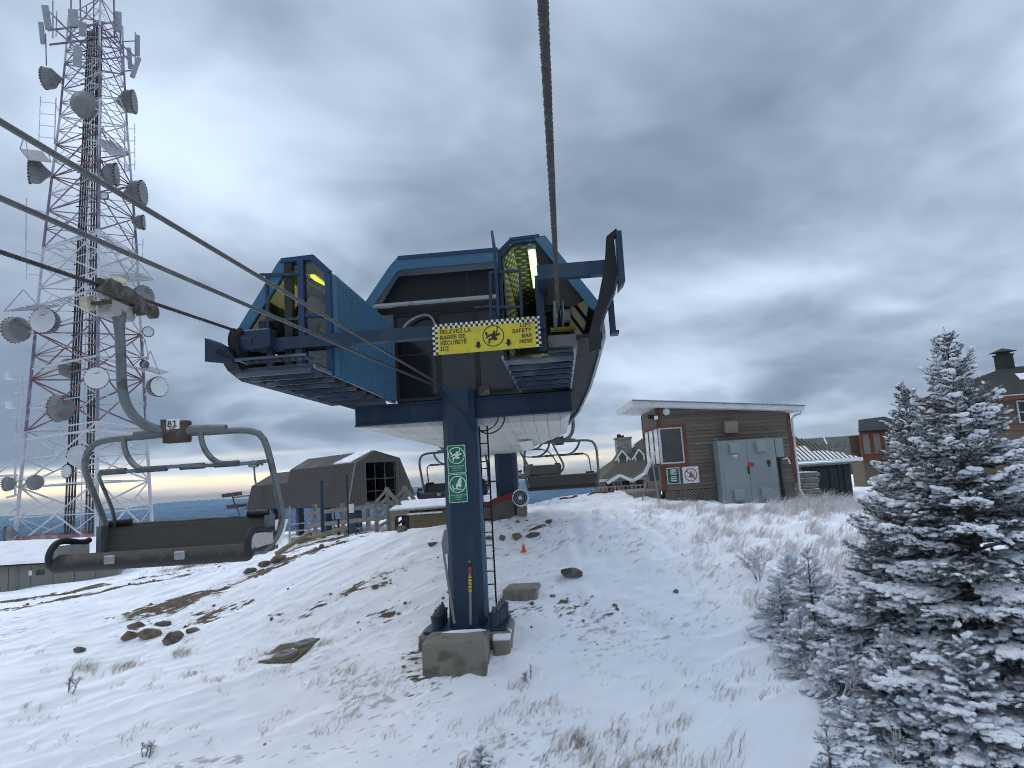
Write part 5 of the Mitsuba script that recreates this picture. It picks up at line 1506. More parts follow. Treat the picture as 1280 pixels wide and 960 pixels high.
# ---------------------------------------------------------------- wooden stairs, box, pads and posts behind the crest
def on(p, dz=0.0):
    p = np.array(p, float)
    return np.array([p[0], p[1], gz(p[0], p[1]) + dz])


wsx = thing('wooden_stile', 'weathered wooden stile of two slatted A frames beside the plywood box', 'stile')
for k, (dx, dy) in enumerate(((0, 0), (0.52, 0.75))):
    b = np.array([-5.08 + dx, 24.9 + dy, 0])
    P_ = lambda x, z: b + np.array([x, 0, z])
    obj('post', MB().bar(P_(-0.12, -2.0), P_(-0.12, -0.72 + 0.02 * k), 0.13, 0.07, up=(0, 1, 0)), 'm_wood', wsx)
    obj('post', MB().bar(P_(0.32, -1.95), P_(0.32, -0.20), 0.14, 0.07, up=(0, 1, 0)), 'm_wood', wsx)
    for j in range(5):
        z = -0.62 - 0.23 * j
        obj('slat', MB().bar(P_(-0.14, z - 0.10), P_(0.34, z + 0.38 - 0.05 * j), 0.03, 0.10, up=(0, 0, 1)).add(np.zeros((3, 3)), [[0, 1, 2]]) if False else MB().bar(P_(-0.14, z - 0.10) - [0, 0.05, 0], P_(0.34, z + 0.38 - 0.05 * j) - [0, 0.05, 0], 0.03, 0.10), 'm_wood', wsx)
    obj('slope_rail', MB().bar(P_(0.26, -0.20) - [0, 0.06, 0], P_(0.92, -1.05) - [0, 0.06, 0], 0.04, 0.13), 'm_wood', wsx)
    obj('slope_rail', MB().bar(P_(0.34, -0.62) - [0, 0.06, 0], P_(0.66, -1.08) - [0, 0.06, 0], 0.04, 0.10), 'm_wood', wsx)
for j in range(4):
    z = -1.75 + 0.24 * j
    obj('tread', MB().box((-4.86 + 0.13 * j, 25.25, z), (0.26, 0.9, 0.05)), 'm_wood', wsx)

pb = thing('plywood_box', 'long plywood box with open end and snow on its lid left of the blue column', 'wooden box')
obj('panel', MB().bb((-3.93, 24.30, -2.1), (-2.2, 24.36, -1.10)), 'm_ply', pb)
obj('end_frame', MB().bb((-4.58, 24.30, -2.0), (-4.44, 24.42, -1.12)).bb((-4.58, 24.28, -1.20), (-3.93, 24.40, -1.04)), 'm_ply_light', pb)
mat('m_ply_light', worn((0.27, 0.22, 0.13), (0.2, 0.165, 0.105), 6.0), 0.8)
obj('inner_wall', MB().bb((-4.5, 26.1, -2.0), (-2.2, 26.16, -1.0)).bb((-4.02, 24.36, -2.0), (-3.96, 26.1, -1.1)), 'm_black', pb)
obj('batten', MB().bb((-3.98, 24.25, -1.20), (-2.75, 24.30, -1.14)), 'm_white', pb)
lid = MB()
lid.prism([(-4.62, 24.25, -1.05), (-2.15, 24.25, -1.02), (-2.15, 26.3, -0.62), (-4.2, 26.3, -0.70)], (0, 0, 0.05))
obj('lid', lid, 'm_wood', pb)
lid = MB()
lid.prism([(-4.60, 24.27, -1.0), (-2.15, 24.27, -0.97), (-2.15, 26.3, -0.56), (-4.2, 26.3, -0.64)], (0, -0.02, 0.09))
obj('lid_snow', lid, 'm_roof_snow', pb)

NB = lambda v: np.asarray(v) * 0.893
rp = thing('red_topped_barrier', 'brown barrier mat with torn red top edge right of the column', 'barrier')
obj('mat', MB(NB).prism([(-1.35, 24.3, -1.05), (-0.22, 24.5, -0.86), (-0.20, 24.5, -1.45), (-0.8, 24.35, -1.75), (-1.35, 24.3, -1.85)], (0.02, 0.10, 0)), 'm_mat', rp)
mat('m_mat', worn((0.12, 0.10, 0.08), (0.09, 0.075, 0.06), 5.0), 0.85)
obj('red_edge', MB(NB).prism([(-1.36, 24.27, -0.90), (-1.1, 24.3, -0.93), (-0.9, 24.33, -0.82), (-0.6, 24.4, -0.76), (-0.35, 24.45, -0.68), (-0.21, 24.48, -0.66), (-0.21, 24.48, -0.88), (-1.36, 24.27, -1.08)], (0.02, 0.13, 0)), 'm_red_dark', rp)
mat('m_red_dark', worn((0.21, 0.022, 0.02), (0.15, 0.03, 0.028), 5.0), 0.7)
rl_ = thing('rolled_mat', 'white and dark blue rolled mat standing beside the red topped barrier', 'roll')
m_ = MB(NB).tube([(0.05, 24.30, -0.86), (0.05, 24.32, -0.86), (0.05, 24.9, -0.86), (0.05, 24.92, -0.86)], [0.28, 0.31, 0.31, 0.28], 24)
obj('roll', m_, 'm_white', rl_, smooth=40)
m_ = MB(NB)
for r in (0.25, 0.18, 0.11):
    m_.flat(at2(ring(1.0, 0.22 if r > 0.2 else 0.3), 0, 0, r), (0.02, 24.295, -0.86), (1, 0, 0), (0, 0, 1), 0.012)
obj('end_spiral', m_, 'm_blue', rl_)
obj('stand', MB(NB).bb((-0.12, 24.4, -1.5), (0.24, 24.85, -1.14), 0.03), 'm_concrete', rl_)

wb_ = thing('white_board', 'white snow plastered board seen between the two blue columns', 'board')
obj('sheet', MB().prism([(-1.69, 29.00, -0.30), (-0.88, 29.00, -0.29), (-0.94, 29.00, -1.29), (-1.75, 29.00, -1.30)], (0, 0.04, 0)), 'm_roof_snow', wb_)
obj('top_rail', MB().bar((-1.72, 28.95, -0.27), (-0.84, 28.95, -0.26), 0.05, 0.06), 'm_dark', wb_)
wb_ = thing('white_board', 'bright white slatted snow board left of the tall blue post', 'board')
for i in range(4):
    a = np.array((-9.79, 27.00, -1.23)) + np.array([0.13, 0, 0]) * i
    obj('slat', MB().prism([a + [0.16, 0.1, 0.05], a + [0.28, 0.1, 0.05], a + [0.05, -0.1, -0.95 + 0.03 * i], a + [-0.07, -0.1, -0.95 + 0.03 * i]], (0, 0.03, 0)), 'm_roof_snow', wb_)
obj('leg', MB().bar(np.array((-9.58, 27.20, -1.35)), np.array((-9.67, 27.20, -2.73)), 0.1), 'm_wood', wb_)

sc_ = thing('small_cabin', 'small far cabin with pale gable and steep roof behind the plywood box', 'cabin')
c0 = np.array((-4.82, 40.00, -1.54))
obj('gable', MB().prism([c0 + [-0.85, 0, 0], c0 + [0.85, 0, 0], c0 + [0.45, 0, 0.85], c0 + [-0.2, 0, 1.05]], (0, 0.1, 0)), 'm_vent', sc_)
obj('wall', MB().bb(c0 + [-0.85, 0.1, -1.5], c0 + [0.85, 3, 0.0]), 'm_vent', sc_)
obj('bargeboard', MB().bar(c0 + [-1.0, -0.1, -0.1], c0 + [-0.25, -0.1, 1.1], 0.12, 0.08, up=(0, 1, 0)).bar(c0 + [0.95, -0.1, -0.1], c0 + [0.45, -0.1, 0.95], 0.1, 0.08, up=(0, 1, 0)), 'm_white_trim', sc_)

# posts, rail fence and low wall in front of the grey station
def post(p, h, r, m_key, name, label, cat, dz=-0.3):
    b = on(p[:2] + (0,) if isinstance(p, tuple) else p)
    k = thing(name, label, cat)
    obj('shaft', MB().cyl(b + [0, 0, dz], b + [0, 0, h], r, n=10), m_key, k)
    obj('cap', MB().cyl(b + [0, 0, h], b + [0, 0, h + 0.05], r * 1.15, n=10), m_key, k)
    return k


post((-7.32, 25.50, -2.19), 2.05, 0.07, 'm_blue', 'steel_post', 'slim dark blue steel post standing in front of the grey station', 'post')
post((-6.24, 25.00, -1.78), 2.1, 0.03, 'm_black', 'marker_post', 'thin black marker post in front of the gable of the grey station', 'post')
post((-6.73, 25.50, -2.08), 0.55, 0.045, 'm_black', 'stake', 'short dark stake with leaning timber beside it', 'stake')
fn = thing('rail_fence', 'weathered two rail wooden fence running to the wooden stile', 'fence')
for z0, z1 in ((-1.0, -0.84), (-1.5, -1.30)):
    obj('rail', MB().bar((-9.0, 29.0, z0 - 0.1), (-5.1, 25.6, z1), 0.06, 0.16), 'm_wood', fn)
for t in (0.12, 0.5, 0.82):
    p = np.array([-9.0, 29.0, 0]) * (1 - t) + np.array([-5.1, 25.6, 0]) * t
    obj('post', MB().bar(p + [0, 0.08, gz(p[0], p[1]) - 0.3], p + [0, 0.08, -0.72], 0.16, 0.10, up=(0, 1, 0)), 'm_wood', fn)
obj('white_tag', MB().box((-6.55, 26.75, -0.92), (0.2, 0.03, 0.34)), 'm_white', fn)
mm = thing('concrete_pad_wall', 'low concrete wall with metal stairs under the grey station', 'low wall')
c0 = on((-9.5, 31.0))
obj('wall', MB().box(c0 + [0, 0, 0.1], (1.5, 0.4, 0.6), GR, GD, (0, 0, 1)), 'm_concrete', mm)
for i in range(4):
    obj('step', MB().box(c0 + [-0.3, -0.3, 0.5 + 0.3 * i], (0.9, 0.12, 0.05), GR, GD, (0, 0, 1)), 'm_galv', mm)
obj('stringer', MB().bar(c0 + [-0.75, -0.5, 0.2], c0 + [-0.75, -0.3, 2.2], 0.06).bar(c0 + [0.2, 0.2, 0.2], c0 + [0.2, 0.3, 2.2], 0.06), 'm_galv', mm)
for (a, b, lab) in (((-8.11, 25.00, -2.28), (-6.48, 25.50, -1.81), 'long pale timber lying on the slope beside the stake'), ((-8.53, 24.00, -2.41), (-7.73, 25.00, -2.25), 'weathered timber half buried in snow below the blue post')):
    k = thing('timber', lab, 'timber')
    a, b = np.array(a), np.array(b)
    a[2], b[2] = gz(a[0], a[1]) + 0.06, gz(b[0], b[1]) + 0.30
    obj('beam', MB().bar(a, b, 0.16, 0.14, b=0.015), 'm_ply_light', k)

# ---------------------------------------------------------------- buildings on the right
# dark green container
ct = thing('green_container', 'dark green container standing behind the brown hut', 'container')
obj('body', MB().bb((11.55, 28.0, -2.6), (13.5, 31.0, -0.5)), 'm_container', ct)
mat('m_container', worn((0.014, 0.030, 0.024), (0.022, 0.040, 0.032), 1.5), 0.5)
obj('door', MB().bb((11.62, 27.96, -2.5), (12.95, 27.998, -0.62)), 'm_container', ct)
for x in (11.9, 12.6, 13.2):
    obj('lock_bar', MB().bb((x, 27.92, -2.5), (x + 0.05, 27.955, -0.62)), 'm_container', ct)
obj('rib', MB().bb((12.97, 27.94, -2.5), (13.06, 27.998, -0.5)), 'm_container', ct)
obj('roof_edge', MB().bb((11.2, 27.85, -0.5), (13.6, 31.0, -0.42)), 'm_wood', ct)
obj('roof_snow', MB().bb((11.3, 28.0, -0.42), (13.55, 30.9, -0.36)), 'm_roof_snow', ct)
ws = thing('timber_stack', 'stack of snowy grey boards between the hut and the green container', 'timber stack')
for i in range(8):
    z = -2.25 + i * 0.21
    obj('board', MB().box((11.1 + 0.05 * ((i * 37) % 5 - 2) / 2, 26.9, z), (0.55, 1.6, 0.15), unit([1, 0.05 * ((i * 13) % 3 - 1), 0]), (0, 1, 0), (0, 0, 1)), 'm_wood', ws)
    obj('board_snow', MB().box((11.1, 26.7, z + 0.09), (0.5, 1.1, 0.03)), 'm_roof_snow', ws)

# ribbed metal roof building
mat('m_metal_roof', worn((0.15, 0.14, 0.11), (0.12, 0.112, 0.09), 1.5), 0.7, spec=0.25)
rb_ = thing('metal_roof_building', 'low red walled building with ribbed metal roof striped with snow', 'building')
EL, ER, AP, AQ = np.array([12.6, 36, -0.30]), np.array([18.0, 36, -0.42]), np.array([14.4, 41.0, 1.95]), np.array([12.0, 41.0, 1.97])
m_ = MB()
m_.prism([EL, ER, AP, AQ], unit(np.cross(ER - EL, AP - EL)) * 0.06)
m_.prism([ER, np.array([18.0, 46, -0.42]), AP], (0, 0, 0.05))
rr_ = obj('roof', m_, 'm_metal_roof', rb_)
nn = unit(np.cross(ER - EL, AP - EL))
for i in range(24):
    t = (i + 0.5) / 24
    e = EL + (ER - EL) * t
    hi = min(1.0, (1 - t) * (18.0 - 12.6) / (18.0 - 14.4) * 1.0)
    top = e + (np.array([0, 5.0, 2.27 if t < 0.5 else 2.33])) * hi * 0.98
    obj('roof_rib', MB().bar(e + nn * 0.06, top + nn * 0.06, 0.05, 0.06), 'm_metal_roof', rr_)
    if t < 0.97:
        f = 0.30 + 0.22 * ((i * 29) % 7) / 7 + 0.35 * max(0, t - 0.5)
        e2 = e + np.array([0.112, 0, 0])
        obj('snow_strip', MB().bar(e2 + nn * 0.05, e2 + (top - e) * min(f, 0.95) + nn * 0.05, 0.13, 0.035), 'm_roof_snow', rr_)
obj('eave', MB().bb((12.3, 35.9, -0.52), (18.05, 36.0, -0.34)), 'm_roof_snow', rr_)
obj('wall', MB().bb((13.0, 36.6, -2.5), (17.6, 40, -0.5)), 'm_trim_red', rb_)
for i in range(6):
    x = 13.4 + i * 0.7
    w = obj('window', MB().bb((x, 36.55, -1.15), (x + 0.45, 36.6, -0.58)), 'm_white_trim', rb_)
    obj('pane', MB().bb((x + 0.05, 36.53, -1.1), (x + 0.40, 36.55, -0.63)), 'm_dark_glass', w)
# long grey roof farther away
fr_ = thing('long_roof_building', 'long low building with grey ribbed roof behind the ribbed metal roof', 'building')
a, b, c, d = np.array([23.5, 58, -0.85]), np.array([31.5, 58, -0.85]), np.array([34.2, 64, 1.38]), np.array([25.0, 64, 1.38])
m_ = MB().prism([a, b, c, d], unit(np.cross(b - a, d - a)) * 0.1)
r3 = obj('roof', m_, 'm_long_roof', fr_)
mat('m_long_roof', worn((0.15, 0.155, 0.15), (0.12, 0.125, 0.12), 0.8), 0.8, spec=0.2)
n3 = unit(np.cross(b - a, d - a))
for i in range(34):
    t = (i + 0.5) / 34
    p, q = a + (b - a) * t, d + (c - d) * t
    obj('roof_rib', MB().bar(p + n3 * 0.08, q + n3 * 0.08, 0.06, 0.07), 'm_long_roof', r3)
    s0 = 0.40 + 0.05 * ((i * 17) % 5)
    obj('dark_strip', MB().bar(p + (q - p) * s0 + n3 * 0.07 + [0.1, 0, 0], p + (q - p) * (s0 + 0.2) + n3 * 0.07 + [0.1, 0, 0], 0.12, 0.02), 'm_tray', r3)
    if i % 9 == 4:
        obj('snow_strip', MB().bar(p + (q - p) * 0.7 + n3 * 0.07 + [0.1, 0, 0], q + n3 * 0.07 + [0.1, 0, 0], 0.14, 0.03), 'm_roof_snow', r3)
obj('wall', MB().bb((a[0], 59, -4), (b[0], 66, -0.6)), 'm_siding', fr_)
# glazed sun room
sr = thing('glazed_veranda', 'orange brown framed glazed veranda left of the dark roofed house', 'veranda')
vx0, vx1, vy, vz0, vz1 = 21.15, 24.4, 42.0, -0.55, 0.98
obj('back_wall', MB().bb((vx0, vy + 1.5, -2.5), (vx1, vy + 1.6, vz1)).bb((vx0, vy + 0.1, -2.5), (vx1, vy + 1.5, vz0 - 0.1)), 'm_siding', sr)
fr = MB()
for x in np.linspace(vx0, vx1, 6):
    fr.bb((x - 0.07, vy, vz0), (x + 0.07, vy + 0.12, vz1))
fr.bb((vx0, vy - 0.02, vz1), (vx1, vy + 0.14, vz1 + 0.14)).bb((vx0, vy - 0.02, vz0 - 0.1), (vx1, vy + 0.14, vz0 + 0.22))
obj('frame', fr, 'm_veranda', sr)
mat('m_veranda', worn((0.21, 0.085, 0.042), (0.16, 0.065, 0.035), 2.0), 0.6)
for x0_, x1_ in zip(np.linspace(vx0, vx1, 6)[:-1], np.linspace(vx0, vx1, 6)[1:]):
    w = obj('window', MB().bb((x0_ + 0.12, vy + 0.03, vz0 + 0.24), (x1_ - 0.12, vy + 0.08, vz0 + 0.30)).bb((x0_ + 0.07, vy + 0.02, vz0 + 0.22), (x0_ + 0.12, vy + 0.1, vz1)).bb((x1_ - 0.12, vy + 0.02, vz0 + 0.22), (x1_ - 0.07, vy + 0.1, vz1)), 'm_veranda', sr)
    obj('pane', MB().bb((x0_ + 0.12, vy + 0.05, vz0 + 0.30), (x1_ - 0.12, vy + 0.06, vz1)), 'm_curtain', w)
mat('m_curtain', (0.30, 0.28, 0.25), 0.3)
obj('roof', MB().prism([(vx0 - 0.2, vy - 0.2, vz1 + 0.16), (vx1, vy - 0.2, vz1 + 0.16), (vx1, vy + 3, vz1 + 1.1), (vx0 + 1.5, vy + 3, vz1 + 1.0)], (0, 0, 0.08)), 'm_dark', sr)
# dark roofed house
hs_ = thing('dark_roofed_house', 'brown house with dark shingled roof and square black chimney at the right edge', 'house')
m_ = MB()
RL, RP, RQ, RR_ = np.array([21.3, 37.0, 2.28]), np.array([29.8, 41.0, 4.35]), np.array([36.0, 41.0, 4.45]), np.array([36.0, 37.0, 2.45])
RB = np.array([28.6, 47.0, 2.3])
m_.prism([RL, RR_, RQ, RP], unit(np.cross(RR_ - RL, RP - RL)) * 0.10)
m_.prism([RL, RP, RB], (0, 0, 0.08))
hr_ = obj('roof', m_, 'm_shingle', hs_)
mat('m_shingle', worn((0.030, 0.034, 0.030), (0.045, 0.050, 0.045), 2.0, grain=0.3), 0.85)
obj('fascia', MB().bar(RL + [0, -0.04, -0.04], RR_ + [0, -0.04, -0.04], 0.05, 0.22), 'm_trim_red', hr_)
obj('eave_snow', MB().bar(RL + [0.2, 0.1, 0.10], RR_ + [0, 0.1, 0.10], 0.22, 0.05), 'm_roof_snow', hr_)
obj('roof_snow', MB().prism([np.array([29.2, 39.0, 3.42]), np.array([31.6, 39.0, 3.44]), np.array([31.9, 39.8, 3.83]), np.array([29.6, 39.9, 3.86])], (0, -0.03, 0.08)), 'm_roof_snow', hr_)
obj('chimney', MB().bb((29.65, 40.8, 3.9), (30.35, 41.5, 5.15)).bb((29.60, 40.75, 5.15), (30.40, 41.55, 5.22)).bb((29.75, 40.9, 5.22), (30.25, 41.4, 5.35)), 'm_shingle', hr_)
cp_ = MB()
cp_.add([(29.45, 40.6, 5.35), (30.55, 40.6, 5.35), (30.55, 41.7, 5.35), (29.45, 41.7, 5.35), (30.0, 41.15, 5.62)], [[0, 1, 4], [1, 2, 4], [2, 3, 4], [3, 0, 4], [0, 2, 1], [0, 3, 2]])
obj('chimney_cap', cp_, 'm_shingle', hr_)
obj('wall', MB().prism([(22.6, 38.0, 0), (36, 38.0, 0), (36, 45, 0), (27.6, 45, 0)], (0, 0, 4.8)), 'm_house_wall', hs_)
mat('m_house_wall', worn((0.16, 0.125, 0.085), (0.13, 0.10, 0.07), 1.0, stretch=(1, 1, 6)), 0.8)
obj('wall_band', MB().bb((22.6, 37.95, 0.55), (36, 37.998, 0.85)), 'm_veranda', hs_)
for x in (27.95, 32.0):
    w = MB()
    w.bb((x, 37.9, 1.0), (x + 0.08, 37.97, 2.1)).bb((x + 0.9, 37.9, 1.0), (x + 0.98, 37.97, 2.1)).bb((x, 37.9, 2.1), (x + 0.98, 37.97, 2.18)).bb((x, 37.9, 0.92), (x + 0.98, 37.97, 1.0))
    w.bb((x + 0.46, 37.91, 1.0), (x + 0.51, 37.96, 2.1)).bb((x + 0.08, 37.91, 1.5), (x + 0.9, 37.96, 1.55))
    k = obj('window', w, 'm_white_trim', hs_)
    obj('pane', MB().bb((x + 0.08, 37.94, 1.0), (x + 0.9, 37.95, 2.1)), 'm_dark_glass', k)
# the lodge left of the hut
mat('m_lodge_roof', worn((0.085, 0.082, 0.060), (0.068, 0.066, 0.05), 0.8, grain=0.25), 0.85)
mat('m_lodge_wall', worn((0.085, 0.062, 0.052), (0.07, 0.05, 0.043), 0.8), 0.8)
mat('m_stone', worn((0.26, 0.24, 0.22), (0.17, 0.155, 0.145), 4.0, 0.4, 0.6), 0.9)
lo = thing('summit_lodge', 'large lodge with mossy brown roof, stone chimney and white trimmed dormers left of the hut', 'lodge')
E0, E1, G0, G1 = np.array([8.3, 70, -1.25]), np.array([22, 70, -1.35]), np.array([14.2, 77, 2.9]), np.array([22, 77, 3.2])
m_ = MB()
m_.prism([E0, E1, G1, G0], unit(np.cross(E1 - E0, G0 - E0)) * 0.15)
m_.prism([E0, G0, np.array([8.3, 84, -1.25])], (0, 0, 0.1))
lr = obj('roof', m_, 'm_lodge_roof', lo)
obj('bargeboard', MB().bar(E0 + [-0.1, -0.15, -0.05], E1 + [0, -0.15, -0.05], 0.1, 0.28), 'm_white_trim', lr)
obj('roof_snow', MB().prism([np.array([12.2, 75.2, 1.72]), np.array([13.4, 75.2, 1.75]), np.array([13.8, 75.9, 2.2]), np.array([12.8, 75.8, 2.12])], (0, -0.05, 0.2)), 'm_roof_snow', lr)
for i in range(5):
    x = 15.2 + i * 0.3
    obj('roof_snow', MB().bar((x, 74.5, 1.45), (x + 0.5, 76.5, 2.7), 0.16, 0.1), 'm_roof_snow', lr)
chm = MB().bb((10.9, 74, -0.5), (12.5, 75.5, 2.95)).bb((10.8, 73.9, 2.95), (12.6, 75.6, 3.12))
ck = obj('chimney', chm, 'm_stone', lo)
obj('chimney_pot', MB().cyl((11.3, 74.7, 3.12), (11.3, 74.7, 3.5), 0.22, n=8).cyl((11.7, 74.7, 3.12), (11.7, 74.7, 3.35), 0.18, n=8), 'm_dark', ck)
for x in (11.2, 13.0):
    y = 73.0
    dm = MB().bb((x - 0.45, y, -0.2), (x + 0.45, y + 3, 0.85))
    dk = obj('dormer', dm, 'm_trim_red', lo)
    obj('dormer_roof', MB().prism([(x - 0.75, y + 1.3, 0.7), (x, y + 1.3, 1.65), (x + 0.75, y + 1.3, 0.7)], (0, 3.0, 0)), 'm_lodge_roof', dk)
    f = MB()
    for p, q in (((x - 0.8, 0.6), (x, 1.68)), ((x, 1.68), (x + 0.8, 0.6)), ((x - 0.45, -0.2), (x - 0.45, 0.9)), ((x + 0.45, -0.2), (x + 0.45, 0.9))):
        f.bar((p[0], y - 0.25, p[1]), (q[0], y - 0.25, q[1]), 0.16, 0.1, up=(0, 1, 0))
    obj('dormer_trim', f, 'm_white_trim', dk)
    obj('pane', MB().bb((x - 0.35, y - 0.06, -0.1), (x + 0.35, y - 0.02, 0.9)), 'm_curtain', dk)
obj('wall', MB().bb((9.0, 71, -4.5), (22, 82, -1.35)), 'm_lodge_wall', lo)
for x, s, zt in ((10.0, 1.3, -0.75), (13.2, 1.9, -0.35)):
    pr_ = MB()
    pr_.prism([(x - s, 69.2, zt - s * 0.52), (x, 69.2, zt), (x + s, 69.2, zt - s * 0.52), (x + s, 69.2, zt - s * 0.52 - 0.1), (x, 69.2, zt - 0.12), (x - s, 69.2, zt - s * 0.52 - 0.1)], (0, 3.0, 0))
    k = obj('porch_roof', pr_, 'm_lodge_roof', lo)
    obj('porch_trim', MB().bar((x - s, 67.66, zt - s * 0.52 - 0.1), (x, 67.66, zt - 0.1), 0.10, 0.3).bar((x, 67.66, zt - 0.1), (x + s, 67.66, zt - s * 0.52 - 0.1), 0.10, 0.3), 'm_white_trim', k)
    obj('porch_wall', MB().prism([(x - s * 0.8, 70.0, -3.5), (x + s * 0.8, 70.0, -3.5), (x + s * 0.8, 70.0, zt - s * 0.5), (x, 70.0, zt - 0.15), (x - s * 0.8, 70.0, zt - s * 0.5)], (0, 0.1, 0)), 'm_lodge_wall', k)
for x, w_ in ((10.05, 0.8), (11.55, 0.6), (13.2, 1.1)):
    w = MB()
    z0, z1 = -2.35, -1.5
    w.bb((x - w_ / 2, 69.85, z0), (x - w_ / 2 + 0.1, 69.94, z1)).bb((x + w_ / 2 - 0.1, 69.85, z0), (x + w_ / 2, 69.94, z1)).bb((x - w_ / 2, 69.85, z1), (x + w_ / 2, 69.94, z1 + 0.1)).bb((x - 0.05, 69.86, z0), (x + 0.05, 69.93, z1))
    k = obj('window', w, 'm_white_trim', lo)
    obj('pane', MB().bb((x - w_ / 2 + 0.1, 69.92, z0), (x + w_ / 2 - 0.1, 69.935, z1)), 'm_dark_glass', k)
dk_ = MB().bb((7.6, 66.5, -2.62), (16, 70, -2.5))
dkk = obj('deck', dk_, 'm_wood', lo)
rl = MB().bb((7.6, 66.45, -1.92), (16, 66.52, -1.84)).bb((7.6, 66.45, -2.45), (16, 66.52, -2.38))
obj('deck_rail', rl, 'm_wood', dkk)
for x in np.arange(7.65, 16, 0.4):
    obj('baluster', MB().bb((x, 66.44, -2.9), (x + 0.09, 66.53, -1.9)), 'm_wood', dkk)
for x in (7.7, 9.4, 11.3, 14.0):
    obj('deck_post', MB().bb((x, 69.2, -4.0), (x + 0.15, 69.35, -1.3)), 'm_wood', dkk)
# tripod frame against the hut's left side
tp = thing('snow_gun', 'small snow gun on spread tripod legs leaning beside the hut side window', 'snow gun')
top = np.array((4.64, 23.70, 0.24))
for p in ((4.21, 23.90, -0.84), (4.76, 23.60, -0.57), (4.35, 24.40, -0.97)):
    obj('leg', MB().cyl(top, on(p, -0.1), 0.03, n=6), 'm_galv', tp)
obj('barrel', MB().cyl(np.array((4.37, 23.70, -0.30)), np.array((4.79, 23.70, 0.42)), 0.07, 0.05, n=10), 'm_white_trim', tp)
obj('control_box', MB().box(np.array((4.69, 23.80, -0.32)), (0.3, 0.25, 0.5), b=0.02), 'm_tray', tp)

# ---------------------------------------------------------------- rocks, lids, cone
mat('m_rock', worn((0.19, 0.145, 0.095), (0.10, 0.08, 0.06), 7.0, 0.42, 0.62, grain=0.25), 0.9)
mat('m_rock_grey', worn((0.15, 0.135, 0.115), (0.08, 0.072, 0.062), 7.0, 0.42, 0.62, grain=0.25), 0.9)
ICO = trimesh.creation.icosphere(3)


def rock(p, size, seed, label, yaw=0.0, sink=0.25, key='m_rock', snow=False, group=None):
    v = np.array(ICO.vertices)
    d = 1 + 0.55 * (meshkit.fbm(v * 1.3 + seed * 7.1, 3, seed) - 0.5) + 0.25 * (meshkit.fbm(v * 3.5 + seed, 3, seed) - 0.5)
    v = v * d[:, None]
    # flatten a few random facets, as broken stone is
    rg = np.random.default_rng(seed)
    for _ in range(16):
        n = unit(rg.normal(size=3) * [1, 1, 0.8])
        h = 0.52 + 0.3 * rg.random()
        o = v @ n - h
        v = v - np.where(o > 0, o * 0.9, 0)[:, None] * n
    v = v * np.array(size) / 2
    a = math.radians(yaw)
    v = v @ np.array([[math.cos(a), math.sin(a), 0], [-math.sin(a), math.cos(a), 0], [0, 0, 1]])
    b = np.array([p[0], p[1], gz(p[0], p[1]) + size[2] * (0.5 - sink)])
    k = tag(obj('rock', MB().add(v + b, ICO.faces), key, smooth=18), label, 'rock', group)
    return k


RK = [((1.22, 18.04, -2.71), (0.62, 0.42, 0.34), 3, 'lone brown rock on the snow right of the column foot', 10),
      ((-0.16, 20.69, -1.92), (0.42, 0.3, 0.3), 4, 'dark brown rock in the row below the barrier, second from right', 20),
      ((-0.59, 20.54, -1.92), (0.26, 0.2, 0.24), 5, 'small dark rock in the row below the barrier', 0),
      ((0.34, 20.67, -1.88), (0.52, 0.28, 0.2), 6, 'flat rock at the right end of the row below the barrier', 5),
      ((-1.01, 20.56, -1.87), (0.3, 0.2, 0.16), 7, 'rock close to the ladder in the row below the barrier', 0),
      ((-2.64, 20.27, -1.92), (0.34, 0.22, 0.18), 8, 'grey brown rock left of the column near the plywood box', 30),
      ((-2.25, 20.37, -1.89), (0.2, 0.2, 0.16), 9, 'small rock touching the left edge of the column', 0),
      ((-3.88, 18.08, -2.71), (0.24, 0.16, 0.16), 10, 'small pale rock on the bare patch left of the column', 0),
      ((3.62, 16.99, -3.11), (0.18, 0.14, 0.14), 11, 'small brown stone on the right part of the snow slope', 0),
      ((-11.12, 17.48, -3.67), (0.34, 0.26, 0.2), 12, 'brown rock alone on the left slope beside dry grass', 20),
      ((-10.27, 18.18, -3.56), (0.55, 0.38, 0.3), 13, 'large rock at the left end of the left hand outcrop', 50),
      ((-9.73, 18.14, -3.57), (0.7, 0.42, 0.36), 14, 'big brown rock in the middle of the left hand outcrop', 40),
      ((-8.90, 17.72, -3.60), (0.66, 0.45, 0.38), 15, 'big brown rock at the right end of the left hand outcrop', 60),
      ((-8.58, 18.07, -3.48), (0.5, 0.28, 0.2), 16, 'flat rock behind the right end of the left hand outcrop', 20),
      ((-10.60, 19.11, -3.48), (0.6, 0.3, 0.22), 17, 'flat slab on top of the left hand outcrop', 30),
      ((-9.80, 18.96, -3.44), (0.5, 0.26, 0.2), 18, 'small slab behind the middle of the left hand outcrop', 10),
      ((-7.99, 22.69, -2.34), (0.75, 0.4, 0.3), 19, 'pale brown boulder on the ridge right of the near chair', 40),
      ((-8.42, 22.58, -2.45), (0.6, 0.32, 0.24), 20, 'brown boulder on the ridge next to the pale one', 50),
      ((-8.73, 22.16, -2.57), (0.6, 0.3, 0.22), 21, 'lowest brown boulder on the ridge right of the near chair', 40),
      ((-6.68, 23.09, -2.03), (0.24, 0.2, 0.2), 22, 'dark round stone at the foot of the blue post', 0),
      ((-11.20, 36.43, -2.62), (0.6, 0.4, 0.36), 23, 'dark rock below the low concrete wall', 0),
      ((-11.82, 35.99, -2.70), (0.5, 0.4, 0.3), 24, 'dark rock at the left end of the low concrete wall', 0),
      ((-3.85, 22.39, -1.61), (0.4, 0.3, 0.25), 25, 'dark rock under the open end of the plywood box', 0)]
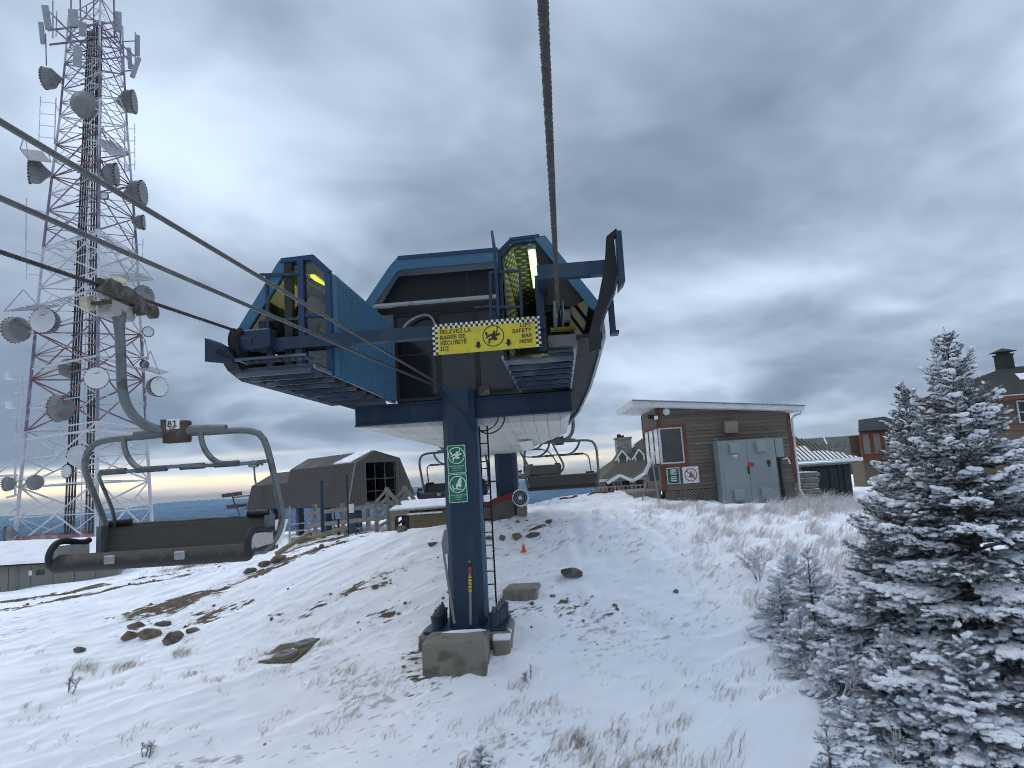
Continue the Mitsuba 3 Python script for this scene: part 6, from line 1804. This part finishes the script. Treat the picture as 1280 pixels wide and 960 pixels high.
for (p, sz, sd_, lab, yw) in RK:
    rock(p, sz, sd_, lab, yw, 0.3, 'm_rock' if sd_ % 3 else 'm_rock_grey')

pts, tri = [], []
rg = np.random.default_rng(5)
ic0 = trimesh.creation.icosphere(0)
npb = 0
mbp = MB()
for (cx, cy, rx, ry, t, s) in SOIL:
    for _ in range(int(9 * rx)):
        u, v = rg.normal(0, 0.55, 2)
        x, y = cx + u * rx * math.cos(t) - v * ry * math.sin(t), cy + u * rx * math.sin(t) + v * ry * math.cos(t)
        k = 0.02 + 0.05 * rg.random() ** 3
        mbp.add(np.array(ic0.vertices) * k * rg.uniform(0.6, 1.3, 3) + [x, y, gz(x, y)], ic0.faces)
for _ in range(50):
    x, y = rg.uniform(-6, 6), rg.uniform(11, 22)
    k = 0.012 + 0.035 * rg.random() ** 3
    mbp.add(np.array(ic0.vertices) * k * rg.uniform(0.6, 1.3, 3) + [x, y, gz(x, y)], ic0.faces)
tag(obj('gravel', mbp, 'm_rock'), 'small stones lying loose on the bare earth patches', None, None, 'stuff')


def ground_normal(x, y):
    e = 0.3
    return unit([(gz(x - e, y) - gz(x + e, y)) / (2 * e), (gz(x, y - e) - gz(x, y + e)) / (2 * e), 1])


sl_ = thing('concrete_slab', 'bare brown concrete slab set flush in the slope with two round lids', 'concrete slab')
cor = [(-5.78, 15.07, -3.63), (-5.79, 16.43, -3.62), (-4.74, 16.06, -3.44), (-5.02, 15.00, -3.66)]
cor = [on(c, -0.05) for c in cor]
obj('slab', MB().prism(cor, (0, 0, 0.16)), 'm_slab', sl_)
mat('m_slab', worn((0.115, 0.088, 0.055), (0.16, 0.135, 0.10), 3.5, grain=0.3), 0.95)
sc0 = np.mean(cor, axis=0)
sn_ = unit(np.cross(cor[2] - cor[0], cor[1] - cor[3]))
sn_ = sn_ if sn_[2] > 0 else -sn_
for (f, lab) in ((0.30, 'nearer round grey lid on the brown slab left of the column'), (0.80, 'farther round grey lid on the brown slab left of the column')):
    c_ = (cor[0] + cor[3]) / 2 * (1 - f) + (cor[1] + cor[2]) / 2 * f + [0.05 if f < 0.5 else 0.25, 0, 0]
    c_ = c_ - sn_ * ((c_ - sc0) @ sn_) + sn_ * 0.07
    n_ = sn_
    k = thing('utility_lid', lab, 'lid')
    obj('collar', MB().cyl(c_ - n_ * 0.1, c_ + n_ * 0.03, 0.27, n=28), 'm_concrete', k)
    obj('cover', MB().tube([c_ + n_ * 0.03, c_ + n_ * 0.055, c_ + n_ * 0.062], [0.235, 0.235, 0.2], 28), 'm_lid', k)
    obj('grip_bar', MB().bar(c_ + n_ * 0.068 - [0.09, 0, 0], c_ + n_ * 0.068 + [0.09, 0, 0], 0.025), 'm_lid', k)
mat('m_lid', worn((0.16, 0.165, 0.16), (0.24, 0.245, 0.25), 6.0), 0.6)
cn = thing('traffic_cone', 'small orange cone on the snow behind the column', 'cone')
c_ = on((0.02, 20.04, -2.25))
obj('body', MB().tube([c_, c_ + [0, 0, 0.21], c_ + [0, 0, 0.22]], [0.07, 0.022, 0.018], 14), 'm_orange', cn)
obj('base', MB().box(c_ + [0, 0, 0.01], (0.16, 0.16, 0.03), b=0.008), 'm_orange', cn)
for (a, b, lab) in (((1.47, 25.20, -1.04), (2.13, 25.30, -1.00), 'red rope lying on the snow crest under the empty chair'), ((2.52, 25.40, -1.00), (3.55, 25.80, -0.96), 'red rope lying on the snow crest left of the hut')):
    a, b = np.array(a), np.array(b)
    path = [on(a + (b - a) * t + [0, 0.1 * math.sin(9 * t), 0], 0.03) for t in np.linspace(0, 1, 14)]
    tag(obj('marker_rope', MB().tube(path, 0.03, 6), 'm_red_dark'), lab, 'rope')

# ---------------------------------------------------------------- dry and frosted grass
mat('m_straw', mikit.proc(lambda p, n, uv: mix(C3(0.34, 0.245, 0.175), C3(0.20, 0.145, 0.105), noise(p.x * 14, p.y * 14, 0.0))), 0.9)
mat('m_frost_straw', mikit.proc(lambda p, n, uv: mix(C3(0.74, 0.72, 0.73), C3(0.46, 0.39, 0.35), noise(p.x * 11, p.y * 11, 3.0))), 0.9)


def blades(areas, seed, w=0.008):
    rg = np.random.default_rng(seed)
    B, Tt, Wd, Hh = [], [], [], []
    for (cx, cy, rx, ry, n, h, cl) in areas:
        nc = max(1, int(n / cl))
        ccx, ccy = cx + rx * rg.normal(0, 0.5, nc), cy + ry * rg.normal(0, 0.5, nc)
        x = np.repeat(ccx, cl) + rg.normal(0, 0.06 + 0.01 * cl ** 0.5, nc * cl)
        y = np.repeat(ccy, cl) + rg.normal(0, 0.06 + 0.01 * cl ** 0.5, nc * cl)
        hh = h * np.repeat(rg.uniform(0.5, 1.25, nc), cl) * rg.uniform(0.5, 1.15, nc * cl)
        lean = np.repeat(rg.uniform(-0.5, 0.5, nc), cl)
        B.append(np.stack([x, y], 1))
        Hh.append(hh)
        Tt.append(np.stack([0.95 + 0.5 * lean + rg.normal(0, 0.35, nc * cl), 0.35 + rg.normal(0, 0.3, nc * cl)], 1))
    B, Hh, Tt = np.vstack(B), np.concatenate(Hh), np.vstack(Tt)
    z = ground(B[:, 0], B[:, 1])
    b = np.column_stack([B, z - 0.02])
    m = b + np.column_stack([Tt * (Hh * 0.3)[:, None], Hh * 0.62])
    t = b + np.column_stack([Tt * (Hh * 0.95)[:, None], Hh * 0.95])
    a = rg.uniform(-0.6, 0.6, len(b))
    s = np.column_stack([np.cos(a), np.sin(a), a * 0]) * w / 2
    v = np.stack([b - s, b + s, m + s * 0.8, m - s * 0.8, t], 1).reshape(-1, 3)
    i = np.arange(len(b))[:, None] * 5
    f = np.vstack([i + [0, 1, 2], i + [0, 2, 3], i + [3, 2, 4]])
    return MB().add(v, f)


dry = [(0.9, 11.6, 1.5, 0.7, 450, 0.22, 12), (1.9, 11.0, 1.0, 0.4, 250, 0.24, 12), (0.2, 12.6, 0.7, 0.4, 110, 0.2, 10), (-0.35, 13.2, 0.2, 0.15, 20, 0.28, 10),
       (-6.2, 14.6, 1.8, 0.8, 210, 0.16, 10), (-4.0, 13.8, 1.6, 0.9, 190, 0.16, 10), (-9.6, 15.9, 0.9, 0.25, 190, 0.26, 14), (-8.2, 16.4, 0.4, 0.2, 80, 0.26, 14),
       (-5.6, 15.6, 1.0, 0.6, 150, 0.18, 10), (-3.4, 12.4, 2.0, 0.8, 130, 0.16, 9), (-6.5, 12.4, 1.8, 0.7, 80, 0.15, 9), (-12.5, 17.5, 2.5, 1.2, 110, 0.2, 10),
       (-13.4, 29.0, 2.2, 0.8, 750, 0.30, 12), (-2.4, 13.4, 1.0, 0.4, 100, 0.14, 8), (-1.0, 12.1, 0.8, 0.4, 75, 0.16, 8), (3.0, 12.5, 1.2, 0.9, 110, 0.16, 8),
       (-9.8, 13.6, 1.6, 0.6, 75, 0.2, 10), (-4.6, 16.9, 1.6, 0.4, 100, 0.14, 9), (-2.8, 18.8, 1.4, 0.6, 60, 0.12, 8)]
tag(obj('dry_grass', blades(dry, 3, 0.009), 'm_straw'), 'dry straw coloured grass poking through the snow', None, None, 'stuff')
fro = [(6.0, 19.5, 1.5, 2.0, 720, 0.28, 12), (7.2, 21.4, 2.0, 1.0, 880, 0.30, 12), (9.5, 22.2, 1.8, 1.2, 1280, 0.36, 12), (11.5, 23.5, 2.0, 1.6, 1280, 0.4, 12), (5.2, 22.6, 0.9, 0.7, 400, 0.26, 12),
       (7.6, 17.0, 1.6, 2.0, 800, 0.34, 12), (4.6, 17.5, 1.3, 2.2, 225, 0.16, 8), (9.0, 18.0, 1.6, 2.0, 1040, 0.4, 12), (5.6, 15.5, 1.0, 1.6, 250, 0.22, 10), (5.2, 12.8, 0.8, 1.2, 360, 0.25, 10), (13.0, 25.5, 2.0, 1.5, 1200, 0.5, 12),
       (3.4, 21.5, 1.6, 1.2, 175, 0.14, 8), (2.6, 15.6, 2.0, 1.6, 130, 0.12, 8), (1.0, 13.8, 2.0, 1.0, 110, 0.12, 8)]
tag(obj('frosted_grass', blades(fro, 4, 0.016), 'm_frost_straw'), 'pale frosted grass on the slope below the hut and cabinet', None, None, 'stuff')

# ---------------------------------------------------------------- snowy spruces
mat('m_needle', mikit.proc(lambda p, n, uv: mix(C3(0.028, 0.041, 0.033), C3(0.05, 0.066, 0.056), noise(p.x * 9, p.y * 9, p.z * 9))), 0.75, spec=0.3)
mat('m_needle_frost', (0.60, 0.63, 0.67), 0.85, spec=0.2)
mat('m_bark', worn((0.10, 0.08, 0.065), (0.17, 0.15, 0.14), 12.0), 0.9)
mat('m_tree_snow', (0.80, 0.825, 0.86), 0.9, spec=0.2)
IC1 = trimesh.creation.icosphere(1)


def spruce(name, label, base, H, Rr, seed, levels=26, nb=8, snow=0.6, frost=0.25, sh=0.13, lop=None, dens=1.0, group='snow covered spruces'):
    rg = np.random.default_rng(seed)
    k = thing(name, label, 'spruce', group)
    base = np.array(base, float)
    tr = [base + np.array([0.03 * H * math.sin(2.0 * t + seed) * t * 0.4, 0.02 * H * math.sin(3 * t + seed) * 0.3, H * t]) for t in np.linspace(-0.03, 1.0, 12)]
    tr = np.array(tr)
    m_ = MB().tube(tr, np.linspace(0.016 * H + 0.02, 0.006, 12), 7)
    P_, D_, L_, S_ = [], [], [], []   # shoots: start, direction, length, snow-likelihood
    wood = MB()

    def add_shoots(p, d, l, sl):
        P_.append(p)
        D_.append(d)
        L_.append(l)
        S_.append(sl)
    for i in range(levels):
        t = 0.03 + 0.95 * (i / (levels - 1)) ** 0.92
        c = np.array([np.interp(t, np.linspace(-0.03, 1, 12), tr[:, q]) for q in range(3)])
        n = max(4, int(round(nb * (1.0 - 0.35 * t))))
        a0 = rg.uniform(0, 6.28)
        for b in range(n):
            a = a0 + 2 * np.pi * b / n + rg.normal(0, 0.22)
            L = Rr * ((1 - t) ** 0.85) * rg.uniform(0.62, 1.12) + 0.06
            if lop is not None:
                L *= 1 + lop[0] * math.cos(a - lop[1])
            el = np.interp(t, [0, 0.5, 0.85, 1], [-0.18, 0.02, 0.45, 0.95]) + rg.normal(0, 0.10)
            h = np.array([math.cos(a), math.sin(a), 0])
            side = np.array([-math.sin(a), math.cos(a), 0])
            cc = c + [0, 0, rg.uniform(-0.4, 0.4) * H / levels]
            ns = max(3, int(L / (sh * 0.55)))
            s = np.linspace(0, 1, ns + 1)
            droop = -0.20 * L * s ** 2 * (1 - t) + 0.16 * L * s ** 3
            path = cc + np.outer(s * L * math.cos(el), h) + np.outer(s * L * math.sin(el) + droop, [0, 0, 1])
            hv = (1.8 if rg.random() < 0.6 else 0.3) * np.interp(t, [0.45, 0.8], [1.0, 0.55])
            if L > 0.3:
                wood.tube(path[::max(1, ns // 4)], np.linspace(0.008 + 0.012 * L, 0.003, len(path[::max(1, ns // 4)])), 4, caps=False)
            for j in range(1, ns + 1):
                d = unit(path[j] - path[j - 1])
                sl = hv * snow * (0.35 + 0.65 * s[j])
                add_shoots(path[j - 1], d, np.linalg.norm(path[j] - path[j - 1]) * 1.15, sl)
                if s[j] < 0.16 and L > 0.5:
                    continue
                reach = min(0.50 * L, 0.75) * (1.15 - s[j]) + 0.06
                for sg in (-1, 1):
                    if rg.random() > 0.93 * dens:
                        continue
                    q = path[j].copy()
                    dd = unit(d * 0.75 + side * sg * rg.uniform(0.6, 1.0) + [0, 0, rg.normal(-0.08, 0.16)])
                    rem = reach * rg.uniform(0.6, 1.1)
                    while rem > 0.02:
                        l = min(rem, sh * rg.uniform(0.7, 1.1))
                        add_shoots(q, dd, l * 1.1, sl)
                        q = q + dd * l
                        rem -= l
                        if rem > 0.05 and rg.random() < 0.7 * dens:
                            d3 = unit(dd * 0.8 + d * 0.6 * rg.uniform(0.3, 1.2) + rg.normal(0, 0.22, 3))
                            add_shoots(q, d3, sh * rg.uniform(0.5, 0.95), sl)
                        dd = unit(dd + d * 0.15 + rg.normal(0, 0.10, 3))
    top = tr[-1]
    for j in range(3):
        add_shoots(top + [0.0, 0, -0.14 + 0.09 * j], np.array([0.02, 0.01, 1.0]), 0.12, 0.1)
    P_, D_, L_, S_ = np.array(P_), np.array(D_), np.array(L_), np.array(S_)
    obj('trunk', m_, 'm_bark', k)
    if not wood.empty():
        tag(obj('boughs', wood, 'm_bark', k), kind='stuff')
    # needles
    per = int(30 * dens) + 6
    Nn = len(P_) * per
    ii = np.repeat(np.arange(len(P_)), per)
    u = rg.random(Nn)
    x = np.cross(D_, [0.31, 0.17, 0.93])
    x /= np.linalg.norm(x, axis=1, keepdims=True)
    y = np.cross(D_, x)
    ph = rg.uniform(0, 2 * np.pi, Nn)
    rad = np.cos(ph)[:, None] * x[ii] + np.sin(ph)[:, None] * y[ii]
    nl = 0.036 * rg.uniform(0.7, 1.3, Nn) * (sh / 0.13) ** 0.5
    o = P_[ii] + D_[ii] * (u * L_[ii])[:, None]
    nd = D_[ii] * 0.62 + rad * 0.8
    tan = np.cross(nd, rad)
    tan /= np.linalg.norm(tan, axis=1, keepdims=True) + 1e-9
    w = 0.0048 * (sh / 0.13) ** 0.5
    V = np.stack([o - tan * w, o + tan * w, o + nd * nl[:, None]], 1)
    fr = rg.random(Nn) < 0.6 * frost * np.clip(1.0 + 1.3 * nd[:, 2], 0.1, 2.5)
    for sel, mk, nm in ((~fr, 'm_needle', 'crown'), (fr, 'm_needle_frost', 'frosted_crown')):
        v = V[sel].reshape(-1, 3)
        if len(v):
            tag(obj(nm, MB().add(v, np.arange(len(v)).reshape(-1, 3)), mk, k), kind='stuff')
    # snow pads lying on the shoots
    sel = (rg.random(len(P_)) < S_) & (np.abs(D_[:, 2]) < 0.75)
    ps, ds, ls = P_[sel], D_[sel], L_[sel]
    if len(ps):
        iv, if_ = np.array(IC1.vertices), np.array(IC1.faces)
        q = rg.uniform(0.75, 1.3, (len(ps), len(iv), 1)) * iv[None]
        hx = np.cross(ds, [0, 0, 1.0])
        hx /= np.linalg.norm(hx, axis=1, keepdims=True) + 1e-9
        hz = np.cross(hx, ds)
        sc = rg.uniform(0.75, 1.5, len(ps))
        big = np.where(S_[sel] > 0.62, 1.75, 1.0)
        wd = (0.030 * sc * big * (sh / 0.13))[:, None, None]
        th = (0.015 * sc * big * (sh / 0.13))[:, None, None]
        v = ps[:, None] + ds[:, None] * (ls * 0.5)[:, None, None] + q[..., :1] * ds[:, None] * (ls * 0.55)[:, None, None] + q[..., 1:2] * hx[:, None] * wd + q[..., 2:] * hz[:, None] * th
        v[..., 2] += (0.014 * sc * big)[:, None]
        f = (if_[None] + (np.arange(len(ps)) * len(iv))[:, None, None]).reshape(-1, 3)
        tag(obj('snow', MB().add(v.reshape(-1, 3), f), 'm_tree_snow', k, smooth=True), kind='stuff')
    return k


def sp(x, y, dz=0.0):
    return (x, y, gz(x, y) + dz)


def shrub(name, label, base, h, seed, n=7, frost=True, spread=0.5, cat='shrub', group='frosted shrubs'):
    rg = np.random.default_rng(seed)
    k = thing(name, label, cat, group)
    mb, fz = MB(), MB()

    def grow(p, d, l, r, depth):
        q = p + d * l
        mid = (p + q) / 2 + rg.normal(0, 0.04 * l, 3)
        mb.tube([p, mid, q], [r, r * 0.85, r * 0.7], 4, caps=False)
        if frost:
            fz.tube([p + [0, 0, r * 1.2], mid + [0, 0, r * 1.5], q + [0, 0, r * 1.2]], [r * 0.9, r * 1.15, r * 0.9], 4, caps=False)
        if depth > 0:
            for _ in range(rg.integers(2, 5)):
                dd = unit(d + rg.normal(0, 0.5, 3) + [0, 0, 0.12])
                grow(p + (q - p) * rg.uniform(0.45, 1.0), dd, l * rg.uniform(0.5, 0.8), r * 0.62, depth - 1)
    for _ in range(n):
        a = rg.uniform(0, 6.28)
        d = unit([spread * math.cos(a) * rg.uniform(0.2, 1), spread * math.sin(a) * rg.uniform(0.2, 1), 1])
        grow(np.array(base) + [0.06 * math.cos(a), 0.06 * math.sin(a), -0.03], d, h * rg.uniform(0.3, 0.5), 0.008 + 0.006 * h, 3)
    tag(obj('twigs', mb, 'm_twig', k), kind='stuff')
    if frost:
        tag(obj('frost', fz, 'm_tree_snow', k), kind='stuff')
    return k


mat('m_twig', (0.13, 0.105, 0.09), 0.9)
spruce('spruce_tree', 'tallest snow dusted spruce with a pointed top at the right', sp(7.12, 11.0, -0.1), 6.35, 2.25, 11, 34, 10, 0.68, 0.55, 0.125)
spruce('spruce_tree', 'slimmer spruce close behind the left side of the tallest spruce', sp(7.15, 12.5, -0.1), 5.35, 1.7, 12, 28, 9, 0.6, 0.45, 0.13)
spruce('spruce_tree', 'snowy spruce cut by the right edge of the picture', sp(8.5, 11.3, -0.1), 4.7, 2.25, 13, 26, 9, 0.7, 0.6, 0.13)
spruce('spruce_tree', 'broad low spruce on the left flank of the spruce clump', sp(6.3, 11.9, -0.1), 3.6, 1.8, 14, 22, 9, 0.66, 0.6, 0.125)
spruce('spruce_tree', 'snow laden young spruce in front of the tallest spruce', sp(6.1, 10.0, -0.05), 2.0, 0.95, 15, 15, 8, 0.8, 1.3, 0.11, dens=0.8)
spruce('spruce_tree', 'whitest young spruce at the bottom right corner', sp(7.0, 9.6, -0.05), 2.3, 1.0, 16, 15, 8, 0.85, 1.6, 0.11, dens=0.8)
spruce('spruce_tree', 'young spruce with frosted tips below the broad low spruce', sp(5.5, 10.9, -0.05), 1.5, 0.8, 17, 13, 7, 0.75, 1.8, 0.1, dens=0.75)
spruce('spruce_tree', 'frosty dark spruce on the slope left of the clump', sp(5.5, 13.6, -0.05), 1.9, 0.75, 18, 14, 6, 0.55, 1.6, 0.11, dens=0.6)
spruce('spruce_tree', 'thin frosted spruce on the slope above the small sapling', sp(5.3, 12.3, -0.05), 1.3, 0.55, 19, 11, 6, 0.6, 2.0, 0.1, dens=0.6)
for i, (x, y, h, w, lab) in enumerate([(4.95, 12.9, 1.0, 0.7, 'pale frosted low fir at the left rim of the thicket'), (5.15, 14.3, 1.2, 0.8, 'pale frosted fir on the slope below the bare shrub'), (5.75, 15.3, 1.1, 0.8, 'pale frosted fir highest on the right slope'),
                                       (5.9, 13.0, 1.5, 0.9, 'pale frosted fir between the frosty dark spruce and the clump'), (5.0, 11.6, 0.9, 0.7, 'low frosted fir above the sapling'), (5.6, 10.2, 1.0, 0.75, 'whitened low fir at the foot of the young spruces'),
                                       (6.5, 9.3, 1.2, 0.8, 'whitened fir at the bottom edge in front of the clump'), (7.9, 9.7, 1.7, 0.9, 'whitened fir close to the bottom right corner'), (4.75, 10.7, 0.6, 0.5, 'tiny frosted fir right of the lone sapling'), (5.4, 9.5, 0.7, 0.6, 'tiny whitened fir at the bottom edge')]):
    spruce('frosted_fir', lab, sp(x, y, -0.05), h, w, 80 + i, 10 if h < 1.1 else 13, 6, 0.75, 3.0, 0.095, dens=0.62, group='frosted firs on the right slope')
spruce('spruce_sapling', 'lone snowy spruce sapling at the bottom edge left of the clump', sp(3.98, 9.9, -0.05), 0.95, 0.45, 20, 9, 5, 0.5, 0.8, 0.085, dens=0.6)
spruce('spruce_sapling', 'tiny spruce tip at the bottom edge below the column', sp(-0.85, 11.1, -0.05), 0.32, 0.17, 21, 6, 5, 0.5, 1.0, 0.07, dens=0.7)
spruce('spruce_tree', 'snow covered low spruce right of the green container', sp(14.6, 26.0, -0.1), 2.4, 1.6, 22, 16, 8, 0.85, 0.5, 0.2, dens=0.7)
for i, (x, y, h, lab) in enumerate([(5.6, 16.8, 1.0, 'bare frosted shrub on the slope right of the lone brown rock'), (6.3, 15.0, 1.1, 'frosted twiggy shrub uphill of the frosty dark spruce'),
                                    (4.9, 11.5, 0.9, 'frosted twigs between the spruce clump and the sapling'), (8.6, 9.9, 1.6, 'tall frosted shrub in front of the spruce at the right edge'),
                                    (5.9, 9.7, 0.8, 'frosted shrub at the bottom edge beside the young spruces'), (13.4, 25.0, 1.2, 'white frosted bush beside the green container'),
                                    (5.0, 10.3, 0.6, 'low bare shrub at the bottom right of the snow slope'), (5.0, 13.0, 1.0, 'frosted shrub just below the frosty dark spruce'), (5.9, 14.2, 1.1, 'dense frosted shrub uphill of the broad low spruce'),
                                    (4.7, 12.5, 0.7, 'small frosted shrub at the left rim of the thicket'), (6.2, 16.0, 1.0, 'frosted shrub above the thicket on the right slope'), (6.6, 9.4, 0.9, 'heavily frosted shrub among the young spruces at the bottom right'), (7.8, 9.5, 1.3, 'frosted shrub near the bottom right corner'),
                                    (5.2, 15.2, 0.6, 'little frosted shrub at the rim of the right slope'), (5.4, 11.8, 1.0, 'frosted shrub between the thin spruce and the clump'), (7.2, 14.6, 1.2, 'frosted shrub behind the broad low spruce')]):
    shrub('frosted_shrub', lab, sp(x, y), h, 40 + i, 8 if h > 0.8 else 6)
for i, (p, h, lab) in enumerate([((-9.40, 14.42, -3.84), 0.5, 'three bare dead stalks on the left snow slope'), ((-6.29, 11.55, -4.15), 0.4, 'bent dead stalks at the bottom left'), ((-0.03, 13.53, -3.93), 0.35, 'thin dead stalk right of the concrete footing')]):
    shrub('dead_stalk', lab, sp(p[0], p[1]), h, 60 + i, 3, False, 0.5, 'plant', 'dead stalks in the snow')

# bolts along the seams of the terminal steel, and stiffening seams on the column
for (u0, u1, z, n_) in ((-2.05, -0.2, 1.40, 9), (0.85, 2.8, 1.40, 9), (-2.05, -0.2, 1.68, 9), (0.85, 2.8, 1.68, 9)):
    for u in np.linspace(u0, u1, n_):
        obj('bolt_head', MB(LT).cyl((u, 15.40, z), (u, 15.421, z), 0.016, n=6), 'm_blue', xbeam)
for z in (1.78, 1.1, -1.0, -2.2):
    obj('weld_band', MB(LT).prism(np.column_stack([np.array(cs.exterior.coords)[:-1] * np.interp(z, [-3.2, 1.9], [1.068, 1.008]) + [np.interp(z, [-3.2, 1.9], [0.27, 0.34]), 15.4], np.full(8, z)]), (0, 0, 0.018)), 'm_blue', col)
